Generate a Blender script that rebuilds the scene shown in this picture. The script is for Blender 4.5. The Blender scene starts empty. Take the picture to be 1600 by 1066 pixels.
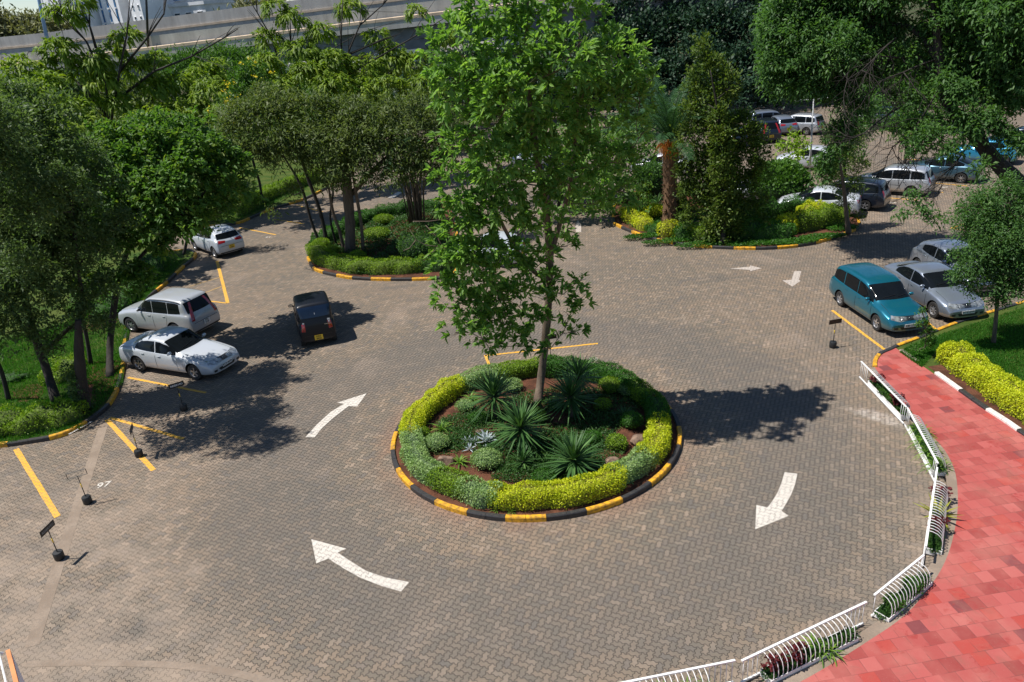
import bpy, bmesh, math, random
import numpy as np
from mathutils import Vector, Matrix
from mathutils.bvhtree import BVHTree
sc = bpy.context.scene
R = math.radians
# ------------------------------------------------------------------ camera, sky, sun, exposure
CH, PITCH, ROLL, FPX = 12.4, R(24.0), R(4.5), 1210.0
cam_d = bpy.data.cameras.new('camera')
cam = bpy.data.objects.new('camera', cam_d); sc.collection.objects.link(cam)
cam_d.lens = 36.0 * FPX / 1600.0; cam_d.sensor_width = 36.0
cam_d.clip_start = 0.1; cam_d.clip_end = 3000
cam.matrix_world = Matrix.Translation((0, 0, CH)) @ Matrix.Rotation(math.pi/2 - PITCH, 4, 'X') @ Matrix.Rotation(-ROLL, 4, 'Z')
sc.camera = cam
SUN_EL, SUN_AZ = R(62), R(1)          # azimuth of the shadows, from +x towards +y
wd = bpy.data.worlds.new('World'); sc.world = wd; wd.use_nodes = True
nt = wd.node_tree; nt.nodes.clear()
sky = nt.nodes.new('ShaderNodeTexSky'); sky.sky_type = 'NISHITA'; sky.sun_disc = False
sky.sun_elevation = SUN_EL; sky.sun_rotation = math.atan2(-math.cos(SUN_AZ), -math.sin(SUN_AZ))
sky.altitude = 1600; sky.air_density = 1.0; sky.dust_density = .4; sky.ozone_density = 2.5
bg = nt.nodes.new('ShaderNodeBackground'); bg.inputs['Strength'].default_value = 0.088
wo = nt.nodes.new('ShaderNodeOutputWorld')
nt.links.new(sky.outputs[0], bg.inputs['Color']); nt.links.new(bg.outputs[0], wo.inputs[0])
sl = bpy.data.lights.new('sun', 'SUN'); sl.energy = 4.9; sl.angle = R(0.53); sl.color = (1.0, 0.955, 0.89)
so = bpy.data.objects.new('sun', sl); sc.collection.objects.link(so)
sd = Vector((math.cos(SUN_AZ)*math.cos(SUN_EL), math.sin(SUN_AZ)*math.cos(SUN_EL), -math.sin(SUN_EL)))
so.rotation_euler = sd.to_track_quat('-Z', 'Y').to_euler(); so.location = (-40, -15, 60)
sc.view_settings.view_transform = 'Standard'; sc.view_settings.look = 'None'
sc.view_settings.exposure = 0.36; sc.view_settings.gamma = 1.0

# ------------------------------------------------------------------ measuring helpers (photo pixel -> place)
def _ray(x, y):
    u, v = (x-800)/FPX, -(y-533)/FPX
    c, s = math.cos(ROLL), math.sin(ROLL)
    ux, uy = u*c + v*s, -u*s + v*c
    cp, sp = math.cos(PITCH), math.sin(PITCH)
    return ux, cp + uy*sp, -sp + uy*cp
def G(x, y, z=0.0):
    r = _ray(x, y); t = (CH-z)/-r[2]; return (r[0]*t, r[1]*t)
def W(x, y, Y):
    r = _ray(x, y); t = Y/r[1]; return (r[0]*t, Y, CH + r[2]*t)

# ------------------------------------------------------------------ object helpers
col = sc.collection
def tag(o, label=None, cat=None, group=None, kind=None):
    if label: o['label'] = label
    if cat: o['category'] = cat
    if group: o['group'] = group
    if kind: o['kind'] = kind
    return o
def empty(name, loc, rz=0.0, label=None, cat=None, group=None):
    o = bpy.data.objects.new(name, None); col.objects.link(o)
    o.location = loc; o.rotation_euler = (0, 0, rz); o.empty_display_size = 0.3
    return tag(o, label, cat, group)
class MB:
    def __init__(s): s.v = []; s.f = []; s.m = []
    def add(s, vs, fs, m=0):
        b = len(s.v); s.v += [tuple(p) for p in vs]
        s.f += [tuple(i+b for i in f) for f in fs]; s.m += [m]*len(fs)
    def box(s, c, d, rz=0, m=0, rx=0):
        x, y, z = d[0]/2, d[1]/2, d[2]/2
        M = Matrix.Translation(c) @ Matrix.Rotation(rz, 4, 'Z') @ Matrix.Rotation(rx, 4, 'X')
        vs = [M @ Vector((a*x, b*y, g*z)) for a in (-1, 1) for b in (-1, 1) for g in (-1, 1)]
        s.add(vs, [(0,1,3,2),(4,6,7,5),(0,4,5,1),(2,3,7,6),(0,2,6,4),(1,5,7,3)], m)
    def tube(s, pts, rad, n=7, m=0, cap=True):
        pts = [Vector(p) for p in pts]
        if not hasattr(rad, '__len__'): rad = [rad]*len(pts)
        vs = []; fs = []; up = None
        for i, p in enumerate(pts):
            t = (pts[min(i+1, len(pts)-1)] - pts[max(i-1, 0)])
            t = t.normalized() if t.length > 1e-9 else Vector((0,0,1))
            if up is None: up = Vector((1,0,0)) if abs(t.x) < .8 else Vector((0,1,0))
            a = t.cross(up).normalized(); b = t.cross(a); up = -b if b.length < .1 else up
            up = a.cross(t).normalized()
            b = a.cross(t)
            for k in range(n):
                q = 2*math.pi*k/n; vs.append(p + (a*math.cos(q) + b*math.sin(q))*rad[i])
        for i in range(len(pts)-1):
            for k in range(n):
                k2 = (k+1) % n; fs.append((i*n+k, i*n+k2, (i+1)*n+k2, (i+1)*n+k))
        if cap: fs.append(tuple(range(n))[::-1]); fs.append(tuple((len(pts)-1)*n+k for k in range(n)))
        s.add(vs, fs, m)
    def lathe(s, c, prof, n=20, m=0):
        vs = []; fs = []
        for (r, z) in prof:
            for k in range(n):
                q = 2*math.pi*k/n; vs.append((c[0]+r*math.cos(q), c[1]+r*math.sin(q), c[2]+z))
        for i in range(len(prof)-1):
            for k in range(n):
                k2 = (k+1) % n; fs.append((i*n+k, i*n+k2, (i+1)*n+k2, (i+1)*n+k))
        s.add(vs, fs, m)
    def poly(s, pts, z, m=0):
        s.add([(p[0], p[1], z) for p in pts], [tuple(range(len(pts)))], m)
    def prism(s, pts, z0, z1, m=0):
        n = len(pts)
        vs = [(p[0], p[1], z0) for p in pts] + [(p[0], p[1], z1) for p in pts]
        s.add(vs, [tuple(range(n))[::-1], tuple(range(n, 2*n))] + [(i, (i+1)%n, n+(i+1)%n, n+i) for i in range(n)], m)
    def build(s, name, mats, parent=None, smooth=False, loc=None, off=None):
        me = bpy.data.meshes.new(name)
        vs = s.v
        if off is not None: vs = [(p[0]-off[0], p[1]-off[1], p[2]-off[2]) for p in vs]
        me.from_pydata(vs, [], s.f)
        if not isinstance(mats, (list, tuple)): mats = [mats]
        for m in mats: me.materials.append(m)
        if len(mats) > 1: me.polygons.foreach_set('material_index', s.m)
        if smooth: me.polygons.foreach_set('use_smooth', [True]*len(me.polygons))
        o = bpy.data.objects.new(name, me); col.objects.link(o)
        if parent is not None: o.parent = parent
        if loc is not None: o.location = loc
        return o
def set_smooth(o, ang=35):
    me = o.data; me.polygons.foreach_set('use_smooth', [True]*len(me.polygons)); me.set_sharp_from_angle(angle=R(ang))
def copy_tree(o, parent=None):
    c = o.copy(); col.objects.link(c)
    if parent is not None: c.parent = parent
    for ch in list(o.children): copy_tree(ch, c)
    return c
def text_mesh(txt, size, name, mat, parent, M, extrude=0.001, bold=False):
    cu = bpy.data.curves.new('t', 'FONT'); cu.body = txt; cu.size = size; cu.align_x = 'CENTER'; cu.align_y = 'CENTER'
    cu.extrude = extrude; cu.resolution_u = 2
    if bold: cu.offset = size*0.018
    to = bpy.data.objects.new('t', cu); col.objects.link(to)
    dg = bpy.context.evaluated_depsgraph_get()
    me = bpy.data.meshes.new_from_object(to.evaluated_get(dg))
    bpy.data.objects.remove(to); bpy.data.curves.remove(cu)
    me.name = name; me.materials.clear(); me.materials.append(mat)
    me.transform(M)
    o = bpy.data.objects.new(name, me); col.objects.link(o)
    if parent is not None: o.parent = parent
    return o

# ------------------------------------------------------------------ materials
class NT:
    def __init__(s, tree): s.t = tree
    def n(s, typ, **kw):
        nd = s.t.nodes.new('ShaderNode'+typ)
        for k, v in kw.items(): setattr(nd, k, v)
        return nd
    def L(s, a, b): s.t.links.new(a, b)
    def put(s, sock, v):
        if hasattr(v, 'is_linked') or hasattr(v, 'node'): s.L(v, sock)
        else: sock.default_value = v
    def m(s, op, a, b=None, c=None, clamp=False):
        nd = s.n('Math', operation=op, use_clamp=clamp)
        s.put(nd.inputs[0], a)
        if b is not None: s.put(nd.inputs[1], b)
        if c is not None: s.put(nd.inputs[2], c)
        return nd.outputs[0]
    def mix(s, f, a, b, mode='MIX'):
        nd = s.n('Mix', data_type='RGBA', blend_type=mode)
        s.put(nd.inputs[0], f); s.put(nd.inputs[6], a); s.put(nd.inputs[7], b)
        return nd.outputs[2]
    def noise(s, scale, vec=None, detail=3, rough=.55, dist=0.0):
        nd = s.n('TexNoise'); nd.inputs['Scale'].default_value = scale; nd.inputs['Detail'].default_value = detail
        nd.inputs['Roughness'].default_value = rough; nd.inputs['Distortion'].default_value = dist
        if vec is not None: s.L(vec, nd.inputs['Vector'])
        return nd.outputs['Fac']
    def pos(s): return s.n('NewGeometry').outputs['Position']
    def obj(s): return s.n('TexCoord').outputs['Object']
    def ss(s, v, a, b):
        nd = s.n('MapRange', interpolation_type='SMOOTHSTEP'); s.put(nd.inputs[0], v)
        nd.inputs[1].default_value = a; nd.inputs[2].default_value = b
        return nd.outputs[0]
    def ramp(s, v, stops):
        nd = s.n('ValToRGB'); s.put(nd.inputs[0], v); e = nd.color_ramp.elements
        while len(e) < len(stops): e.new(0.5)
        for q, (p, c) in zip(e, stops): q.position = p; q.color = (*c, 1) if len(c) == 3 else c
        return nd.outputs[0]
def c4(c): return (*c, 1.0) if len(c) == 3 else c
def newmat(name):
    m = bpy.data.materials.new(name); m.use_nodes = True; t = m.node_tree; t.nodes.clear()
    n = NT(t); out = n.n('OutputMaterial'); p = n.n('BsdfPrincipled'); n.L(p.outputs[0], out.inputs[0])
    return m, n, p, out
def simple(name, c, rough=.6, metal=0.0, var=.12, scale=8.0, bump=0.0, coat=0.0, spec=.5, c2=None, bscale=None):
    m, n, p, out = newmat(name)
    f = n.noise(scale, n.obj(), 4)
    c2 = c2 or tuple(max(0, x*(1-2*var)) for x in c)
    hi = tuple(min(1, x*(1+var)) for x in c)
    n.L(n.ramp(f, [(.3, c2), (.62, hi)]), p.inputs['Base Color'])
    p.inputs['Roughness'].default_value = rough; p.inputs['Metallic'].default_value = metal
    p.inputs['Coat Weight'].default_value = coat; p.inputs['Specular IOR Level'].default_value = spec
    if bump:
        b = n.n('Bump'); b.inputs['Strength'].default_value = bump; b.inputs['Distance'].default_value = .02
        n.L(n.noise(bscale or scale*3, n.obj(), 5), b.inputs['Height']); n.L(b.outputs[0], p.inputs['Normal'])
    return m
# interlocking dentated paver pattern, laid in herringbone
def make_paver_group():
    g = bpy.data.node_groups.new('interlocking_pavers', 'ShaderNodeTree')
    g.interface.new_socket('Joint', in_out='OUTPUT', socket_type='NodeSocketFloat')
    g.interface.new_socket('Rnd', in_out='OUTPUT', socket_type='NodeSocketFloat')
    g.interface.new_socket('Rnd2', in_out='OUTPUT', socket_type='NodeSocketFloat')
    n = NT(g); go = g.nodes.new('NodeGroupOutput')
    sx = n.n('SeparateXYZ'); n.L(n.pos(), sx.inputs[0]); X, Y = sx.outputs[0], sx.outputs[1]
    a = R(-25); w = 0.127
    u = n.m('DIVIDE', n.m('ADD', n.m('MULTIPLY', X, math.cos(a)), n.m('MULTIPLY', Y, math.sin(a))), w)
    v = n.m('DIVIDE', n.m('SUBTRACT', n.m('MULTIPLY', Y, math.cos(a)), n.m('MULTIPLY', X, math.sin(a))), w)
    def tri(t, ph):
        return n.m('SUBTRACT', n.m('MULTIPLY', n.m('PINGPONG', n.m('ADD', t, ph), .5), 4.0), 1.0)
    def cl(t): return n.m('MINIMUM', n.m('MAXIMUM', n.m('MULTIPLY', t, 1.7), -1.0), 1.0)
    u2 = n.m('ADD', u, n.m('MULTIPLY', cl(tri(v, .25)), .13))
    v2 = n.m('ADD', v, n.m('MULTIPLY', cl(tri(u, .25)), -.13))
    i, j = n.m('FLOOR', u2), n.m('FLOOR', v2)
    fu, fv = n.m('FRACT', u2), n.m('FRACT', v2)
    t = n.m('FLOORED_MODULO', n.m('SUBTRACT', i, j), 4.0)
    def eq(k): return n.m('COMPARE', t, float(k), .5)
    e0, e1, e2, e3 = eq(0), eq(1), eq(2), eq(3)
    dL = n.m('MULTIPLY_ADD', e1, 10.0, fu); dR = n.m('MULTIPLY_ADD', e0, 10.0, n.m('SUBTRACT', 1.0, fu))
    dB = n.m('MULTIPLY_ADD', e2, 10.0, fv); dT = n.m('MULTIPLY_ADD', e3, 10.0, n.m('SUBTRACT', 1.0, fv))
    d = n.m('MINIMUM', n.m('MINIMUM', dL, dR), n.m('MINIMUM', dB, dT))
    n.L(n.m('SUBTRACT', 1.0, n.ss(d, .025, .10)), go.inputs[0])
    cb = n.n('CombineXYZ'); n.L(n.m('SUBTRACT', i, e1), cb.inputs[0]); n.L(n.m('SUBTRACT', j, e2), cb.inputs[1])
    wn = n.n('TexWhiteNoise', noise_dimensions='3D'); n.L(cb.outputs[0], wn.inputs['Vector'])
    n.L(wn.outputs['Value'], go.inputs[1])
    sp = n.n('SeparateColor'); n.L(wn.outputs['Color'], sp.inputs[0]); n.L(sp.outputs[1], go.inputs[2])
    return g
PG = make_paver_group()
def paver_nodes(n):
    g = n.n('Group'); g.node_tree = PG; return g.outputs[0], g.outputs[1], g.outputs[2]
ISL = (0.49, 20.74)
def mat_pavers():
    m, n, p, out = newmat('brick_pavers')
    J, r1, r2 = paver_nodes(n); P = n.pos()
    big = n.noise(.11, P, 4, .6); mid = n.noise(.55, P, 5, .6, .6); fine = n.noise(14, P, 4, .7)
    warm, grey = (.262, .192, .134, 1), (.162, .137, .106, 1)
    sep = n.n('SeparateXYZ'); n.L(P, sep.inputs[0])
    f = n.m('ADD', n.m('MULTIPLY', n.m('SUBTRACT', big, .5), 1.6), n.m('MULTIPLY', r1, .75), clamp=True)
    c = n.mix(f, grey, warm)
    c = n.mix(n.m('MULTIPLY', n.m('GREATER_THAN', r2, .90), .45), c, (.33, .255, .19, 1))
    c = n.mix(n.m('MULTIPLY', n.m('LESS_THAN', r2, .09), .4), c, (.13, .12, .115, 1))
    # tyre-worn ring round the planted island
    dx = n.m('SUBTRACT', sep.outputs[0], ISL[0]); dy = n.m('SUBTRACT', sep.outputs[1], ISL[1])
    rr = n.m('SQRT', n.m('ADD', n.m('MULTIPLY', dx, dx), n.m('MULTIPLY', dy, dy)))
    rr = n.m('ADD', rr, n.m('MULTIPLY', n.m('SUBTRACT', mid, .5), 1.6))
    band = n.m('MULTIPLY', n.ss(rr, 5.6, 6.8), n.m('SUBTRACT', 1.0, n.ss(rr, 8.6, 10.2)))
    c = n.mix(n.m('MULTIPLY', band, .52), c, (.128, .116, .102, 1))
    c = n.mix(n.m('MULTIPLY', n.ss(n.noise(.23, P, 4, .62, .8), .48, .66), .40), c, (.15, .130, .108, 1))
    c = n.mix(n.m('MULTIPLY', n.ss(n.noise(.31, P, 4, .6, .5), .55, .72), .40), c, (.36, .275, .21, 1))
    # pale dust trodden over the blocks in the front left and near the walkway
    dust = n.m('ADD', n.m('MULTIPLY', n.ss(rr, 9.4, 12.0), n.ss(n.m('SUBTRACT', 24.0, sep.outputs[1]), 0.0, 9.0)), n.m('MULTIPLY', n.ss(mid, .60, .76), .6), clamp=True)
    dust = n.m('MULTIPLY', dust, n.ss(n.noise(.8, P, 5, .65), .30, .62))
    c = n.mix(n.m('MULTIPLY', dust, .62), c, (.330, .258, .198, 1))
    c = n.mix(n.m('MULTIPLY', n.m('SUBTRACT', fine, .5), .5, clamp=True), c, (.40, .35, .30, 1))
    # pale cement smear by the railing
    sm = G(1374, 652); ex = n.m('SUBTRACT', sep.outputs[0], sm[0]); ey = n.m('SUBTRACT', sep.outputs[1], sm[1])
    qx = n.m('ADD', n.m('MULTIPLY', ex, .70), n.m('MULTIPLY', ey, -.71)); qy = n.m('ADD', n.m('MULTIPLY', ex, .71), n.m('MULTIPLY', ey, .70))
    sdv = n.m('SQRT', n.m('ADD', n.m('MULTIPLY', n.m('MULTIPLY', qx, qx), .55), n.m('MULTIPLY', n.m('MULTIPLY', qy, qy), 4.5)))
    smf = n.m('MULTIPLY', n.m('SUBTRACT', 1.0, n.ss(sdv, .25, .95)), n.ss(n.noise(3.5, P, 5, .7), .35, .6))
    c = n.mix(n.m('MULTIPLY', smf, .8), c, (.50, .44, .38, 1))
    # oil drips, tyre-polished streaks and damp dark areas
    mp2 = n.n('Mapping'); mp2.inputs['Rotation'].default_value = (0, 0, R(35)); mp2.inputs['Scale'].default_value = (.35, 1.6, 1); n.L(P, mp2.inputs[0])
    strk = n.m('MULTIPLY', n.ss(n.noise(.7, mp2.outputs[0], 4, .6, .4), .52, .72), .42)
    c = n.mix(strk, c, (.120, .110, .098, 1))
    oil = n.m('MULTIPLY', n.ss(n.noise(1.15, P, 2, .5, 1.2), .74, .80), .6)
    c = n.mix(oil, c, (.06, .055, .05, 1))
    spots = n.m('MULTIPLY', n.ss(n.noise(2.3, P, 3, .6), .70, .78), .5)
    c = n.mix(spots, c, (.12, .105, .095, 1))
    # red earth washed from the beds
    earth = n.m('MULTIPLY', n.m('SUBTRACT', 1.0, n.ss(rr, 4.6, 5.3)), n.ss(mid, .35, .6))
    c = n.mix(n.m('MULTIPLY', earth, .55), c, (.26, .15, .10, 1))
    jf = n.m('MULTIPLY', J, n.m('SUBTRACT', .95, n.m('MULTIPLY', dust, .62)))
    c = n.mix(jf, c, (.040, .035, .031, 1))
    n.L(c, p.inputs['Base Color']); p.inputs['Roughness'].default_value = .9; p.inputs['Specular IOR Level'].default_value = .25
    b = n.n('Bump'); b.inputs['Strength'].default_value = .55; b.inputs['Distance'].default_value = .02
    h = n.m('ADD', n.m('MULTIPLY', jf, -1.0), n.m('ADD', n.m('MULTIPLY', fine, .25), n.m('MULTIPLY', r1, .15)))
    n.L(h, b.inputs['Height']); n.L(b.outputs[0], p.inputs['Normal'])
    return m
def mat_paint(name, colr, wear=.35):
    m, n, p, out = newmat(name); J, r1, r2 = paver_nodes(n); P = n.pos()
    w = n.ss(n.noise(9, P, 5, .7), .62, .62+.2); w = n.m('MULTIPLY', w, wear)
    w2 = n.m('MULTIPLY', n.ss(n.noise(40, P, 3, .7), .58, .75), wear)
    c = n.mix(n.m('ADD', w, w2, clamp=True), c4(colr), (.22, .18, .15, 1))
    c = n.mix(n.m('MULTIPLY', J, n.m('MULTIPLY_ADD', n.ss(n.noise(3, P, 3), .35, .6), .45, .45)), c, (.13, .11, .09, 1))
    c = n.mix(n.m('MULTIPLY', r1, .16), c, (.33, .28, .23, 1))
    n.L(c, p.inputs['Base Color']); p.inputs['Roughness'].default_value = .75
    b = n.n('Bump'); b.inputs['Strength'].default_value = .35; b.inputs['Distance'].default_value = .02
    n.L(n.m('MULTIPLY', J, -1.0), b.inputs['Height']); n.L(b.outputs[0], p.inputs['Normal'])
    return m
def mat_tiles():
    m, n, p, out = newmat('red_tiles'); P = n.pos()
    sx = n.n('SeparateXYZ'); n.L(P, sx.inputs[0]); X, Y = sx.outputs[0], sx.outputs[1]
    a = R(7)
    u = n.m('DIVIDE', n.m('ADD', n.m('MULTIPLY', X, math.cos(a)), n.m('MULTIPLY', Y, math.sin(a))), .33)
    v = n.m('DIVIDE', n.m('SUBTRACT', n.m('MULTIPLY', Y, math.cos(a)), n.m('MULTIPLY', X, math.sin(a))), .33)
    j = n.m('FLOOR', v); fv = n.m('FRACT', v)
    u2 = n.m('ADD', u, n.m('MULTIPLY', n.m('FLOORED_MODULO', n.m('MULTIPLY', j, .37), 1.0), 1.0))
    i = n.m('FLOOR', u2); fu = n.m('FRACT', u2)
    d = n.m('MINIMUM', n.m('MINIMUM', fu, n.m('SUBTRACT', 1.0, fu)), n.m('MINIMUM', fv, n.m('SUBTRACT', 1.0, fv)))
    J = n.m('SUBTRACT', 1.0, n.ss(d, .008, .03))
    cb = n.n('CombineXYZ'); n.L(i, cb.inputs[0]); n.L(j, cb.inputs[1])
    wn = n.n('TexWhiteNoise', noise_dimensions='3D'); n.L(cb.outputs[0], wn.inputs['Vector'])
    sp = n.n('SeparateColor'); n.L(wn.outputs['Color'], sp.inputs[0])
    c = n.ramp(wn.outputs['Value'], [(0, (.26, .040, .034)), (.3, (.355, .068, .058)), (.8, (.405, .088, .076)), (1.0, (.435, .120, .102))])
    c = n.mix(n.m('MULTIPLY', n.m('GREATER_THAN', sp.outputs[0], .89), .75), c, (.36, .035, .022, 1))
    c = n.mix(n.m('MULTIPLY', n.m('LESS_THAN', sp.outputs[0], .03), .7), c, (.15, .04, .045, 1))
    blot = n.m('MULTIPLY', n.ss(n.noise(5.5, P, 5, .7, .5), .52, .66), n.m('GREATER_THAN', sp.outputs[1], .62))
    c = n.mix(n.m('MULTIPLY', blot, .65), c, (.29, .028, .022, 1))
    c = n.mix(n.m('MULTIPLY', n.ss(n.noise(.7, P, 4, .6), .45, .7), .45), c, (.47, .17, .135, 1))
    grime = n.m('MULTIPLY', n.ss(n.noise(1.6, P, 6, .7, .8), .50, .72), .5)
    c = n.mix(grime, c, (.26, .095, .07, 1))
    c = n.mix(n.m('MULTIPLY', n.ss(n.noise(26, P, 4, .7), .60, .72), .25), c, (.5, .30, .25, 1))
    c = n.mix(n.m('MULTIPLY', n.m('MULTIPLY', J, .6), n.ss(n.noise(2.2, P, 3), .3, .6)), c, (.12, .04, .035, 1))
    n.L(c, p.inputs['Base Color']); p.inputs['Roughness'].default_value = .72
    b = n.n('Bump'); b.inputs['Strength'].default_value = .3; b.inputs['Distance'].default_value = .01
    n.L(n.m('ADD', n.m('MULTIPLY', J, -1.0), n.m('MULTIPLY', n.noise(60, P, 3), .2)), b.inputs['Height']); n.L(b.outputs[0], p.inputs['Normal'])
    return m
def mat_ground(name, a, b, scale=.6, fine=22, c=None, bump=.6):
    m, n, p, out = newmat(name); P = n.pos()
    q = n.mix(n.ss(n.noise(scale, P, 5, .65), .38, .62), c4(a), c4(b))
    q = n.mix(n.m('MULTIPLY', n.ss(n.noise(fine, P, 4, .7), .4, .7), .6), q, c4(c or tuple(x*.55 for x in a)))
    n.L(q, p.inputs['Base Color']); p.inputs['Roughness'].default_value = .95; p.inputs['Specular IOR Level'].default_value = .15
    bb = n.n('Bump'); bb.inputs['Strength'].default_value = bump; bb.inputs['Distance'].default_value = .05
    n.L(n.noise(fine, P, 5, .7), bb.inputs['Height']); n.L(bb.outputs[0], p.inputs['Normal'])
    return m
def mat_leaf(name, stops, rough=.42, trans=.30, spec=.45, tboost=1.5, far=.5):
    rough = max(rough, .52); spec = min(spec, .28)
    m, n, p, out = newmat(name)
    at = n.n('Attribute', attribute_name='rnd')
    nz = n.noise(1.1, n.pos(), 3)
    f = n.m('ADD', n.m('MULTIPLY', at.outputs['Fac'], .72), n.m('MULTIPLY', n.m('SUBTRACT', nz, .36), far), clamp=True)
    c = n.ramp(f, stops)
    n.L(c, p.inputs['Base Color']); p.inputs['Roughness'].default_value = rough; p.inputs['Specular IOR Level'].default_value = spec
    tr = n.n('BsdfTranslucent'); n.L(n.mix(1.0, c, (tboost, tboost*1.05, tboost*.45, 1), 'MULTIPLY'), tr.inputs[0])
    mx = n.n('MixShader'); mx.inputs[0].default_value = trans
    n.L(p.outputs[0], mx.inputs[1]); n.L(tr.outputs[0], mx.inputs[2]); n.L(mx.outputs[0], out.inputs[0])
    return m
def mat_bark(name, a, b, scale=9):
    m, n, p, out = newmat(name)
    mp = n.n('Mapping'); mp.inputs['Scale'].default_value = (1, 1, .22); n.L(n.obj(), mp.inputs[0])
    f = n.noise(scale, mp.outputs[0], 6, .7)
    n.L(n.ramp(f, [(.3, a), (.68, b)]), p.inputs['Base Color']); p.inputs['Roughness'].default_value = .9
    bb = n.n('Bump'); bb.inputs['Strength'].default_value = .8; bb.inputs['Distance'].default_value = .03
    n.L(f, bb.inputs['Height']); n.L(bb.outputs[0], p.inputs['Normal'])
    return m
def mat_car(name, c, metal=.35, rough=.28):
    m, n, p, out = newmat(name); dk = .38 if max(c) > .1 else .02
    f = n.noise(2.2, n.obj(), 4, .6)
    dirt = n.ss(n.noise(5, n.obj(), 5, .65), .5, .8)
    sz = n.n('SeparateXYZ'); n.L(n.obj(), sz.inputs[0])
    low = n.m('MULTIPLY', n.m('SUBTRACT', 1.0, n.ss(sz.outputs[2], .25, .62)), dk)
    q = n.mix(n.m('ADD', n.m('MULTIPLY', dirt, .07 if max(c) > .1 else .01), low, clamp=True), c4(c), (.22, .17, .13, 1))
    n.L(q, p.inputs['Base Color']); p.inputs['Metallic'].default_value = metal
    p.inputs['Roughness'].default_value = rough; p.inputs['Coat Weight'].default_value = .8 if max(c) > .02 else .12; p.inputs['Coat Roughness'].default_value = .06; p.inputs['Specular IOR Level'].default_value = .5 if max(c) > .02 else .3
    return m
def mat_text_light(): pass
M = {}
M['pavers'] = mat_pavers(); M['tiles'] = mat_tiles()
M['white_paint'] = mat_paint('white_road_paint', (.60, .555, .49), .6)
M['faded_paint'] = mat_paint('faded_road_paint', (.47, .41, .36), .8)
M['yellow_paint'] = mat_paint('yellow_road_paint', (.74, .38, .02), .5)
M['faint_yellow'] = mat_paint('worn_yellow_paint', (.42, .26, .07), .8)
M['cement_smear'] = mat_paint('cement_smear', (.33, .285, .235), 1.9)
M['soil'] = mat_ground('red_soil', (.075, .034, .021), (.15, .062, .036), 2.0, 30)
M['lawn'] = mat_ground('lawn', (.040, .085, .012), (.085, .115, .022), .9, 40, (.045, .045, .018))
M['ground'] = mat_ground('ground', (.07, .06, .035), (.05, .08, .025), .15, 6)
M['strip'] = mat_ground('concrete_strip', (.235, .18, .135), (.30, .235, .18), 1.5, 18, (.2, .17, .14), .3)
M['kerb_y'] = simple('kerb_yellow', (.72, .36, .012), .6, var=.1, scale=9, bump=.5, c2=(.26, .14, .03))
M['kerb_b'] = simple('kerb_black', (.018, .018, .020), .55, var=.3, scale=14, bump=.4, c2=(.05, .045, .042))
M['kerb_w'] = simple('kerb_white', (.72, .69, .64), .6, var=.08, scale=14, bump=.4, c2=(.50, .46, .42))
M['kerb_c'] = simple('kerb_concrete', (.33, .28, .23), .8, var=.2, scale=10, bump=.5)
M['concrete'] = None
M['concrete_d'] = simple('girder_concrete', (.20, .20, .205), .85, var=.2, scale=.4, bump=.3, bscale=6)
M['peach'] = simple('peach_ledge', (.58, .45, .32), .8, var=.1, scale=1)
M['asphalt'] = simple('asphalt', (.07, .07, .07), .9, var=.2, scale=3)
M['white_metal'] = simple('white_metal', (.80, .79, .77), .35, var=.05, scale=6)
M['white_wall'] = simple('white_wall', (.86, .86, .87), .7, var=.05, scale=.5)
M['grey_wall'] = simple('grey_wall', (.60, .61, .64), .7, var=.08, scale=.5)
M['beige_wall'] = simple('beige_wall', (.68, .63, .58), .7, var=.06, scale=.5)
M['blue_glass'] = simple('blue_glass', (.02, .12, .28), .15, var=.2, scale=.6)
M['dark_glass'] = simple('dark_window', (.03, .045, .06), .15, var=.2, scale=.8)
M['orange_cap'] = simple('orange_cap', (.62, .25, .09), .6, var=.08, scale=5)
M['roof_red'] = simple('red_roof', (.42, .13, .08), .7, var=.15, scale=3)
M['black_metal'] = simple('black_metal', (.012, .012, .013), .4, var=.2, scale=9)
M['black_plastic'] = simple('black_plastic', (.016, .017, .018), .5, var=.2, scale=9)
M['sign_yellow'] = simple('sign_yellow', (.75, .50, .03), .5, var=.05)
M['white_text'] = simple('white_lettering', (.75, .75, .75), .6, var=.02)
M['grey_text'] = simple('grey_lettering', (.22, .22, .22), .6, var=.02)
M['black_text'] = simple('black_lettering', (.01, .01, .01), .6, var=.02)
M['rock'] = simple('rock', (.20, .13, .09), .85, var=.3, scale=6, bump=.8)
M['blue_pole'] = simple('pale_blue_pole', (.25, .38, .55), .4, var=.05)
M['grey_pole'] = simple('pale_grey_pole', (.45, .46, .45), .5, var=.08)
M['concrete'] = mat_bark('streaked_concrete', (.36, .335, .30), (.56, .53, .48), .7)
M['bark'] = mat_bark('bark', (.055, .04, .03), (.15, .115, .085))
M['bark_l'] = mat_bark('bark_light', (.075, .052, .036), (.19, .14, .10))
M['bark_d'] = mat_bark('bark_dark', (.013, .011, .009), (.042, .034, .028))
M['bark_palm'] = mat_bark('palm_bark', (.09, .045, .022), (.24, .14, .075), 16)
M['twig'] = mat_bark('dead_twig', (.20, .18, .16), (.38, .35, .31))
Y_ = {}
M['lf_main'] = mat_leaf('leaf_fresh_green', [(0, (.065, .150, .028)), (.5, (.165, .31, .060)), (1, (.32, .47, .12))], .38, .46)
M['lf_olive'] = mat_leaf('leaf_olive', [(0, (.042, .078, .018)), (.5, (.105, .150, .038)), (.85, (.165, .195, .055)), (1, (.26, .20, .07))], .4, .38)
M['lf_dark'] = mat_leaf('leaf_dark', [(0, (.035, .068, .024)), (.5, (.090, .150, .050)), (1, (.21, .29, .11))], .36, .38)
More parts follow.
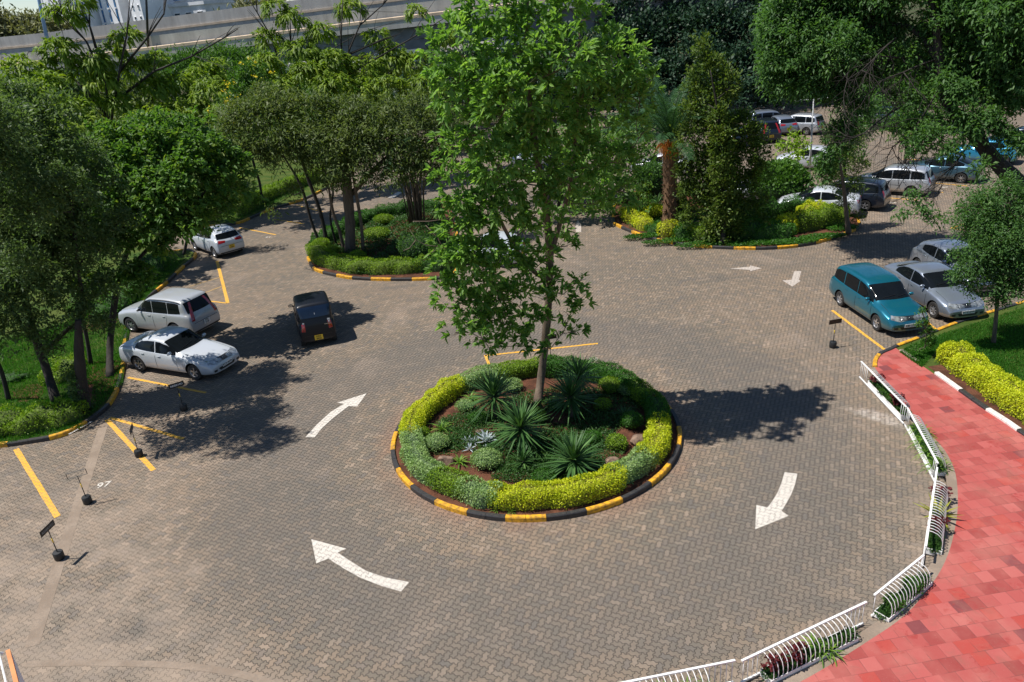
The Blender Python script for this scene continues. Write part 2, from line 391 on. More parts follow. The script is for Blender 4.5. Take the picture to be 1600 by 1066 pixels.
M['lf_broad'] = mat_leaf('leaf_broad', [(0, (.038, .10, .020)), (.55, (.10, .205, .034)), (.86, (.20, .26, .04)), (1, (.36, .23, .035))], .33, .40)
M['lf_pinn'] = mat_leaf('leaf_pinnate', [(0, (.065, .130, .012)), (.5, (.165, .255, .020)), (1, (.31, .37, .03))], .45, .38)
M['lf_bright'] = mat_leaf('leaf_bright', [(0, (.030, .085, .014)), (.6, (.070, .165, .020)), (1, (.14, .26, .035))], .45, .3)
M['lf_far'] = mat_leaf('leaf_bluish_dark', [(0, (.010, .028, .014)), (.5, (.022, .058, .028)), (1, (.055, .105, .055))], .5, .15)
M['lf_far2'] = mat_leaf('leaf_far_olive', [(0, (.13, .145, .065)), (1, (.30, .30, .15))], .6, .15)
M['lf_acacia'] = mat_leaf('leaf_acacia', [(0, (.030, .085, .024)), (.55, (.080, .175, .044)), (.9, (.15, .27, .07)), (1, (.22, .42, .05))], .45, .42)
M['lf_conif'] = mat_leaf('leaf_mottled', [(0, (.036, .078, .014)), (.5, (.095, .155, .024)), (.85, (.18, .21, .035)), (1, (.29, .19, .07))], .5, .38)
M['lf_yellow'] = mat_leaf('leaf_golden', [(0, (.22, .31, .014)), (.4, (.48, .54, .020)), (1, (.74, .72, .035))], .45, .3)
M['lf_lime'] = mat_leaf('leaf_lime', [(0, (.08, .16, .012)), (.5, (.18, .30, .018)), (1, (.32, .44, .03))], .45, .3)
M['lf_varieg'] = mat_leaf('leaf_variegated', [(0, (.11, .22, .06)), (.5, (.26, .39, .13)), (1, (.50, .58, .28))], .5, .25)
M['lf_hgreen'] = mat_leaf('leaf_hedge_green', [(0, (.025, .085, .010)), (.6, (.05, .16, .015)), (1, (.10, .24, .02))], .45, .28)
M['lf_silver'] = mat_leaf('leaf_silver', [(0, (.28, .34, .38)), (1, (.58, .64, .68))], .6, .15)
M['lf_yucca'] = mat_leaf('leaf_yucca', [(0, (.026, .070, .020)), (.6, (.062, .145, .038)), (1, (.15, .27, .07))], .3, .15, .55)
M['lf_palm'] = mat_leaf('leaf_palm', [(0, (.02, .06, .02)), (.6, (.045, .115, .04)), (1, (.10, .19, .07))], .35, .2)
M['lf_red'] = mat_leaf('leaf_dark_red', [(0, (.07, .012, .014)), (1, (.20, .03, .035))], .45, .2)
M['lf_spider'] = mat_leaf('leaf_spider_plant', [(0, (.06, .16, .02)), (1, (.24, .38, .05))], .4, .3)
M['lf_agave'] = mat_leaf('leaf_golden_strap', [(0, (.22, .24, .03)), (1, (.45, .45, .06))], .4, .25)
M['lf_orange'] = mat_leaf('fruit_strands', [(0, (.50, .16, .02)), (1, (.75, .30, .05))], .5, .2)
M['lf_flower'] = mat_leaf('yellow_flowers', [(0, (.75, .55, .02)), (1, (.90, .75, .05))], .5, .3)
M['lf_cover'] = mat_leaf('ground_cover', [(0, (.02, .06, .012)), (.6, (.04, .11, .018)), (1, (.10, .17, .04))], .5, .25)
M['lf_grass'] = mat_leaf('grass_blades', [(0, (.03, .11, .012)), (.6, (.055, .19, .018)), (1, (.12, .27, .03))], .5, .35)
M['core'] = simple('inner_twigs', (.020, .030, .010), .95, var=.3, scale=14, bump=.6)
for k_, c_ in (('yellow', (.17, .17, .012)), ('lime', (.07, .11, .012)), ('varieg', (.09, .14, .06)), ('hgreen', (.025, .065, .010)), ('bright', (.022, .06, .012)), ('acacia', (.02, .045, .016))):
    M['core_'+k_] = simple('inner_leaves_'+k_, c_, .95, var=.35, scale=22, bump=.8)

# ------------------------------------------------------------------ foliage
def unit(a): return a/np.maximum(np.linalg.norm(a, axis=-1, keepdims=True), 1e-9)
SH = {'oval': ([0,.38,.38,1,.72,.72], [0,.5,-.5,0,.4,-.4], [0,.06,.06,-.10,0,0], [(0,1,4,3),(0,3,5,2)]),
      'dia': ([0,.5,1,.5], [0,.5,0,-.5], [0,.07,-.06,.07], [(0,1,2,3)]),
      'sword': ([0,0,.45,.45,1], [-.30,.30,.5,-.5,0], [0,0,-.01,-.01,-.05], [(0,3,2,1),(3,4,2)]),
      'strap': ([0,0,.35,.35,.7,.7,1], [-.5,.5,.5,-.5,-.38,.38,0], [0,0,.03,.03,-.07,-.07,-.32], [(0,3,2,1),(3,4,5,2),(4,6,6,5)])}
def leaf_obj(name, P, D, Nn, Ln, Wd, shape, mats, parent=None, off=(0,0,0), seed=0, rnd=None, droopz=0.0):
    """many small leaves as one mesh: P base points, D directions, Nn normals, Ln/Wd sizes"""
    rs = np.random.RandomState(seed+77)
    n = len(P); D = unit(D); S = unit(np.cross(Nn, D)); N3 = np.cross(D, S)
    xs, ys, zs, fc = SH[shape]; k = len(xs)
    xs, ys, zs = [np.array(a, float) for a in (xs, ys, zs)]
    V = P[:, None, :] - np.array(off) + D[:, None, :]*(xs[None, :, None]*Ln[:, None, None]) \
        + S[:, None, :]*(ys[None, :, None]*Wd[:, None, None]) + N3[:, None, :]*(zs[None, :, None]*Ln[:, None, None])
    if droopz: V[:, :, 2] -= (xs[None, :]**2)*Ln[:, None]*droopz
    V = V.reshape(-1, 3)
    faces = []
    tot = []
    for f in fc:
        f2 = []
        for q in f:
            if q not in f2: f2.append(q)
        faces.append(f2); tot.append(len(f2))
    loops = np.concatenate([np.array(f) for f in faces]); nl = len(loops)
    L = (np.arange(n)[:, None]*k + loops[None, :]).ravel().astype(np.int32)
    st1 = np.cumsum([0]+tot[:-1]); st = (np.arange(n)[:, None]*nl + st1[None, :]).ravel().astype(np.int32)
    me = bpy.data.meshes.new(name)
    me.vertices.add(len(V)); me.vertices.foreach_set('co', V.ravel().astype(np.float32))
    me.loops.add(len(L)); me.loops.foreach_set('vertex_index', L)
    me.polygons.add(len(st)); me.polygons.foreach_set('loop_start', st)
    me.update(calc_edges=True)
    r = rs.rand(n) if rnd is None else rnd
    a = me.attributes.new('rnd', 'FLOAT', 'POINT'); a.data.foreach_set('value', np.repeat(r, k).astype(np.float32))
    me.materials.append(mats)
    o = bpy.data.objects.new(name, me); col.objects.link(o)
    if parent is not None: o.parent = parent
    return o
def lumps(rs, k=9): return unit(rs.randn(k, 3)), rs.uniform(.15, .5, k)
def puffs_in(clumps, dens, rs, inner=.45):
    """twig ends spread through lumpy ellipsoids; returns points, outward directions"""
    PP, DD = [], []
    for c in clumps:
        x, y, z, rx, ry, rz = c
        n = max(6, int(dens*(rx*ry+ry*rz+rx*rz)/3*4))
        d = unit(rs.randn(n, 3)); d[:, 2] = np.where(d[:, 2] < -.55, -d[:, 2], d[:, 2])
        ax, am = lumps(rs)
        f = 1.0 + ((np.clip(d @ ax.T, 0, 1)**6) * am[None]).sum(1) - .18
        u = inner + (1-inner)*rs.rand(n)**.6
        PP.append(np.array([x, y, z]) + d*np.array([rx, ry, rz])*(u*f)[:, None]); DD.append(d)
    return np.concatenate(PP), np.concatenate(DD)
DENS = 1.75
def crown(name, clumps, mat, parent, off, seed, dens=10, m=8, Ln=.16, Wd=.07, out=.8, rand=.9, up=.25, jit=.08, shape='dia', droop=0.0, inner=.45):
    rs = np.random.RandomState(seed)
    P, D = puffs_in(clumps, dens*DENS, rs, inner)
    n = len(P)
    P2 = np.repeat(P, m, 0); D2 = np.repeat(D, m, 0)
    d = D2*out + rs.randn(n*m, 3)*rand*.6 + np.array([0, 0, up])
    P2 = P2 + rs.randn(n*m, 3)*jit
    nn = unit(D2*.4 + np.array([-.25, -.1, 1.0]) + rs.randn(n*m, 3)*.45)
    L = Ln*rs.uniform(.65, 1.2, n*m)
    # per-twig tint plus a small per-leaf tint
    r = np.clip(np.repeat(rs.rand(n), m)*.55 + rs.rand(n*m)*.45, 0, 1)
    return leaf_obj(name, P2, d, nn, L, L/Ln*Wd, shape, mat, parent, off, seed, r, droop)
def bez(a, b, c, k=6):
    a, b, c = Vector(a), Vector(b), Vector(c)
    return [(a*(1-t)**2 + b*2*t*(1-t) + c*t*t) for t in [i/(k-1) for i in range(k)]]
def limbs(mb, net, clumps, rs, r0=.07, sub=3, n=6, r1=.010):
    """each limb leaves the nearest wood already grown (net: list of [point, radius]) and joins the net itself"""
    todo = sorted(clumps, key=lambda c: min((p-Vector(c[:3])).length for p, r in net))
    for c in todo:
        C = Vector(c[:3])
        def cost(e):
            p = e[0]; dz = C.z-p.z; L = (C-p).length
            return L + (max(0, .15*L-dz))*1.6
        src, pr = min(net, key=cost); L = (C-src).length
        if L < .05: continue
        r = min(r0, pr*.72, .014+.020*L); r = max(r, r1*1.3)
        w = .13*L
        m1 = src.lerp(C, .35) + Vector((rs.gauss(0, w), rs.gauss(0, w), .05*L+rs.gauss(0, w*.6))); m2 = src.lerp(C, .7) + Vector((rs.gauss(0, w), rs.gauss(0, w), .06*L+rs.gauss(0, w*.6)))
        pts = []
        for k in range(9):
            t = k/8; pts.append(src*(1-t)**3 + m1*3*t*(1-t)**2 + m2*3*t*t*(1-t) + C*t**3)
        rad = [r+(r1-r)*(k/8)**.8 for k in range(9)]
        mb.tube(pts, rad, n)
        for k in range(2, 9): net.append([pts[k], rad[k]])
        for k in range(sub):
            e = C + Vector((rs.uniform(-1, 1)*c[3], rs.uniform(-1, 1)*c[4], rs.uniform(-.5, .9)*c[5]))*.8
            s = pts[4+k % 4]; mb.tube(bez(s, s.lerp(e, .5)+Vector((rs.gauss(0, .08), rs.gauss(0, .08), .1)), e, 4), [r1*1.1, r1*.8, r1*.6, r1*.3], 4)
def tree(name, label, cat, base, trunks, clumps, leafm, bark='bark', group=None, seed=1, r0=.07, sub=3, limb=True, extra=None, **kw):
    """trunks: list of (points, radii); clumps: (x,y,z,rx,ry,rz)"""
    rs = random.Random(seed); b = (base[0], base[1], base[2] if len(base) > 2 else 0.0)
    root = empty(name, b, 0, label, cat, group)
    mb = MB()
    for pts, rad in trunks:
        # smooth the path a little
        P = [Vector(p) for p in pts]; Q = []; RR = []
        for i in range(len(P)-1):
            p0 = P[max(i-1, 0)]; p3 = P[min(i+2, len(P)-1)]
            for k in range(4):
                t = k/4
                q = .5*((2*P[i]) + (P[i+1]-p0)*t + (2*p0-5*P[i]+4*P[i+1]-p3)*t*t + (3*P[i]-p0-3*P[i+1]+p3)*t**3)
                Q.append(q); RR.append((rad[i]*(1-t)+rad[i+1]*t)*(1+.07*math.sin(i*3.1+k*1.7)))
        Q.append(P[-1]); RR.append(rad[-1])
        mb.tube(Q, RR, 10)
    if limb:
        net = []
        for pts, rad in trunks:
            lo = 0 if len(pts) < 4 else 1
            for i in range(lo, len(pts)-1):
                for k in range(6): net.append([Vector(pts[i]).lerp(Vector(pts[i+1]), k/6), rad[i]*(1-k/6)+rad[i+1]*k/6])
            net.append([Vector(pts[-1]), rad[-1]])
        limbs(mb, net, clumps, rs, r0, sub)
    if extra: extra(mb)
    mb.build('trunk', M[bark], root, smooth=True, off=b)
    if clumps: crown('crown', clumps, M[leafm], root, b, seed, **kw)
    return root
def C3(L, depth=.85, flat=1.0):
    """clumps from (photo x, photo y, world Y, radius[, vertical radius])"""
    o = []
    for c in L:
        p = W(c[0], c[1], c[2]); r = c[3]; rz = c[4] if len(c) > 4 else r*flat
        o.append((p[0], p[1], p[2], r, r*depth, rz))
    return o
# ------------------------------------------------------------------ vehicles
M['glass'] = simple('car_glass', (.006, .008, .010), .06, var=.1, scale=2, spec=.18)
M['glass_b'] = simple('tinted_blue_glass', (.010, .022, .05), .06, var=.1, scale=2, spec=.4)
M['tyre'] = simple('tyre_rubber', (.022, .021, .020), .8, var=.2, scale=20)
M['rim'] = simple('alloy_rim', (.48, .48, .49), .3, metal=.7, var=.08, scale=10)
M['trim'] = simple('black_trim', (.014, .014, .015), .5, var=.1)
M['chrome'] = simple('chrome', (.62, .63, .64), .12, metal=1.0, var=.03)
M['lamp'] = simple('clear_lamp', (.42, .44, .43), .08, var=.30, scale=9, coat=1.0, metal=.5)
M['tail'] = simple('red_lamp', (.38, .012, .014), .12, var=.2, scale=20, coat=1.0)
M['amber'] = simple('amber_lamp', (.55, .16, .02), .15, var=.1)
M['plate_w'] = simple('white_plate', (.66, .66, .64), .4, var=.03)
M['plate_y'] = simple('yellow_plate', (.70, .46, .03), .4, var=.04)
for _k in (): pass
PAINT = {'white': mat_car('paint_white', (.50, .53, .57), .05), 'suv': mat_car('paint_pearl_white', (.40, .42, .44), .15),
 'black': mat_car('paint_black', (.004, .006, .011), .0, .42), 'teal': mat_car('paint_teal', (.008, .145, .215), .5),
 'silver': mat_car('paint_silver_blue', (.27, .31, .37), .6), 'silver2': mat_car('paint_silver', (.48, .50, .53), .5),
 'greyblue': mat_car('paint_grey_blue', (.055, .125, .18), .5), 'sky': mat_car('paint_light_blue', (.03, .27, .46), .3),
 'navy': mat_car('paint_navy', (.012, .018, .032), .4), 'gold': mat_car('paint_grey', (.25, .25, .27), .5)}
KINDS = {
 # L, half width, belt pts, top pts (x from nose), roof half width, wheel xs, tyre radius
 'sedan': dict(L=4.72, w=.90, h=1.43, top=[(0,.50),(.05,.66),(.35,.80),(.9,.92),(1.32,.99),(1.55,1.07),(2.25,1.37),(2.75,1.43),(3.25,1.40),(3.75,1.22),(4.05,1.09),(4.5,1.06),(4.68,.98),(4.72,.62)],
    belt=[(0,.48),(.2,.68),(.9,.82),(1.4,.88),(3.0,.94),(4.0,.98),(4.6,.95),(4.72,.60)], rw=.665, wh=(.86,3.71), tr=.325,
    win=[[(1.62,.95),(1.86,.95),(2.50,.97),(2.62,.97),(2.62,1.0)], None],
    side=[([(1.72,1.00),(2.10,1.21),(2.42,1.30),(2.62,1.315)], [(1.66,.95),(2.10,.955),(2.42,.96),(2.62,.965)]),
          ([(2.71,1.32),(3.05,1.31),(3.38,1.26),(3.72,1.11)], [(2.71,.97),(3.05,.98),(3.38,1.0),(3.70,1.03)])],
    ws=(1.42, 2.23), rwn=(3.42, 4.02), doors=(1.58, 2.66, 3.50)),
 'saloon': dict(L=4.42, w=.85, h=1.46, top=[(0,.50),(.05,.66),(.30,.82),(.7,.93),(1.05,1.0),(1.3,1.08),(2.0,1.39),(2.5,1.46),(3.0,1.43),(3.55,1.22),(3.82,1.13),(4.2,1.10),(4.38,1.02),(4.42,.62)],
    belt=[(0,.48),(.2,.68),(.8,.84),(1.2,.90),(3.0,.97),(3.8,1.01),(4.3,.98),(4.42,.60)], rw=.645, wh=(.84,3.44), tr=.315,
    side=[([(1.46,1.03),(1.84,1.23),(2.16,1.33),(2.40,1.35)], [(1.40,.97),(1.84,.98),(2.16,.985),(2.40,.99)]),
          ([(2.49,1.35),(2.82,1.34),(3.15,1.28),(3.50,1.13)], [(2.49,.99),(2.82,1.0),(3.15,1.03),(3.48,1.06)])],
    ws=(1.16, 1.98), rwn=(3.15, 3.80), doors=(1.34, 2.44, 3.28)),
 'wagon': dict(L=4.45, w=.85, h=1.50, top=[(0,.50),(.05,.66),(.25,.82),(.6,.94),(.95,1.02),(1.2,1.10),(1.85,1.42),(2.3,1.50),(3.2,1.51),(3.9,1.47),(4.12,1.40),(4.32,1.08),(4.43,.88),(4.45,.60)],
    belt=[(0,.48),(.2,.70),(.7,.86),(1.2,.92),(3.0,.98),(4.0,1.02),(4.35,.98),(4.45,.58)], rw=.675, wh=(.86,3.46), tr=.31,
    side=[([(1.36,1.06),(1.70,1.25),(2.00,1.35),(2.30,1.385)], [(1.30,.99),(1.70,1.0),(2.0,1.0),(2.30,1.005)]),
          ([(2.38,1.39),(2.68,1.40),(2.98,1.40),(3.26,1.39)], [(2.38,1.01),(2.68,1.015),(2.98,1.02),(3.26,1.03)]),
          ([(3.36,1.385),(3.62,1.38),(3.84,1.36),(4.02,1.30)], [(3.36,1.04),(3.62,1.05),(3.84,1.07),(4.06,1.10)])],
    ws=(1.06, 1.83), rwn=(4.12, 4.32), doors=(1.24, 2.33, 3.22)),
 'suv': dict(L=4.51, w=.885, h=1.68, top=[(0,.62),(.05,.80),(.25,.96),(.7,1.06),(1.15,1.12),(1.35,1.18),(1.95,1.56),(2.3,1.66),(3.2,1.68),(4.0,1.64),(4.18,1.56),(4.40,1.10),(4.49,.95),(4.51,.66)],
    belt=[(0,.60),(.2,.84),(.8,.98),(1.3,1.04),(3.0,1.08),(4.0,1.10),(4.4,1.06),(4.51,.64)], rw=.715, wh=(.86,3.485), tr=.35,
    side=[([(1.52,1.20),(1.80,1.38),(2.08,1.50),(2.34,1.53)], [(1.46,1.10),(1.80,1.105),(2.08,1.11),(2.34,1.11)]),
          ([(2.42,1.535),(2.72,1.545),(3.0,1.545),(3.22,1.54)], [(2.42,1.115),(2.72,1.12),(3.0,1.125),(3.22,1.13)]),
          ([(3.30,1.54),(3.5,1.535),(3.72,1.53),(3.90,1.50)], [(3.30,1.13),(3.5,1.14),(3.72,1.15),(3.94,1.17)])],
    ws=(1.26, 1.95), rwn=(4.16, 4.39), doors=(1.40, 2.38, 3.24)),
 'hatch': dict(L=4.05, w=.85, h=1.50, top=[(0,.50),(.05,.68),(.28,.84),(.7,.95),(1.1,1.03),(1.35,1.12),(2.0,1.43),(2.4,1.50),(3.0,1.48),(3.5,1.38),(3.65,1.30),(3.88,1.06),(4.02,.92),(4.05,.62)],
    belt=[(0,.48),(.2,.70),(.8,.86),(1.3,.93),(2.8,1.02),(3.6,1.08),(3.95,.98),(4.05,.60)], rw=.645, wh=(.82,3.39), tr=.32,
    side=[([(1.52,1.07),(1.84,1.26),(2.10,1.36),(2.36,1.39)], [(1.46,1.0),(1.84,1.01),(2.10,1.02),(2.36,1.03)]),
          ([(2.45,1.395),(2.75,1.385),(3.0,1.35),(3.22,1.29)], [(2.45,1.04),(2.75,1.06),(3.0,1.09),(3.26,1.14)])],
    ws=(1.22, 1.98), rwn=(3.60, 3.90), doors=(1.38, 2.40, 3.16)),
 'kei': dict(L=3.42, w=.745, h=1.66, top=[(0,.55),(.04,.72),(.18,.90),(.45,.99),(.72,1.05),(.9,1.13),(1.35,1.52),(1.65,1.64),(2.3,1.67),(3.05,1.65),(3.20,1.58),(3.33,1.14),(3.40,.95),(3.42,.60)],
    belt=[(0,.53),(.15,.76),(.5,.92),(.9,.98),(2.0,1.02),(3.0,1.04),(3.34,1.0),(3.42,.58)], rw=.655, wh=(.56,2.96), tr=.28,
    side=[([(1.02,1.10),(1.22,1.34),(1.45,1.46),(1.80,1.51)], [(.96,1.03),(1.22,1.035),(1.45,1.04),(1.80,1.045)]),
          ([(1.88,1.515),(2.15,1.53),(2.42,1.53),(2.66,1.52)], [(1.88,1.05),(2.15,1.055),(2.42,1.06),(2.66,1.06)]),
          ([(2.74,1.51),(2.84,1.51),(2.94,1.50),(3.02,1.47)], [(2.74,1.07),(2.84,1.075),(2.94,1.08),(3.06,1.10)])],
    ws=(.80, 1.33), rwn=(3.17, 3.31), doors=(.88, 1.84, 2.70)),
}
def taller(kd, k):
    f = lambda z: z + max(0, z-1.02)*k
    K = KINDS[kd]; K['top'] = [(x, f(z)) for x, z in K['top']]; K['side'] = [([(x, f(z)) for x, z in a], b) for a, b in K['side']]
taller('wagon', .16); taller('kei', .13); taller('suv', .06)
def interp(pts, x):
    xs = [p[0] for p in pts]; ys = [p[1] for p in pts]; return float(np.interp(x, xs, ys))
def car_body_mesh(K):
    L, w0 = K['L'], K['w']
    xs = sorted(set([round(p[0], 3) for p in K['top']] + [round(p[0], 3) for p in K['belt']] + [.45, L-.35, (K['wh'][0]+K['wh'][1])/2]))
    xs = [x for i, x in enumerate(xs) if i == 0 or x-xs[i-1] > .035 or x in (L,)]
    vs = []; fs = []; NP = 11
    for x in xs:
        zt = interp(K['top'], x); zb_ = min(interp(K['belt'], x), zt-.03)
        e0 = min(x/.55, 1); e1 = min((L-x)/.40, 1)
        w = w0*(1 - .20*(1-e0)**2.4 - .10*(1-e1)**2.4)
        if zt > 1.15: zt += .05*min(1, (zt-1.15)/.15)
        lo = .19 + .06*(1-e0) + .08*(1-e1)
        g = max(0, min(1, (zt-zb_-.08)/.30)); rw = K['rw']*w/w0
        def mix(a, b): return (a[0]*(1-g)+b[0]*g, a[1]*(1-g)+b[1]*g)
        sec = [(0, lo), (w*.82, lo), (w*.95, lo+.05), (w*.99, lo+.22*(zb_-lo)+.03), (w, lo+.55*(zb_-lo)), (w*.985, zb_-.07), (w*.945, zb_),
               mix((w*.80, zb_+(zt-zb_)*.45), (w*.90, zb_+.04)),
               mix((w*.62, zt-.012), (rw+.05, zt-.10)), mix((w*.38, zt-.003), (rw*.88, zt-.022)), (0, zt)]
        for y, z in sec: vs.append((x, y, z))
    n = len(xs)
    # mirrored
    ring = []
    V2 = []; 
    for i in range(n):
        half = vs[i*NP:(i+1)*NP]
        full = half + [(p[0], -p[1], p[2]) for p in half[-2:0:-1]]
        V2 += full
    RN = 2*NP-2
    for i in range(n-1):
        for k in range(RN):
            k2 = (k+1) % RN; fs.append((i*RN+k, (i+1)*RN+k, (i+1)*RN+k2, i*RN+k2))
    # end caps as quad strips between the two halves
    for i, fl in ((0, 1), (n-1, 0)):
        b = i*RN
        for k in range(NP-1):
            a, c = k, k+1; a2, c2 = (RN-k) % RN, (RN-k-1) % RN
            q = [b+a, b+c, b+c2, b+a2]; q2 = []
            for t in q:
                if t not in q2: q2.append(t)
            fs.append(tuple(q2 if fl else q2[::-1]))
    me = bpy.data.meshes.new('body'); me.from_pydata(V2, [], fs); me.update()
    bm = bmesh.new(); bm.from_mesh(me); bmesh.ops.recalc_face_normals(bm, faces=bm.faces); bm.to_mesh(me); bm.free()
    return me
def bake(o):
    dg = bpy.context.evaluated_depsgraph_get(); dg.update()
    me = bpy.data.meshes.new_from_object(o.evaluated_get(dg)); old = o.data; o.modifiers.clear(); o.data = me; return me
PLATES = {}
def make_car(kind, paint, front_plate=None, rear_plate=None, plate_mat='plate_w', blueglass=False, rails=False, detail=True, spoiler=False, name='parked_car'):
    K = KINDS[kind]; L, w0, tr = K['L'], K['w'], K['tr']; PM = PAINT[paint]; GL = M['glass_b'] if blueglass else M['glass']
    root = empty(name, (0, 0, 0))
    me = car_body_mesh(K); me.materials.append(PM); me.materials.append(M['trim'])
    body = bpy.data.objects.new('body', me); col.objects.link(body)
    s = body.modifiers.new('s', 'SUBSURF'); s.levels = 3; s.render_levels = 3
    bake(body); body.data.polygons.foreach_set('use_smooth', [True]*len(body.data.polygons))
    body.data.materials.clear(); body.data.materials.append(PM); body.data.materials.append(M['trim'])
    bm = bmesh.new(); bm.from_mesh(body.data); bvh = BVHTree.FromBMesh(bm); bm.free()
    # wheel arches
    cut = MB()
    for wx in K['wh']:
        for sgn in (-1, 1):
            vs = []; N = 28
            for yy in (sgn*(w0-.27), sgn*(w0+.3)):
                for k in range(N):
                    q = 2*math.pi*k/N; vs.append((wx+(tr+.055)*math.cos(q), yy, tr+.015+(tr+.055)*math.sin(q)))
            cut.add(vs, [tuple(range(N)), tuple(range(N, 2*N))[::-1]] + [(k, N+k, N+(k+1) % N, (k+1) % N) for k in range(N)], 0)
    co = cut.build('cut', [M['trim']])
    bmc = bmesh.new(); bmc.from_mesh(co.data); bmesh.ops.recalc_face_normals(bmc, faces=bmc.faces); bmc.to_mesh(co.data); bmc.free()
    md = body.modifiers.new('b', 'BOOLEAN'); md.operation = 'DIFFERENCE'; md.object = co; md.solver = 'EXACT'
    try: md.material_mode = 'TRANSFER'
    except Exception: pass
    bake(body); bpy.data.objects.remove(co)
    set_smooth(body, 40); body.name = 'body'; body.data.name = 'body'; body.parent = root
    def surf(p, d, off):
        P, D = Vector(p), Vector(d).normalized()
        hit = bvh.ray_cast(P, D, 3.0)
        if hit[0] is None: hit = bvh.find_nearest(P)
        n = hit[1]
        if n.dot(-D) < 0: n = -n
        return hit[0] + n*off
    def patch(name, top, bot, d, mat, off=.006, n=8, parent=None, thick=.012, sub=3):
        """a thin shell laid on the body between two edge curves (given as 3D points), cast along d"""
        def resample(pl, k):
            t = np.linspace(0, len(pl)-1, k); return [Vector(pl[int(min(a, len(pl)-1.001))]).lerp(Vector(pl[int(min(a, len(pl)-1.001))+1]), a-int(min(a, len(pl)-1.001))) for a in t]
        k = max(len(top), (len(top)-1)*sub+1); A, B = resample(top, k), resample(bot, k)
        out = []; inn = []
        for i in range(k):
            for j in range(n):
                p = A[i].lerp(B[i], j/(n-1)); out.append(surf(p, d, off)); inn.append(surf(p, d, off-thick))
        fs = [(i*n+j, i*n+j+1, (i+1)*n+j+1, (i+1)*n+j) for i in range(k-1) for j in range(n-1)]
        N0 = k*n
        rim = [i*n for i in range(k)] + [(k-1)*n+j for j in range(1, n)] + [i*n+n-1 for i in range(k-2, -1, -1)] + [j for j in range(n-2, 0, -1)]
        fs += [(rim[a], rim[(a+1) % len(rim)], N0+rim[(a+1) % len(rim)], N0+rim[a]) for a in range(len(rim))]
        mb = MB(); mb.add(out+inn, fs)
        o = mb.build(name, mat, parent or root); 
        b2 = bmesh.new(); b2.from_mesh(o.data); bmesh.ops.recalc_face_normals(b2, faces=b2.faces); b2.to_mesh(o.data); b2.free()
        set_smooth(o, 50); return o
    belt = lambda x: interp(K['belt'], x); top = lambda x: interp(K['top'], x)
    # glass
    for sgn in (1, -1):
        for tp, bt in K['side']:
            bt = [(x-(.018 if i == 0 else 0)+(.018 if i == len(bt)-1 else 0), z-.03) for i, (x, z) in enumerate(bt)]; tp = [(x-(.018 if i == 0 and tp[0][1] > 1.2 else 0)+(.018 if i == len(tp)-1 and tp[-1][1] > 1.25 else 0), z+.035) for i, (x, z) in enumerate(tp)]
            patch('side_window', [(x, sgn*1.6, z-.015) for x, z in tp], [(x, sgn*1.6, z) for x, z in bt], (0, -sgn, 0), GL, .008, 6)
        # body-coloured doors, standing a hair proud over a dark seam
        d0, d1, d2 = K['doors']
        for a, b in ((d0, d1), (d1, d2)):
            zb0 = .33
            rear = b == d2; cutx = K['wh'][1]-tr-.09
            bb = min(b-.012, cutx) if rear else b-.012
            aa = max(a+.012, K['wh'][0]+tr+.09)
            tpz = lambda x: belt(x)-.015
            tp = [(a+.012, sgn*1.6, tpz(a)), ((a+b)/2, sgn*1.6, tpz((a+b)/2)), (b-.012, sgn*1.6, tpz(b))]
            bt = [(aa, sgn*1.6, zb0), ((a+b)/2, sgn*1.6, zb0), (bb, sgn*1.6, zb0)]
            e = .011
            patch('door_seam', [(tp[0][0]-e, tp[0][1], tp[0][2]), tp[1], (tp[2][0]+e, tp[2][1], tp[2][2])],
                  [(bt[0][0]-e, bt[0][1], zb0-e), (bt[1][0], bt[1][1], zb0-e), (bt[2][0]+e, bt[2][1], zb0-e)], (0, -sgn, 0), M['trim'], .0025, 6, thick=.008)
            dr = patch('door', tp, bt, (0, -sgn, 0), PM, .007, 7, thick=.01)
            hx = b-.20; hz = belt(hx)-.10; mb = MB(); hp = surf((hx, sgn*1.6, hz), (0, -sgn, 0), .022)
            mb.tube([hp+Vector((-.09, -sgn*.016, 0)), hp+Vector((-.06, 0, 0)), hp+Vector((.06, 0, 0)), hp+Vector((.09, -sgn*.016, 0))], .012, 6)
            mb.build('door_handle', PM if kind != 'saloon' else M['chrome'], dr, smooth=True)
    x0, x1 = K['ws']; hw = w0*.87; rwd = K['rw']+.02
    ws = [(-1, y*hw, belt(x0)+.10) for y in (-1, -.5, 0, .5, 1)]
    z1 = top(x1)-.0; z0 = top(x0)+.02
    ys_ = (-1, -.85, -.6, -.3, 0, .3, .6, .85, 1)
    def slab(xa, za, wa, xb, zb, wb, bow, sg):
        dx, dz = xa-xb, za-zb; q = math.hypot(dx, dz); nx, nz = (-dz/q, dx/q) if sg > 0 else (dz/q, -dx/q)
        if nz < 0: nx, nz = -nx, -nz
        A_ = [(xa+bow*.3*sg*y*y+nx*.3, y*wa, za+nz*.3) for y in ys_]; B_ = [(xb+bow*sg*y*y+nx*.3, y*wb, zb+nz*.3) for y in ys_]
        return A_, B_, (-nx, 0, -nz)
    A_, B_, dd_ = slab(x1-.03, top(x1), rwd-.035, x0+.02, top(x0)+.01, w0*.80, .12, 1)
    patch('windscreen', A_, B_, dd_, GL, .006, 9)
    wipers = MB()
    for y0 in (.45, -.12):
        pts = [surf((-1, y0-t*.55, z0+.035+t*.05), (1, 0, 0), .022) for t in (0, .33, .66, 1)]; wipers.tube(pts, .008, 4)
    wipers.build('wipers', M['trim'], root)
    r0, r1 = K['rwn']; z1 = top(r0)+.01; z0 = top(r1)+.01; hw2 = w0*(.84 if kind in ('sedan', 'saloon') else .91)
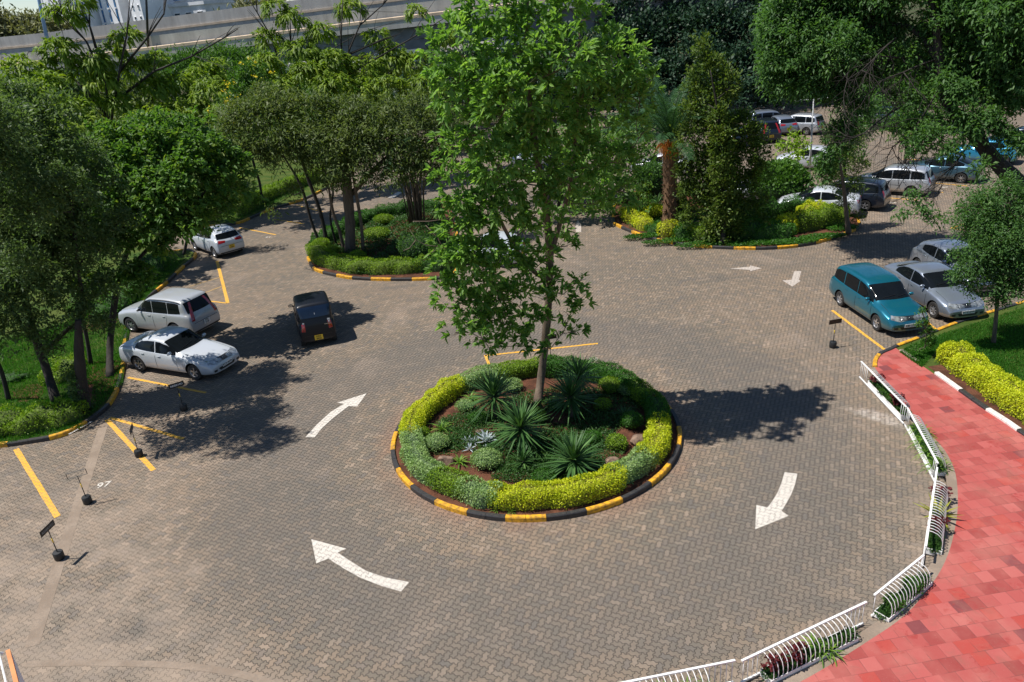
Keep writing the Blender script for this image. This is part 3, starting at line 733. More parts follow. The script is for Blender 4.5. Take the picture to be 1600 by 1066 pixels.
    A_, B_, dd_ = slab(r0+.02, top(r0), rwd-.05, r1-.02, top(r1), hw2-.10, .10, -1)
    patch('rear_window', A_, B_, dd_, GL, .006, 8)
    # front: lamps, grille, intake, plate
    zn = belt(.3)
    for sgn in (1, -1):
        patch('headlight', [(-.6, sgn*w0*.52, zn+.0), (-.45, sgn*w0*.75, zn+.035), (-.15, sgn*w0*.99, zn+.06)], [(-.6, sgn*w0*.50, zn-.10), (-.45, sgn*w0*.72, zn-.13), (-.15, sgn*w0*1.0, zn-.05)], (1, -sgn*.45, 0), M['lamp'], .006, 6)
        patch('fog_lamp', [(-1, sgn*w0*.56, .40), (-1, sgn*w0*.74, .41)], [(-1, sgn*w0*.58, .32), (-1, sgn*w0*.73, .33)], (1, 0, 0), M['trim'], .005, 4)
    g = patch('grille', [(-1, y*w0*.47, zn+.03) for y in (-1, 0, 1)], [(-1, y*w0*.42, zn-.10) for y in (-1, 0, 1)], (1, 0, 0), M['trim'], .006, 5)
    gb = MB()
    for zz in (zn-.005, zn-.04, zn-.075): gb.tube([surf((-1, y*w0*.44, zz), (1, 0, 0), .014) for y in (-1, -.5, 0, .5, 1)], .005, 4)
    e_ = surf((-1, 0, zn-.03), (1, 0, 0), .020); gb.tube([e_+Vector((0, .07*math.cos(q), .045*math.sin(q))) for q in np.linspace(0, 2*math.pi, 13)], .008, 5)
    gb.build('grille_bars', M['chrome'], g, smooth=True)
    patch('air_intake', [(-1, y*w0*.48, .42) for y in (-1, 0, 1)], [(-1, y*w0*.40, .31) for y in (-1, 0, 1)], (1, 0, 0), M['trim'], .005, 5)
    def plate(txt, front, matn, two=False, z=.46):
        fx = surf((-1 if front else L+1, 0, z), (1 if front else -1, 0, 0), .03)
        pw, ph = (.34, .20) if two else (.50, .12)
        mb = MB(); mb.box((fx.x, 0, z), (.014, pw, ph)); o = mb.build('number_plate', M[matn], root)
        tm = M['black_text']
        rot = Matrix(((0, 0, -1, 0), (-1, 0, 0, 0), (0, 1, 0, 0), (0, 0, 0, 1))) if front else Matrix(((0, 0, 1, 0), (1, 0, 0, 0), (0, 1, 0, 0), (0, 0, 0, 1)))
        lines = txt.split('|')
        for i, t in enumerate(lines):
            dz = 0 if len(lines) == 1 else (.048 if i == 0 else -.048)
            text_mesh(t, .105, 'plate_lettering', tm, o, Matrix.Translation((fx.x + (-.0085 if front else .0085), 0, z+dz)) @ rot, .0015, True)
    if front_plate: plate(front_plate, True, plate_mat)
    # rear: lamps, plate, bumper line
    zr = belt(L-.15)
    if kind in ('wagon', 'suv', 'kei'):
        zz1, zz0 = ((top(K['rwn'][0])-.05), .80) if kind == 'suv' else ((zr+.16, .78) if kind == 'wagon' else (1.04, .72))
        for sgn in (1, -1):
            patch('tail_light', [(L+.5, sgn*w0*(.73 if kind == 'suv' else .86), zz1), (L+.35, sgn*w0*(.80 if kind == 'suv' else .97), zz1)], [(L+.5, sgn*w0*.86, zz0), (L+.3, sgn*w0*.98, zz0+.02)], (-1, -sgn*.35, 0), M['tail'], .008, 9)
    else:
        for sgn in (1, -1):
            patch('tail_light', [(L+.5, sgn*w0*.56, zr-.02), (L+.35, sgn*w0*.99, zr+.03)], [(L+.5, sgn*w0*.60, zr-.13), (L+.3, sgn*w0*1.0, zr-.14)], (-1, -sgn*.35, 0), M['tail'], .008, 6)
    if rear_plate: plate(rear_plate, False, plate_mat, '|' in rear_plate, .60 if kind not in ('kei',) else .42)
    patch('rear_bumper_strip', [(L+1, y*w0*.86, .36) for y in (-1, -.5, 0, .5, 1)], [(L+1, y*w0*.80, .29) for y in (-1, -.5, 0, .5, 1)], (-1, 0, 0), M['trim'], .006, 3)
    if kind not in ('sedan', 'saloon'):
        zt = .70 if kind != 'kei' else .52
        patch('tailgate_seam', [(L+1, y*w0*.74, zt+.008) for y in (-1, -.5, 0, .5, 1)], [(L+1, y*w0*.74, zt-.008) for y in (-1, -.5, 0, .5, 1)], (-1, 0, 0), M['trim'], .004, 3)
    else:
        patch('boot_seam', [(L+1, y*w0*.62, .62+.008) for y in (-1, 0, 1)], [(L+1, y*w0*.62, .62-.008) for y in (-1, 0, 1)], (-1, 0, 0), M['trim'], .004, 3)
    # bonnet seam
    for sgn in (1, -1):
        xs = np.linspace(.35, x0-.04, 6)
        patch('bonnet_seam', [(x, sgn*(w0*.735), 2.0) for x in xs], [(x, sgn*(w0*.735-.010), 2.0) for x in xs], (0, 0, -1), M['trim'], .003, 2, sub=1)
    # mirrors
    for sgn in (1, -1):
        mx = x0+.42 if kind != 'kei' else x0+.30; mz = belt(mx)+.10
        b = surf((mx, sgn*1.6, mz-.04), (0, -sgn, 0), 0); b = Vector((mx, sgn*min(abs(b.y), w0*.95), mz-.03))
        mb = MB(); c = b + Vector((-.01, sgn*(.13 if kind != 'kei' else .17), .05)); nseg = 12
        # rounded mirror shell as a squashed ball
        vs = []; fs = []
        for a in range(7):
            th = math.pi*a/6
            for k in range(nseg):
                ph = 2*math.pi*k/nseg; q = Vector((math.cos(th)*.055, math.sin(th)*math.cos(ph)*.105, math.sin(th)*math.sin(ph)*.070))
                if q.x > .03: q.x = .03
                vs.append(c+q)
        for a in range(6):
            for k in range(nseg): fs.append((a*nseg+k, a*nseg+(k+1) % nseg, (a+1)*nseg+(k+1) % nseg, (a+1)*nseg+k))
        mb.add(vs, fs); mb.tube([b, c+Vector((0, -sgn*.05, -.03))], .02, 6)
        mo = mb.build('wing_mirror', PM if kind != 'kei' else M['trim'], root, smooth=True)
        g2 = MB(); g2.box((c.x+.034, c.y, c.z), (.006, .16, .10)); g2.build('mirror_glass', M['chrome'], mo)
    # wheels
    tm = MB(); prof = [(tr*.60, -.09), (tr*.72, -.10), (tr*.93, -.095), (tr*.99, -.075), (tr, -.03), (tr, .03), (tr*.99, .075), (tr*.93, .095), (tr*.72, .10), (tr*.60, .09)]
    N = 28; vs = []; fs = []
    for r_, yy in prof:
        for k in range(N):
            q = 2*math.pi*k/N; vs.append((r_*math.cos(q), yy, r_*math.sin(q)))
    for i in range(len(prof)-1):
        for k in range(N): fs.append((i*N+k, i*N+(k+1) % N, (i+1)*N+(k+1) % N, (i+1)*N+k))
    tm.add(vs, fs)
    rm = MB(); rr = tr*.66
    vs = []; fs = []
    for r_, yy in [(rr, .085), (rr*.94, .092), (rr*.88, .07), (rr*.86, .01)]:
        for k in range(N):
            q = 2*math.pi*k/N; vs.append((r_*math.cos(q), yy, r_*math.sin(q)))
    for i in range(3):
        for k in range(N): fs.append((i*N+k, i*N+(k+1) % N, (i+1)*N+(k+1) % N, (i+1)*N+k))
    rm.add(vs, fs)
    ns = 5 if kind in ('sedan', 'wagon', 'kei') else 7
    for k in range(ns):
        q = 2*math.pi*k/ns+.3
        for dq in ((-.13, .13) if ns == 5 else (0,)):
            c_, s_ = math.cos(q+dq), math.sin(q+dq); ci, si = math.cos(q), math.sin(q)
            a_ = Vector((ci*rr*.15, .078, si*rr*.15)); b_ = Vector((c_*rr*.92, .066, s_*rr*.92)); t_ = Vector((-s_, 0, c_))*rr*.085; d_ = Vector((0, .02, 0))
            rm.add([a_-t_, a_+t_, b_+t_, b_-t_, a_-t_-d_, a_+t_-d_, b_+t_-d_, b_-t_-d_], [(0,1,2,3), (0,4,5,1), (1,5,6,2), (2,6,7,3), (3,7,4,0)])
    vs = [(math.cos(2*math.pi*k/12)*rr*.24, .082, math.sin(2*math.pi*k/12)*rr*.24) for k in range(12)]; rm.add(vs, [tuple(range(12))])
    bk = MB(); bk.add([(math.cos(2*math.pi*k/24)*rr*.9, .012, math.sin(2*math.pi*k/24)*rr*.9) for k in range(24)], [tuple(range(24))])
    ty0 = tm.build('wheel', M['tyre'], root, smooth=True); set_smooth(ty0, 40)
    rm0 = rm.build('rim', M['rim'], ty0); set_smooth(rm0, 35); bk0 = bk.build('brake_disc', M['trim'], ty0)
    first = True
    for wx in K['wh']:
        for sgn in (1, -1):
            t = ty0 if first else copy_tree(ty0, root); first = False
            t.location = (wx, sgn*(w0-.125), tr); t.rotation_euler = (0, 0, 0 if sgn > 0 else math.pi)
    if rails:
        rl = MB()
        for sgn in (1, -1):
            pts = []
            for x in np.linspace(1.75, 4.0, 9):
                p = surf((x, sgn*(rwd+.0), 2.5), (0, 0, -1), 0); pts.append(p + Vector((0, 0, .035 if 1.8 < x < 3.95 else .005)))
            rl.tube(pts, .020, 6)
        rl.build('roof_rails', M['trim'], root, smooth=True)
    if spoiler:
        sp = MB(); x_ = K['rwn'][0]-.08 if kind != 'sedan' else L-.22
        zz = top(x_)+.03
        sp.add([(x_-.10, -w0*.62, zz-.03), (x_-.10, w0*.62, zz-.03), (x_+.12, w0*.60, zz+.02), (x_+.12, -w0*.60, zz+.02), (x_+.12, w0*.60, zz-.01), (x_+.12, -w0*.60, zz-.01)], [(0,1,2,3), (3,2,4,5), (0,5,4,1)])
        sp.build('spoiler', PM, root)
    if kind in ('sedan', 'saloon', 'wagon', 'hatch'):   # side visor tint strips / sill line
        pass
    for o in root.children: pass
    root['_L'] = L; root['_w'] = w0; root['_wf'] = K['wh'][0]; root['_wr'] = K['wh'][1]
    return root
def put_car(root, fw, heading, side, label, cat='car', group=None, z=0.004):
    """stand the car so that its front wheel on `side` (+1 left, -1 right of the heading) touches fw; heading in degrees"""
    h = R(heading); fx, fy = math.cos(h), math.sin(h); lx, ly = -fy, fx; wf, w = root['_wf'], root['_w']
    # local +x runs from nose to tail; local y>0 is the car's right-hand side
    nose = (fw[0] + fx*wf - lx*side*(w-.03), fw[1] + fy*wf - ly*side*(w-.03))
    root.location = (nose[0], nose[1], z); root.rotation_euler = (0, 0, h + math.pi)
    tag(root, label, cat, group); return root
def repaint(root, paint, old, gl=None):
    def rec(o):
        if o.type == 'MESH':
            for sidx, sl_ in enumerate(o.material_slots):
                if sl_.material == PAINT[old]:
                    sl_.link = 'OBJECT'; sl_.material = PAINT[paint]
        for c in o.children: rec(c)
    rec(root)
# ================================================================== THE SETTING
def gp(L, z=0.0): return [G(x, y, z) for x, y in L]
def struct(o): o['kind'] = 'structure'; return o
def smooth_path(P, k=6, closed=False):
    P = [Vector((p[0], p[1], 0)) for p in P]; n = len(P); Q = []
    rng = range(n if closed else n-1)
    for i in rng:
        p0 = P[(i-1) % n] if closed else P[max(i-1, 0)]; p1 = P[i]; p2 = P[(i+1) % n]; p3 = P[(i+2) % n] if closed else P[min(i+2, n-1)]
        for q in range(k):
            t = q/k; Q.append(.5*((2*p1) + (p2-p0)*t + (2*p0-5*p1+4*p2-p3)*t*t + (3*p1-p0-3*p2+p3)*t**3))
    if not closed: Q.append(P[-1])
    return [(q.x, q.y) for q in Q]
def grid_sheet(name, x0, x1, y0, y1, nx, ny, z, mat, hf=None):
    mb = MB(); vs = []
    for j in range(ny+1):
        for i in range(nx+1):
            x = x0+(x1-x0)*i/nx; y = y0+(y1-y0)*j/ny; vs.append((x, y, z + (hf(x, y) if hf else 0)))
    mb.add(vs, [(j*(nx+1)+i, j*(nx+1)+i+1, (j+1)*(nx+1)+i+1, (j+1)*(nx+1)+i) for j in range(ny) for i in range(nx)])
    return struct(mb.build(name, mat, smooth=True))
grid_sheet('ground', -900, 900, -60, 1600, 40, 40, -.03, M['ground'])
mb = MB(); mb.poly([(-40, -6), (75, -6), (78, 40), (62, 86), (20, 92), (-8, 84), (-30, 74), (-60, 60)], 0.0)
struct(mb.build('paved_yard', M['pavers']))

# kerb outlines
i2 = smooth_path([(-10.9,41.4),(-10.67,40.44),(-10.25,39.25),(-9.64,38.38),(-8.47,37.4),(-7.4,36.76),(-5.42,36.15),(-3.3,35.85),(-2.5,36.5),(-2.45,38.5),(-2.69,44.48),(-3.3,50.3),(-4.6,51.8),(-6.4,51.5),(-9.29,48.6),(-10.8,44.4)], 5, True)
i3 = smooth_path([(6.35,43.6),(6.47,42.52),(6.85,41.5),(7.61,39.91),(8.69,38.56),(10.09,37.52),(12.4,36.58),(14.28,36.45),(16.08,37.02),(18.09,38.3),(18.87,39.31),(18.9,41.3),(15.31,43.37),(13.43,48.3),(11.6,50.6),(9.2,50.3),(7.1,47.5)], 5, True)
i1 = [(ISL[0]+4.45*math.cos(2*math.pi*k/96), ISL[1]+4.45*math.sin(2*math.pi*k/96)) for k in range(96)]
leftk = smooth_path(gp([(-160,705),(-60,703),(0,700),(45,694),(85,687),(120,674),(150,655),(172,636),(186,612),(194,585),(197,560),(200,525),(208,498),(228,472),(262,444),(285,422),(308,401)]) + [G(295,392), G(262,394), G(252,380), G(270,362), G(320,356), G(370,351), G(398,340), G(430,327), G(478,312), G(520,290)] + [(-12, 66), (-13, 90)], 5)
rightk = smooth_path(gp([(1363,578),(1364,566),(1372,556),(1388,549),(1400,543),(1440,528),(1490,508),(1550,489),(1600,474),(1680,452),(1760,425)]), 5)
def kerb(path, closed, w=.14, h=.15, band=1.05, phase=0.0, side=1, mats=('kerb_y', 'kerb_b'), name='kerb', stone=.52, first=0):
    """a row of chamfered kerb stones, painted in bands; `side` says on which side of the path the stones lie"""
    P = [Vector((p[0], p[1], 0)) for p in path]
    if closed: P.append(P[0])
    cum = [0]
    for a, b in zip(P, P[1:]): cum.append(cum[-1]+(b-a).length)
    T = cum[-1]
    def at(s):
        s = s % T if closed else max(0, min(T, s)); i = max(0, min(len(P)-2, int(np.searchsorted(cum, s))-1))
        f = (s-cum[i])/max(cum[i+1]-cum[i], 1e-9); d = (P[i+1]-P[i]).normalized()
        return P[i].lerp(P[i+1], f), Vector((-d.y, d.x, 0))*side
    if closed: band = T/(2*round(T/band/2))
    mb = MB(); rs = random.Random(5); ns = max(1, round(band/stone)); sl = band/ns
    c = .018; prof = [(0, -.05), (0, h-c*1.5), (c, h), (w-c, h), (w, h-c), (w, -.05)]
    s = 0.0; k = 0
    while s < T-.05:
        dz = rs.uniform(-.006, .006); e = min(s+sl-.010, T); cuts = 3; vs = []
        for q in range(cuts+1):
            p, nrm = at(s+phase+(e-s)*q/cuts)
            for a, z in prof: vs.append((p.x+nrm.x*a, p.y+nrm.y*a, z+dz))
        n = len(prof); fs = [(q*n+i, q*n+i+1, (q+1)*n+i+1, (q+1)*n+i) for q in range(cuts) for i in range(n-1)]
        fs += [tuple(range(n))[::-1], tuple(cuts*n+i for i in range(n))]
        mb.add(vs, fs, (k//ns+first) % 2); s += sl; k += 1
    return struct(mb.build(name, [M[m] for m in mats]))
A0 = math.atan2(G(790.4,813)[1]-ISL[1], G(790.4,813)[0]-ISL[0]) % (2*math.pi)
kerb(i1, True, phase=A0*4.45, side=1)
kerb(i2, True, phase=.35, side=1); kerb(i3, True, phase=.5, side=1)
kerb(leftk, False, side=1, first=0, band=1.3); kerb(rightk, False, side=-1, band=1.1)
# beds and lawns, inside the kerbs
def inset_fan(name, path, z, mat, inset=.10, cz=.0):
    cx_ = sum(p[0] for p in path)/len(path); cy_ = sum(p[1] for p in path)/len(path); mb = MB(); n = len(path)
    rings = [1.0, .7, .4, .0]; vs = []; rs = random.Random(3)
    for ri, f in enumerate(rings[:-1]):
        for p in path:
            d = Vector((p[0]-cx_, p[1]-cy_)); L = d.length; q = d*(max(L-inset, .1)/L)*f
            vs.append((cx_+q.x, cy_+q.y, z + cz*(1-f) + (rs.uniform(-.02, .03) if ri else 0)))
    vs.append((cx_, cy_, z+cz)); fs = []
    for r in range(len(rings)-2):
        for k in range(n): k2 = (k+1) % n; fs.append((r*n+k, r*n+k2, (r+1)*n+k2, (r+1)*n+k))
    b = (len(rings)-2)*n
    for k in range(n): fs.append((b+k, b+(k+1) % n, len(vs)-1))
    mb.add(vs, fs); return struct(mb.build(name, mat, smooth=True))
inset_fan('soil_bed', i1, .09, M['soil'], cz=.12); inset_fan('soil_bed', i2, .09, M['soil'], cz=.08); inset_fan('soil_bed', i3, .09, M['soil'], cz=.08)
def sheet(name, outline, z, mat):
    mb = MB(); mb.poly(outline, z); o = mb.build(name, mat)
    b = bmesh.new(); b.from_mesh(o.data); bmesh.ops.triangulate(b, faces=b.faces)
    for f in b.faces:
        if f.normal.z < 0: f.normal_flip()
    b.to_mesh(o.data); b.free(); return struct(o)
def off_path(path, d):
    o = []
    for i, p in enumerate(path):
        a = Vector(path[max(i-1, 0)]); b = Vector(path[min(i+1, len(path)-1)]); t = (b-a).normalized(); o.append((p[0]-t.y*d, p[1]+t.x*d))
    return o
sheet('left_lawn', off_path(leftk, .10) + [(-13, 118), (-160, 118), (-160, 20)], .10, M['lawn'])
wr = smooth_path(gp([(1400,549),(1424,566),(1450,583),(1490,612),(1530,641),(1565,664),(1600,688),(1680,735),(1760,790)]), 4)   # walkway's far edge
rl = off_path(rightk, -.10)
i0 = next(i for i, p in enumerate(rl) if p[0] > wr[0][0]+.02)
sheet('right_lawn', [(p[0], p[1]) for p in wr[::-1]] + rl[i0:] + [(60, 36), (60, 8)], .095, M['lawn'])
wl = smooth_path(gp([(1366,578),(1380,600),(1400,627),(1422,655),(1450,688),(1470,712),(1484,745),(1487,790),(1482,830),(1470,872),(1448,912),(1405,962),(1345,1004),(1270,1050),(1210,1080),(1100,1120),(960,1150)]), 4)
wl = wl[:5] + [(p[0]+(p[0]-ISL[0])/math.dist(p, ISL)*.12*min(1, (i-4)/8), p[1]+(p[1]-ISL[1])/math.dist(p, ISL)*.12*min(1, (i-4)/8)) for i, p in enumerate(wl) if i > 4]
walk = wl[::-1] + rightk[1:i0+1] + wr + [(40, 6), (20, -8), (2, 2)]
sheet('red_walkway', walk, .112, M['tiles'])
# pale concrete edging between walkway and yard
mb = MB(); a = off_path(wl, -.02); b = off_path(wl, .20 if True else 0)
# work out which side faces the yard: the yard lies towards the island
def toward(p, q, d):
    v = (Vector(q)-Vector(p)).normalized(); return (p[0]+v.x*d, p[1]+v.y*d)
oa = [toward(p, ISL, .24) for p in wl]
n = len(wl); vs = [(p[0], p[1], .109) for p in wl] + [(p[0], p[1], .105) for p in oa] + [(p[0], p[1], -.02) for p in oa] + [(p[0], p[1], -.02) for p in wl]
mb.add(vs, [(i, i+1, n+i+1, n+i) for i in range(n-1)] + [(n+i, n+i+1, 2*n+i+1, 2*n+i) for i in range(n-1)])
struct(mb.build('concrete_edging', M['strip']))
# far kerb of the walkway: white and black stones, broken at the start by bare concrete
kerb(wr[9:], False, side=1, mats=('kerb_w', 'kerb_b'), band=1.25, h=.19, w=.16, name='walkway_kerb')
kerb(wr[1:6], False, side=1, mats=('kerb_c', 'kerb_c'), band=1.0, h=.14, w=.16, name='bare_kerb')
# bare earth between the walkway kerb and the golden hedge
a = off_path(wr[7:], .14); b = off_path(wr[7:], .62); n = len(a); mb = MB()
mb.add([(p[0], p[1], .104) for p in a]+[(p[0], p[1], .104) for p in b], [(i, i+1, n+i+1, n+i) for i in range(n-1)])
o = mb.build('earth_strip', M['soil']); struct(o)
# drainage strips across the yard
def ribbon(name, path, w, z, mat, st=True):
    P = smooth_path(path, 6) if len(path) > 2 else path
    a = off_path(P, w/2); b = off_path(P, -w/2); n = len(P); mb = MB()
    mb.add([(p[0], p[1], z) for p in a] + [(p[0], p[1], z) for p in b], [(n+i, n+i+1, i+1, i) for i in range(n-1)])
    o = mb.build(name, mat); 
    return struct(o) if st else o
ribbon('drain_strip', gp([(165,655),(128,770),(92,880),(50,1010)]), .30, .004, M['strip'])
ribbon('drain_strip', gp([(40,1038),(160,1036),(300,1042),(400,1060),(470,1090)]), .17, .005, M['strip'])

sheet('earth_patch', smooth_path([G(x, y, .1) for x, y in [(122,648),(148,636),(168,620),(181,596),(186,570),(165,556),(140,580),(122,610)]], 4, True), .104, M['soil'])
sheet('earth_patch', smooth_path([G(x, y, .1) for x, y in [(20,612),(50,600),(70,606),(60,622),(30,628)]], 4, True), .104, M['soil'])
sheet('earth_patch', smooth_path([G(x, y, .1) for x, y in [(130,520),(190,500),(205,470),(180,468),(140,490)]], 4, True), .104, M['soil'])
# ---------------------------------------------------------------- road markings
def marking(name, px, mat, label, cat, group=None, z=.006):
    mb = MB(); P = gp(px); c = (sum(p[0] for p in P)/len(P), sum(p[1] for p in P)/len(P))
    mb.poly([(p[0]-c[0], p[1]-c[1]) for p in P], 0)
    o = mb.build(name, M[mat], loc=(c[0], c[1], z))
    b = bmesh.new(); b.from_mesh(o.data); bmesh.ops.triangulate(b, faces=b.faces)
    for f in b.faces:
        if f.normal.z < 0: f.normal_flip()
    b.to_mesh(o.data); b.free()
    return tag(o, label, cat, group)
AG = 'arrows painted on the roundabout'
marking('road_arrow', [(486.5,842.8),(541,857.7),(527.4,863.8),(545,875.6),(572,892.5),(602.4,902.6),(639,910),(626.8,924.6),(595.7,916),(562,902.6),(534.9,887.4),(513,873.2),(494.3,880.7)], 'white_paint', 'curved white arrow painted below and left of the round planted island', 'road arrow', AG)
marking('road_arrow', [(573,614.8),(557.8,635.7),(545,634.7),(521.4,652.6),(502.8,669.5),(491.6,683.7),(477.4,683.4),(496,662.8),(516.3,644.2),(537.6,631.4),(526.4,629.7)], 'white_paint', 'curved white arrow pointing up right, left of the round island', 'road arrow', AG)
marking('road_arrow', [(1226,738.3),(1246,740.8),(1242,757.9),(1235.7,774.4),(1221.3,799),(1232,806.4),(1180,827.5),(1182,789.3),(1199.6,793.2),(1207.9,781.6),(1215,770),(1221.3,753.7)], 'white_paint', 'white arrow pointing down left, between the round island and the white railings', 'road arrow', AG)
marking('road_arrow', [(1241,424),(1252,424),(1248,438),(1251,439),(1238,448),(1222.5,438.6),(1236.6,437.5)], 'faded_paint', 'small faded arrow on the bricks left of the teal car', 'road arrow')
marking('road_arrow', [(1140,420),(1172,417),(1172,415),(1190,419.5),(1172,424),(1172,422)], 'faded_paint', 'thin worn sideways arrow in front of the island with the palm', 'road arrow')
marking('road_arrow', [(899,352),(903,344),(908,352),(908,363),(900,363)], 'faded_paint', 'short pale arrow just right of the tall tree trunk, far across the yard', 'road arrow')
marking('road_arrow', [(606,309),(622,300),(630,300),(614,310)], 'white_paint', 'white stroke of paint on the bricks behind the left island', 'road arrow')
BG = 'yellow parking bay lines'
def bay(p, q, label, w=.12, mat='yellow_paint'):
    A, B = G(*p), G(*q); c = ((A[0]+B[0])/2, (A[1]+B[1])/2); L = math.dist(A, B); mb = MB(); n = max(2, int(L/.4)); vs = []; rs = random.Random(int(p[0]))
    for i in range(n+1):
        x = -L/2+L*i/n
        vs += [(x, w/2+rs.uniform(-.006, .006), 0), (x, -w/2+rs.uniform(-.006, .006), 0)]
    mb.add(vs, [(2*i, 2*i+1, 2*i+3, 2*i+2) for i in range(n)])
    o = mb.build('bay_line', M[mat], loc=(c[0], c[1], .007)); o.rotation_euler = (0, 0, math.atan2(B[1]-A[1], B[0]-A[0]))
    for f in o.data.polygons: pass
    return tag(o, label, 'road marking', BG)
bay((25,702),(90,808), 'thick yellow bay line nearest the front left corner', .17)
bay((167,656),(240,735), 'thick yellow line running under the dark bollard base', .16)
bay((172,653),(287,686), 'yellow line slanting right from the yellow kerb corner', .13)
bay((200,590),(322,614), 'yellow line just in front of the white sedan', .12)
bay((339,408),(356,474), 'thick yellow line behind the white estate car', .16)
bay((354,474),(322,470), 'short yellow line ending behind the white estate car roof', .11)
bay((312,461),(348,447), 'worn yellow line above the white estate car', .09, 'faint_yellow')
bay((296,448),(345,433), 'faint yellow line in tree shade above the white estate car', .08, 'faint_yellow')
bay((374,356),(431,367), 'yellow line just beyond the white hatchback', .12)
bay((428,343),(476,350), 'yellow line farther along the left kerb', .12)
bay((464,321),(504,331), 'farthest yellow line beside the left island', .12)
bay((758,556),(934,537), 'long yellow line just behind the round island', .11)
bay((758,555),(764,570), 'short yellow end stroke behind the round island', .11)
bay((864,563),(876,572), 'small yellow stroke right of the tree trunk base', .10)
bay((1300,485),(1384,548), 'yellow line beside the teal car', .12)
bay((1440,497),(1470,521), 'yellow line between the teal car and the silver saloon', .11)
bay((1447,285),(1512,291), 'yellow line between the silver estate and grey blue saloon', .12)
bay((1370,308),(1434,313), 'yellow line in front of the silver estate car', .12)
bay((1446,298),(1474,301), 'short yellow line right of the silver estate car', .10)
bay((1486,357),(1508,350), 'short slanted yellow line beside the small right tree', .10)
bay((1486,357),(1506,360), 'short level yellow line beside the small right tree', .10)
bay((1410,249),(1440,250), 'yellow line above the grey blue saloon', .10)
def floor_text(t, px, size, rz, label, mat='white_paint'):
    p = G(*px); e = empty('bay_number', (p[0], p[1], .008), 0)
    bpy.data.objects.remove(e)
    o = text_mesh(t, size, 'bay_number', M[mat], None, Matrix.Rotation(rz, 4, 'Z'), .0, True); o.location = (p[0], p[1], .009)
    return tag(o, label, 'painted number', 'numbers painted in the bays')
floor_text('97', (162,758), .40, R(14), 'white number 97 painted on the bricks right of the empty sign frame')
floor_text('98', (927,562), .34, R(0), 'small white number behind the round island, right of the trunk')
floor_text('86', (1396,317), .36, R(-10), 'white number painted in front of the silver estate car')
floor_text('87', (1477,293), .36, R(-10), 'white number painted in front of the grey blue saloon')
floor_text('91', (419,371), .36, R(0), 'white number painted beyond the white hatchback')
# lettering painted on the black kerb, front left
pk = G(116,676,.15); pk2 = G(139,663,.15)
ko = text_mesh('BENNY  COLLINS', .115, 'kerb_lettering', M['white_text'], None, Matrix.Rotation(math.atan2(pk2[1]-pk[1], pk2[0]-pk[0]), 4, 'Z'), 0); ko.location = (*G(126,668.5,.165), .166)
tag(ko, 'small white lettering on the black stretch of the left kerb', 'lettering')

# ================================================================== CARS
def fwd(p, h, d): return (p[0]+math.cos(R(h))*d, p[1]+math.sin(R(h))*d)
CG = 'cars parked round the yard'
c = make_car('sedan', 'white', front_plate='KCA 087D'); put_car(c, G(306,594.7), -25, -1, 'white sedan with leaf shadows parked nose out beside the left kerb', 'car', CG)
c = make_car('suv', 'suv', rear_plate='KBC|314K', plate_mat='plate_w', rails=True); put_car(c, (-16.7,32.0), 155, 1, 'white estate with black roof rails and tall red tail lights behind the white sedan', 'car', CG)
c = make_car('hatch', 'white', rear_plate='KCT|208B', plate_mat='plate_y'); put_car(c, fwd((-16.45,42.67), 133, 2.57), 133, 1, 'white hatchback half hidden under the broad leaved tree', 'car', CG)
c_h = c
c = make_car('kei', 'black', rear_plate='KBY|445E', plate_mat='plate_y', blueglass=True, name='driving_car'); put_car(c, fwd(G(471.5,540.4), 107, 2.4), 107, 1, 'small tall black hatchback driving away across the yard', 'car')
# stickers on the black car's tailgate
lx = MB()
for (y, z, w_, h_) in ((-.50, 1.10, .10, .07), (-.50, 1.02, .06, .06), (.0, 1.40, .03, .07), (.50, 1.08, .07, .06)):
    lx.box((3.30 + (1.30-z)*.20+.045, -y*1.0, z), (.004, w_, h_))
k_ = lx.build('sticker', M['white_text'], c)
text_mesh('WAGON', .06, 'badge', M['chrome'], c, Matrix.Translation((3.425, .42, .93)) @ Matrix(((0,0,1,0),(1,0,0,0),(0,1,0,0),(0,0,0,1))), .001, True)
c = make_car('wagon', 'teal', front_plate='KBF 273U'); c_w = c; put_car(c, G(1366.9,516.6), -84, -1, 'teal blue estate car at the near end of the right hand row', 'car', CG)
c = make_car('saloon', 'silver', front_plate='KCG 377V'); c_s = c; put_car(c, G(1455.5,496.5), -84, -1, 'silver blue saloon parked right of the teal estate', 'car', CG)
def again(src, old, paint, label, pos=None, head=0, rear=None, group=CG, side=1):
    c = copy_tree(src); L = c['_L']
    if paint != old: repaint(c, paint, old)
    if rear is not None:
        nose = fwd(rear, head, L); c.location = (nose[0], nose[1], .004); c.rotation_euler = (0, 0, R(head)+math.pi); tag(c, label, 'car', group)
    else: put_car(c, pos, head, side, label, 'car', group)
    return c
a2 = G(1455.5,496.5)
again(c_h, 'white', 'silver', 'silver hatchback mostly behind the small right tree, beside the silver saloon', (a2[0]+2.15, a2[1]+2.3), -84, side=-1)
c_wh = make_car('saloon', 'white'); put_car(c_wh, G(1232,337), 150, 1, 'white saloon parked behind the hedge of the palm island', 'car', CG)
again(c_h, 'white', 'white', 'white car hidden behind the lower leaves of the tall middle tree', G(717,415), 156)
w1 = again(c_w, 'teal', 'silver2', 'silver estate car behind the hanging branches, wheel and tail lamp in view', fwd(G(1422,308), 141, 2.6), 141)
again(c_w, 'teal', 'navy', 'dark navy estate between the white saloon and the silver estate', fwd(G(1350,330), 141, 2.6), 141)
again(c_s, 'silver', 'greyblue', 'grey blue saloon behind the hanging branches on the right', fwd(G(1500,287), 139, 2.6), 139)
again(c_h, 'white', 'sky', 'light blue hatchback in the far right row', fwd(G(1567,258.5), 139, 2.57), 139)
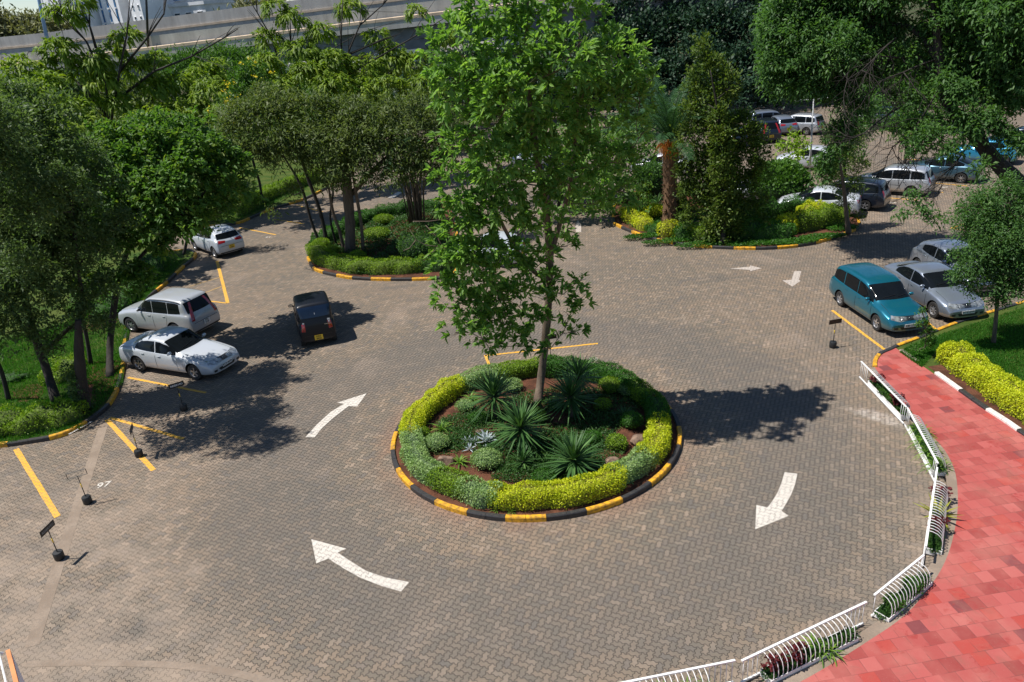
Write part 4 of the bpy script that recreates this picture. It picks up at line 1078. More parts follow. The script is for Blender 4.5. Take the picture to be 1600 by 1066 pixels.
again(c_w, 'teal', 'navy', 'dark car at the far right edge beyond the light blue hatchback', fwd(G(1622,240), 139, 2.6), 139)
sv = make_car('suv', 'navy', rear_plate='KAZ|771M', plate_mat='plate_y'); nose = fwd(G(1205,225), 92, 4.51); sv.location = (*nose, .004); sv.rotation_euler = (0, 0, R(92)+math.pi); tag(sv, 'dark off road car seen from behind in deep shade, yellow plate', 'car', CG)
again(c_w, 'teal', 'silver', 'pale blue estate side on, in shade beyond the dark off road car', rear=G(1165,204), head=2)
again(c_h, 'white', 'silver', 'small silver blue hatchback seen from behind, right of the dark off road car', rear=G(1232,213), head=95)
f18 = make_car('wagon', 'silver2', rear_plate='KAR|912C', plate_mat='plate_y'); nose = fwd(G(1284,210), 135, 4.45); f18.location = (*nose, .004); f18.rotation_euler = (0, 0, R(135)+math.pi); tag(f18, 'silver estate with yellow rear plate behind the pale lamp post', 'car', CG)
again(c_h, 'white', 'white', 'white car whose roof shows above the green shrub by the lamp post', G(1225,266), 150)
again(c_h, 'white', 'white', 'white car glimpsed between the stems behind the tall tree', G(812,262), 158)
again(c_s, 'silver', 'navy', 'navy saloon glimpsed below the white car behind the tall tree', G(832,286), 158)
again(c_s, 'silver', 'white', 'white saloon glimpsed left of the orange palm fruit', G(1000,275), 155)
again(c_s, 'silver', 'silver2', 'pale silver saloon hidden behind the mottled tree by the palm', G(1128,318), 150)

again(c_w, 'teal', 'navy', 'dark estate in deep shade left of the dark off road car', rear=G(1158,232), head=100)
again(c_s, 'silver', 'navy', 'dark saloon under the far trees, above the grey blue saloon', rear=G(1470,205), head=139)
again(c_h, 'white', 'gold', 'grey hatchback under the far trees, left of its dark neighbour', rear=G(1408,196), head=139)
# ================================================================== RESERVED STANDS
SG = 'reserved bay stands with black bucket feet'
def stand(px, rz, label, lean=0.0, frame=False, text='RESERVED', H=1.08, dim=False):
    x, y = G(*px); root = empty('bay_stand', (x, y, 0), rz, label, 'sign stand', SG); root.rotation_euler = (lean*.6, -lean, rz)
    mb = MB(); mb.lathe((0, 0, 0), [(.0, 0), (.112, 0), (.125, .03), (.125, .215), (.112, .235), (.0, .24)], 18); mb.build('bucket_foot', M['black_plastic'], root, smooth=False)
    set_smooth(root.children[0], 40)
    mb = MB(); mb.tube([(0, 0, .22), (0, 0, .55)], .013, 8); mb.tube([(0, 0, .68), (0, 0, H-.14)], .011, 8); p = mb.build('post', M['black_metal'], root, smooth=True)
    mb = MB(); mb.tube([(0, 0, .55), (0, 0, .68)], .0155, 8); mb.build('yellow_band', M['sign_yellow'], p, smooth=True)
    if frame:
        mb = MB(); w, h = .25, .085
        for a, b in (((-w, -h), (w, -h)), ((w, -h), (w, h)), ((w, h), (-w, h)), ((-w, h), (-w, -h))): mb.tube([(a[0], 0, H-.07+a[1]), (b[0], 0, H-.07+b[1])], .010, 6)
        mb.build('empty_frame', M['black_metal'], root)
    else:
        mb = MB(); mb.box((0, 0, H-.07), (.50, .014, .17)); pn = mb.build('panel', M['black_metal'], root)
        bv = pn.modifiers.new('b', 'BEVEL'); bv.width = .003
        if text: text_mesh(text, .092, 'lettering', M['grey_text'] if dim else M['white_text'], pn, Matrix.Translation((0, -.0082, H-.075)) @ Matrix.Rotation(math.pi/2, 4, 'X'), .001, True)
    return root
stand((138,786), R(22), 'bay stand with an empty black frame left of the painted 97', .03, True)
stand((94,873), R(78), 'bay stand seen almost edge on, nearest the front left corner', .06, dim=True)
stand((288,641), R(30), 'bay stand with white lettering beside the white sedan, in tree shade', .03)
stand((218,713), R(104), 'bay stand seen edge on, standing on the thick yellow line', .04, dim=True)
stand((1301,543), R(12), 'bay stand with a blank black panel left of the teal car', -.01, text=None)
stand((861,566), R(10), 'bay stand hidden behind the trunk of the tall middle tree', 0, text=None)
# ================================================================== PLANTS OF THE ROUND ISLAND
def hedge(name, label, path, w, h, z0, mat, seed, dens=420, Ln=.055, group=None, core=True, lump=.10, shape='dia', cat='hedge', tap=.35):
    """clipped hedge along a path: a dark twiggy core wrapped in many small leaves"""
    rs = np.random.RandomState(seed)
    P = [Vector((p[0], p[1])) for p in path]; cum = [0]
    for a, b in zip(P, P[1:]): cum.append(cum[-1]+(b-a).length)
    T = cum[-1]; base = (P[len(P)//2].x, P[len(P)//2].y, z0)
    root = empty(name, base, 0, label, cat, group)
    xs = np.array([p.x for p in P]); ys = np.array([p.y for p in P]); cu = np.array(cum)
    def at(s, lat, z):
        x = np.interp(s, cu, xs); y = np.interp(s, cu, ys)
        x2 = np.interp(s+.05, cu, xs)-np.interp(s-.05, cu, xs); y2 = np.interp(s+.05, cu, ys)-np.interp(s-.05, cu, ys)
        l = np.maximum(np.hypot(x2, y2), 1e-6); nx, ny = -y2/l, x2/l
        return x+nx*lat, y+ny*lat, nx, ny, x2/l, y2/l
    ph = rs.rand(8)*6.3; fr = rs.uniform(1.5, 9, 8)
    def lumpf(s, a):
        o = 0
        for k in range(8): o = o + np.sin(fr[k]*s+ph[k]+a*(1+k % 3))/8
        return 1 + o*lump*4
    per = w+2*h; n = int(T*per*dens)
    s = rs.rand(n)*(T+w*.5)-w*.25; a = rs.rand(n)*math.pi
    def prof(a, f, s):
        ca, sa = np.cos(a), np.sin(a); e = .55
        lat = np.sign(ca)*np.abs(ca)**e*w/2*f; z = np.abs(sa)**e*h*f
        endk = np.clip(np.minimum(s+w*.25, T+w*.25-s)/(w*.45), .15, 1)**.5
        endk = 1-(1-endk)*tap/.35*.9; return lat*endk, z*(.35+.65*endk)
    f = lumpf(s, a)*rs.uniform(.90, 1.06, n); lat, z = prof(a, f, s)
    x, y, nx, ny, tx, ty = at(np.clip(s, 0, T), lat, z)
    x = x + tx*(s-np.clip(s, 0, T)); y = y + ty*(s-np.clip(s, 0, T))
    Pn = np.stack([x-base[0], y-base[1], z], 1)
    No = np.stack([nx*np.cos(a), ny*np.cos(a), np.sin(a)*1.0], 1)
    D = No*.5 + rs.randn(n, 3)*.6 + np.array([0, 0, .15]); NN = No + rs.randn(n, 3)*.5
    L = Ln*rs.uniform(.6, 1.25, n)
    cl = .5+.5*np.sin(s*5.3+a*3+ph[0]); r = np.clip(rs.rand(n)*.65 + .2*cl + .15*(z/h), 0, 1)
    leaf_obj('leaves', Pn, D, unit(NN), L, L*.55, shape, M[mat], root, (0, 0, 0), seed, r)
    mb = MB(); K = max(4, int(T/.25)); A = 9; vs = []
    for i in range(K+1):
        si = np.full(A, T*i/K); aa = np.linspace(0, math.pi, A); f = lumpf(si, aa)*.86; lat, z = prof(aa, f, si)
        if i in (0, K): lat = lat*.5; z = z*.8
        x, y, *_ = at(si, lat, z)
        for q in range(A): vs.append((x[q]-base[0], y[q]-base[1], z[q]-.01))
    fs = [(i*A+q, i*A+q+1, (i+1)*A+q+1, (i+1)*A+q) for i in range(K) for q in range(A-1)] + [tuple(range(A))[::-1], tuple(K*A+q for q in range(A))]
    mb.add(vs, fs); mb.build('twigs', M.get(mat.replace('lf_', 'core_'), M['core']), root, smooth=True)
    return root
def shrub(name, label, c, r, h, mat, seed, dens=520, Ln=.055, cat='shrub', group=None, lump=.10, stem=0.0, shape='dia'):
    """rounded shrub: dark core ball with leaves over it"""
    rs = np.random.RandomState(seed); root = empty(name, c, 0, label, cat, group)
    n = int(2*math.pi*r*(r+h)*dens*.75); d = unit(rs.randn(n, 3)); d[:, 2] = np.where(d[:, 2] < -.25, -d[:, 2], d[:, 2])
    ax, am = lumps(rs, 10); f = (1-lump*.5) + ((np.clip(d @ ax.T, 0, 1)**5)*am).sum(1)*lump*1.8; f = f*rs.uniform(.88, 1.07, n)
    hz = h/2; P = d*np.array([r, r, hz])*f[:, None] + np.array([0, 0, stem+hz*.92])
    D = d*.6 + rs.randn(n, 3)*.6 + np.array([0, 0, .15]); L = Ln*rs.uniform(.6, 1.25, n)
    leaf_obj('leaves', P, D, unit(d+rs.randn(n, 3)*.5), L, L*.55, shape, M[mat], root, (0, 0, 0), seed, np.clip(rs.rand(n)*.8+.2*d[:, 2], 0, 1))
    mb = MB(); A, B = 10, 14; vs = []; fs = []
    for i in range(A+1):
        th = math.pi*i/A
        for k in range(B):
            p = 2*math.pi*k/B; dd = np.array([math.sin(th)*math.cos(p), math.sin(th)*math.sin(p), math.cos(th)])
            ff = ((1-lump*.5) + ((np.clip(dd @ ax.T, 0, 1)**5)*am).sum()*lump*1.8)*.84
            vs.append((dd[0]*r*ff, dd[1]*r*ff, dd[2]*hz*ff+stem+hz*.92))
    for i in range(A):
        for k in range(B): fs.append((i*B+k, (i+1)*B+k, (i+1)*B+(k+1) % B, i*B+(k+1) % B))
    mb.add(vs, fs)
    if stem: mb.tube([(0, 0, 0), (.02, 0, stem+hz)], [.03, .02], 6)
    mb.build('twigs', M.get(mat.replace('lf_', 'core_'), M['core']), root, smooth=True)
    return root
def blades(name, label, c, n, Ln, Wd, mat, seed, cat='plant', group=None, trunk=0.0, up=.55, droop=.25, tuft=1, tr=.05, spread=1.0, twigm='bark'):
    """rosette of sword leaves, on a short stem when trunk > 0"""
    rs = np.random.RandomState(seed); root = empty(name, c, 0, label, cat, group); Ps, Ds, Ls = [], [], []
    mb = MB(); heads = []
    for t in range(tuft):
        a = rs.rand()*6.28; off = 0 if tuft == 1 else rs.uniform(.08, .22)*spread
        heads.append(Vector((math.cos(a)*off, math.sin(a)*off, trunk*rs.uniform(.7, 1.1) if t else trunk)))
    for hd in heads:
        if trunk > 0: mb.tube([(hd.x*.3, hd.y*.3, 0), (hd.x*.8, hd.y*.8, hd.z*.6), tuple(hd)], [tr*1.2, tr, tr*.9], 8)
        k = n//tuft; i = np.arange(k); el = np.linspace(1.35, -.35 if trunk > .15 else .12, k) + rs.randn(k)*.08; az = i*2.39996 + rs.randn(k)*.15
        D = np.stack([np.cos(az)*np.cos(el), np.sin(az)*np.cos(el), np.sin(el)], 1)
        Ps.append(np.array(hd)[None]+D*.03+np.stack([0*el, 0*el, np.linspace(.05, -.10, k) if trunk > .15 else 0*el], 1)); Ds.append(D); Ls.append(Ln*(.62+.38*np.cos(el-.4))*rs.uniform(.85, 1.1, k))
    P = np.concatenate(Ps); D = np.concatenate(Ds); L = np.concatenate(Ls); up_ = np.array([0, 0, 1.0])
    S = unit(np.cross(D, up_)+1e-4); NN = np.cross(S, D)
    NN = np.where(NN[:, 2:3] < 0, -NN, NN)
    leaf_obj('leaves', P, D, NN, L, np.full(len(P), Wd), 'sword' if mat in ('lf_yucca', 'lf_agave', 'lf_silver') else 'strap', M[mat], root, (0, 0, 0), seed, None, droop)
    if trunk > 0: mb.build('stem', M[twigm], root, smooth=True)
    return root
def angp(px): 
    p = G(*px); return math.atan2(p[1]-ISL[1], p[0]-ISL[0])
def ringpath(a0, a1, r=3.62):
    n = max(4, int(abs(a1-a0)*8)); return [(ISL[0]+(r+.05*math.sin(9*a))*math.cos(a), ISL[1]+(r+.05*math.sin(9*a))*math.sin(a)) for a in np.linspace(a0, a1, n)]
HG = 'hedge clumps ringing the round island'
d_ = R
ringseg = [ (128, 183, 'lf_yellow', 'golden hedge clump along the upper left of the round island'),
 (183, 222, 'lf_varieg', 'pale grey green variegated hedge clump at the lower left of the round island'),
 (222, 236, 'lf_lime', 'lime and pale mixed hedge clump at the lower left of the ring'),
 (236, 251, 'lf_varieg', 'pale variegated hedge clump at the front left of the ring'),
 (251, 303, 'lf_yellow', 'long golden hedge clump along the front of the round island'),
 (303, 322, 'lf_varieg', 'pale variegated hedge clump at the front right of the ring'),
 (322, 352, 'lf_yellow', 'golden hedge clump at the right end of the round island'),
 (352, 374, 'lf_hgreen', 'bright green hedge clump at the right end, above the golden one'),
 (374, 386, 'lf_lime', 'small lime hedge clump at the upper right of the ring'),
 (386, 442, 'lf_hgreen', 'deep green hedge along the back right of the round island'),
 (442, 466, 'lf_lime', 'lime hedge clump behind the trunk of the tall tree'),
 (466, 488, 'lf_varieg', 'pale hedge clump at the back left of the ring, behind the spiky plant')]
for i, (a, b, m_, lb) in enumerate(ringseg):
    hedge('hedge_clump', lb, ringpath(R(a), R(b), 3.82), .68, .52 if i != 9 else .60, .12, m_, 100+i, 1500, .055, HG, cat='hedge clump', lump=.07, tap=.08)
YG = 'spiky rosette plants on the round island'
def gi(x, y, z=.16): p = G(x, y, z); return (p[0], p[1], z-.02)
blades('spiky_plant', 'large spiky rosette at the back left of the round island', gi(775, 655), 130, 1.12, .062, 'lf_yucca', 1, 'yucca', YG, .85, droop=.10)
blades('spiky_plant', 'large sunlit spiky rosette left of the trunk, in the middle of the island', gi(815, 700), 130, 1.12, .066, 'lf_yucca', 2, 'yucca', YG, .70, droop=.12)
blades('spiky_plant', 'shaded spiky rosette right of the trunk, farther back', gi(893, 655), 120, 1.05, .062, 'lf_yucca', 3, 'yucca', YG, .82, droop=.10)
blades('spiky_plant', 'shaded spiky rosette at the front right of the trunk', gi(897, 740), 140, 1.05, .064, 'lf_yucca', 4, 'yucca', YG, .45, droop=.12)
blades('spiky_plant', 'dark spiky rosette just behind the trunk', gi(905, 625), 100, .95, .06, 'lf_yucca', 5, 'yucca', YG, .85, droop=.10)
blades('spiky_plant', 'small spiky rosette below the big sunlit one', gi(818, 728), 60, .62, .05, 'lf_yucca', 6, 'yucca', YG, .16, droop=.1)
SP = 'small strap leaved plants on the round island'
blades('strap_plant', 'small upright strap plant at the left of the round island', gi(690, 672), 22, .50, .045, 'lf_spider', 7, 'plant', SP, 0)
blades('strap_plant', 'small strap plant near the front left hedge', gi(718, 724), 22, .42, .042, 'lf_spider', 8, 'plant', SP, 0)
blades('strap_plant', 'small strap plant under the back left spiky rosette', gi(735, 625), 22, .45, .04, 'lf_spider', 9, 'plant', SP, 0)
blades('strap_plant', 'dark strap plant at the right, between the ball shrubs', gi(975, 650), 26, .55, .045, 'lf_yucca', 10, 'plant', SP, 0)
for i, (x, y, s_) in enumerate(((776, 797, .14), (800, 800, .14), (745, 790, .10))):
    blades('weed_tuft', ['little grass tuft on the red soil at the front kerb', 'grass tuft beside the front kerb, right of its twin', 'tiny grass tuft on the soil, farthest left of the front ones'][i], gi(x, y, .12), 16, s_+.06, .018, 'lf_spider', 20+i, 'grass tuft', 'weed tufts by the front kerb', 0)
SG2 = 'rounded shrubs on the round island'
for i, (x, y, r_, h_, m_, lb) in enumerate([
 (726, 640, .30, .34, 'lf_varieg', 'small pale round shrub at the back left of the island'),
 (682, 700, .38, .46, 'lf_varieg', 'pale round shrub at the left, above the stone'),
 (760, 728, .45, .48, 'lf_varieg', 'pale shrub with a slanting side at the front left'),
 (987, 668, .33, .52, 'lf_hgreen', 'dark green ball shrub at the right of the island'),
 (963, 700, .30, .44, 'lf_lime', 'dull lime ball shrub right of the front spiky rosette'),
 (955, 612, .42, .55, 'lf_lime', 'lime shrub at the back right of the island'),
 (985, 615, .42, .50, 'lf_varieg', 'grey green shrub against the right hedge'),
 (942, 640, .28, .40, 'lf_lime', 'small lime shrub in front of the back right pair'),
 (800, 610, .36, .40, 'lf_varieg', 'pale shrub between the back spiky rosettes'),
 (840, 660, .28, .50, 'lf_lime', 'lime shrub at the foot of the tall tree'),
 (868, 640, .30, .36, 'lf_hgreen', 'low green shrub right of the foot of the tall tree'),
 (925, 690, .28, .34, 'lf_hgreen', 'low green shrub between the right ball shrubs and the shaded rosettes'),
 (745, 660, .30, .30, 'lf_hgreen', 'low green shrub behind the silver plant'),
 (850, 752, .34, .30, 'lf_hgreen', 'low green mound just behind the front golden hedge'),
 (660, 682, .24, .30, 'lf_lime', 'small lime shrub close to the left hedge')]):
    c = gi(x, y, .14); shrub('round_shrub', lb, c, r_, h_, m_, 200+i, 900, .05, 'shrub', SG2)
blades('silver_plant', 'silver leaved plant beside the sunlit spiky rosette', gi(764, 690), 70, .34, .05, 'lf_silver', 30, 'plant', None, .06, tuft=4, spread=.8, droop=.1)
blades('silver_plant', 'second silver plant, smaller and duller, left of the bright one', gi(733, 697), 44, .24, .035, 'lf_silver', 31, 'plant', None, .04, tuft=3, droop=.1)
def rock(label, c, r, seed):
    rs = random.Random(seed); bm = bmesh.new(); bmesh.ops.create_icosphere(bm, subdivisions=3, radius=1)
    dirs = [Vector((rs.gauss(0,1), rs.gauss(0,1), rs.gauss(0,1))).normalized() for _ in range(11)]; cut = [rs.uniform(.6, .9) for _ in dirs]
    for v in bm.verts:
        for d, k in zip(dirs, cut):
            q = v.co.dot(d)
            if q > k: v.co -= d*(q-k)
        v.co = Vector((v.co.x*r*1.2, v.co.y*r, v.co.z*r*.8+r*.35))
    me = bpy.data.meshes.new('rock'); bm.to_mesh(me); bm.free(); me.materials.append(M['rock']); o = bpy.data.objects.new('rock', me); col.objects.link(o); o.location = c
    set_smooth(o, 25); tag(o, label, 'rock', 'rocks in the round island')
rock('brown stone at the front left of the round island', gi(697, 722), .22, 1); rock('dark brown stone by the right hedge', gi(998, 692), .24, 2)
rock('small stone at the front right, near the lime ball shrub', gi(957, 724), .19, 3); rock('small tan stone beside the silver plant', gi(748, 676), .12, 4)
# low ground cover
rs = np.random.RandomState(9); P = []
for (x, y, rx, ry, n, h) in [(730, 660, 1.0, .6, 2600, .18), (725, 690, .9, .5, 2200, .18), (830, 725, 1.2, .45, 3600, .22), (880, 700, 1.2, .7, 3200, .2), (930, 660, 1.0, .8, 2400, .2), (800, 640, 1.4, .8, 3000, .2), (905, 730, 1.2, .4, 2600, .22), (870, 620, 1.6, .6, 2400, .2), (940, 690, .7, .5, 900, .12), (775, 705, .7, .4, 1200, .18),(840,690,1.6,1.0,5000,.24),(790,670,1.5,1.1,4200,.24),(900,700,1.5,1.2,5000,.26),(940,640,1.2,1.2,3600,.26),(850,740,1.5,.4,3000,.25),(700,690,.8,.8,1500,.16)]:
    p = G(x, y, .15); a = rs.rand(n)*6.28; q = rs.rand(n)**.5
    P.append(np.stack([p[0]+np.cos(a)*q*rx, p[1]+np.sin(a)*q*ry, .14+rs.rand(n)*h*(1-q*.6)], 1))
P = np.concatenate(P); n = len(P); L = rs.uniform(.04, .085, n)
o = leaf_obj('ground_cover', P, rs.randn(n, 3)*np.array([.7, .7, .3])+np.array([0, 0, .35]), unit(rs.randn(n, 3)*.5+np.array([0, 0, 1])), L, L*.5, 'dia', M['lf_cover'], None, (0, 0, 0), 9)
tag(o, 'low creeping ground cover between the plants of the round island', 'ground cover', kind='stuff')

# the tall middle tree
def deadmain(mb):
    rs = random.Random(2)
    for L_ in ([(705,378,21.3),(690,386,21.2),(665,383,21.2),(650,375,21.2),(640,358,21.2)], [(690,386,21.2),(672,396,21.1),(662,408,21.1)], [(650,375,21.2),(640,388,21.1),(630,392,21.1)], [(700,372,21.3),(680,368,21.3),(665,352,21.4)], [(700,342,21.3),(670,346,21.3),(645,346,21.4)]):
        P = [Vector(W(*q)) for q in L_]; mb.tube(P, [.014-.002*k for k in range(len(P))], 5)
mt = C3([(705,470,21.3,.5),(700,410,21,.5),(730,400,20.8,.6),(780,500,21.3,.6),(740,505,21.4,.5),(815,455,21.4,.5),(810,540,21.9,.35),(860,545,22.1,.28),(900,520,22.2,.3),(905,470,22.1,.35),(880,460,21.9,.35),(720,330,20.9,.5),(890,290,21.2,.6),(960,300,21.8,.45),(1000,160,21.4,.5),(710,520,21.7,.35),(765,545,21.9,.4),(800,520,21.8,.5),(830,500,21.9,.45),(880,520,22.2,.3),(775,470,21.5,.5),(760,420,21.1,.6),(840,330,21.3,.5),(820,360,21.5,.5),(855,400,21.6,.42),(835,425,21.6,.45),(850,470,21.6,.38),(870,300,21.3,.5),(780,290,20.8,.7),(845,260,20.8,.6),(700,130,20.8,.7),(840,60,21,.9),(760,140,20.6,.8),(830,130,20.4,.8),(910,150,20.8,.8),(975,150,21.2,.7),(830,215,20.8,.7),(755,205,20.8,.8),(895,225,21.5,.7),(700,275,21,.45),(815,295,21.2,.6),(755,340,20.9,.7),(720,350,21,.6),(770,400,21.2,.7),(715,400,21.3,.5),(760,455,21.4,.6),(712,450,21.4,.4),(765,500,21.6,.55),(905,440,22,.3),(870,360,21.9,.35),(1020,125,21.8,.35),(965,255,21.6,.6),(930,320,22,.4),(760,22,21,.95),(840,-8,21,.95),(905,30,21.5,1.0),(722,85,20.5,.95),(800,85,21,1.1),(880,105,20,1.0),(955,110,21,.95),(1003,98,21.6,.50),(715,160,21,.75),(790,165,20,1.0),(862,185,21,1.0),(935,175,21.5,1.0),(995,205,21.5,.45),
 (722,235,21,.7),(782,255,20.5,.9),(858,262,22,.75),(930,262,21.7,.8),(975,300,21.8,.42),(722,305,21,.65),(785,325,21,.75),(745,372,21,.75),(832,345,22,.5),(895,318,22.2,.5),
 (742,425,21.3,.68),(800,400,21.5,.58),(735,480,21.5,.58),(795,470,21.7,.65),(750,528,21.8,.42),(862,440,22,.42),(893,488,22,.38),(845,500,22,.36),(885,385,22.2,.42),(690,385,21.2,.38),(700,440,21.4,.35),(820,530,22.0,.30)])
b0 = G(840, 628, .18)
def lerpw(L): return [W(*q) for q in L]
tr1 = [(b0[0], b0[1], .14)] + lerpw([(846,585,22.8),(853,520,22.6),(858,450,22.4),(858,380,22.2),(850,310,21.8),(838,240,21.3),(828,160,21),(822,80,21),(825,0,21)])
tr2 = lerpw([(860,400,22.3),(880,330,22.2),(893,270,22),(900,200,21.7),(905,120,21.4),(905,50,21.4)])
tr3 = lerpw([(862,440,22.4),(835,425,22.0),(810,395,21.6),(780,340,21.2),(755,270,21),(735,190,21),(728,100,20.8)])
tree('broadleaf_tree', 'tall leafy green tree standing in the middle of the round island', 'tree', (b0[0], b0[1], .14),
     [(tr1, [.155,.14,.13,.125,.12,.105,.09,.07,.05,.03]), (tr2, [.085,.075,.065,.055,.04,.025]), (tr3, [.08,.07,.06,.05,.04,.03,.02])], mt, 'lf_main', 'bark_l', None, 11, .05, 4,
     dens=12.5, m=9, Ln=.235, Wd=.082, out=.8, rand=.9, up=.25, jit=.03, shape='oval', droop=.22, inner=.42, extra=deadmain)

# ================================================================== LEFT LAWN
TG = 'trees on the left lawn'
def gz(x, y): p = G(x, y, .1); return (p[0], p[1], .09)
b = gz(88, 628)
tree('olive_green_tree', 'near left tree with forked trunk and small dark olive leaves', 'tree', b,
     [([b, W(72,575,26), W(58,535,25.8), W(40,470,25.6), W(30,380,25.5), W(40,280,25.5)], [.17,.15,.14,.11,.09,.05]), ([W(66,555,25.9), W(100,520,25.8), (W(128,490,25.5)), W(120,400,25.3), W(110,300,25.2)], [.10,.08,.07,.06,.04]),
      ([W(58,535,25.8), W(30,500,25.5), W(5,460,25.2), W(-30,380,25)], [.09,.08,.06,.04])],
     C3([(30,215,25.5,1.2),(90,260,25.5,1.15),(10,290,25,1.2),(60,340,25,1.2),(125,330,26,1.0),(160,290,26.5,.8),(20,390,24.8,1.1),(90,410,25,1.1),(150,400,26,.95),(40,460,24.8,.95),(105,470,25.2,.9),(10,520,24.7,.9),(160,455,26,.65),(60,510,25,.6),(-40,300,25,1.3),(-50,430,24.5,1.3),(185,350,26.5,.7),(20,280,23,1.0),(60,335,23.3,.9),(-30,240,22.5,1.2),(-60,330,22,1.2),(105,300,24,.9),(0,205,23.2,1.0),(-50,200,21.5,1.3),(40,420,23,.8),(30,160,26,.8),(70,200,26,1.0),(130,250,27,.9),(0,240,25.5,1.2),(50,300,25,1.2),(110,370,25.4,1.0),(60,430,24.8,1.0),(0,350,24.8,1.2),(130,500,25.3,.7),(0,470,24.6,.9),(75,545,24.8,.55),(160,510,25.8,.45),(-30,520,24.5,.8)]),
     'lf_dark', 'bark_d', TG, 21, .05, 3, dens=23, m=11, Ln=.17, Wd=.06, out=.55, rand=1.1, up=.15, jit=.10, shape='dia', droop=.15, inner=.3)
b = gz(172, 590)
tree('broadleaf_tree', 'spreading tree with large glossy leaves and rusty tips over the white hatchback', 'tree', b,
     [([b, W(172,540,28.3), W(178,480,28.5), W(190,420,29), W(215,350,29.5), W(240,290,30)], [.15,.13,.12,.10,.07,.04]), ([W(185,440,28.8), W(230,390,29.3), W(280,340,30), W(330,290,30.5)], [.08,.07,.05,.03])],
     C3([(180,235,30.5,1.1),(240,235,31,1.2),(300,250,31,1.1),(345,290,31,.9),(200,300,29.5,1.1),(265,305,29.5,1.2),(320,330,30.3,.75),(180,370,29,.9),(235,365,29,.9),(290,362,29.8,.50),(160,320,29,.9),(340,250,31.5,.8),(215,430,28.8,.6),(165,440,28.5,.5),(352,325,30.8,.42),(150,270,30.5,1.1),(220,270,30,1.1),(290,280,30,1.0),(240,335,29.2,1.0),(370,262,31.5,.7),(150,370,28.6,.9),(200,445,28.4,.6),(135,450,28.2,.6),(260,390,29,.5),(330,240,33,.9),(285,215,33,1.0),(300,348,31,.6),(325,352,31.5,.42),(270,350,30.5,.7),(235,215,32,1.0),(370,300,33,.5)]),
     'lf_broad', 'bark_d', TG, 22, .055, 3, dens=20, m=10, Ln=.24, Wd=.105, out=.6, rand=.9, up=.2, jit=.08, shape='oval', droop=.25, inner=.3)
for i, (x, y, tx, ty, r_, lb) in enumerate(((14, 626, -14, 540, .09, 'thin leaning bare trunk at the left edge of the photo'), (142, 570, 120, 470, .085, 'slim dark trunk on the lawn between the two near left trees'), (287, 398, 292, 345, .09, 'short dark trunk in front of the white hatchback'), (410, 320, 395, 250, .10, 'tree trunk on the far part of the left lawn'))):
    b = gz(x, y); Y = b[1]
    tree('slim_tree', lb, 'tree', b, [([b, W((x+tx)/2+3, (y+ty)/2, Y), W(tx, ty, Y-.2), W(tx-6, ty-50, Y-.2)], [r_, r_*.9, r_*.8, r_*.5])],
         C3([(tx, ty-60, Y, .8), (tx+15, ty-90, Y, .9), (tx-22, ty-95, Y+.5, .8)]), 'lf_dark' if i < 3 else 'lf_olive', 'bark_d', TG, 30+i, .04, 2, dens=15, m=9, Ln=.17, Wd=.06, out=.5, rand=1, jit=.1, inner=.3)
# trunk wrapped in climbers, very dark
b = gz(133, 640); tree('ivy_clad_trunk', 'dark trunk wrapped in climbing leaves behind the yellow kerb corner', 'tree', b, [([b, W(128,600,b[1]), W(124,560,b[1]), W(122,500,b[1])], [.20,.19,.17,.1])],
     [(b[0]-.02*k, b[1], .2+.33*k, .27, .27, .3) for k in range(5)], 'lf_dark', 'bark_d', TG, 41, .03, 0, limb=False, dens=110, m=6, Ln=.09, Wd=.05, jit=.04, inner=.8)
LH = 'hedges on the left lawn'
def gpath(L, z=.1, k=5): return smooth_path([G(x, y, z) for x, y in L], k) if len(L) > 2 else [G(x, y, z) for x, y in L]
hedge('low_hedge', 'bright green low hedge behind the front left kerb', gpath([(-60,686),(0,676),(50,669),(98,658),(122,645)]), 1.1, .62, .09, 'lf_lime', 51, 420, .085, LH, lump=.18)
hedge('low_hedge', 'leafy lime shrubs around the forked trunk', gpath([(75,600),(105,588),(112,570)]), .95, .5, .09, 'lf_lime', 52, 520, .08, LH, lump=.25)
hedge('low_hedge', 'clipped sunlit hedge along the far left kerb', gpath([(375,338),(400,322),(440,302),(468,292),(520,272)]), .9, .85, .09, 'lf_lime', 53, 260, .10, LH, lump=.08)
hedge('low_hedge', 'patch of green seedlings at the left edge of the lawn', gpath([(-20,600),(20,594),(45,590)]), .8, .25, .09, 'lf_hgreen', 54, 360, .07, LH, lump=.3)
hedge('low_hedge', 'shaded shrubs on the lawn between the white estate and the hatchback', gpath([(150,505),(190,480),(225,440),(250,410)]), 1.0, .6, .09, 'lf_hgreen', 55, 260, .10, LH, lump=.3)

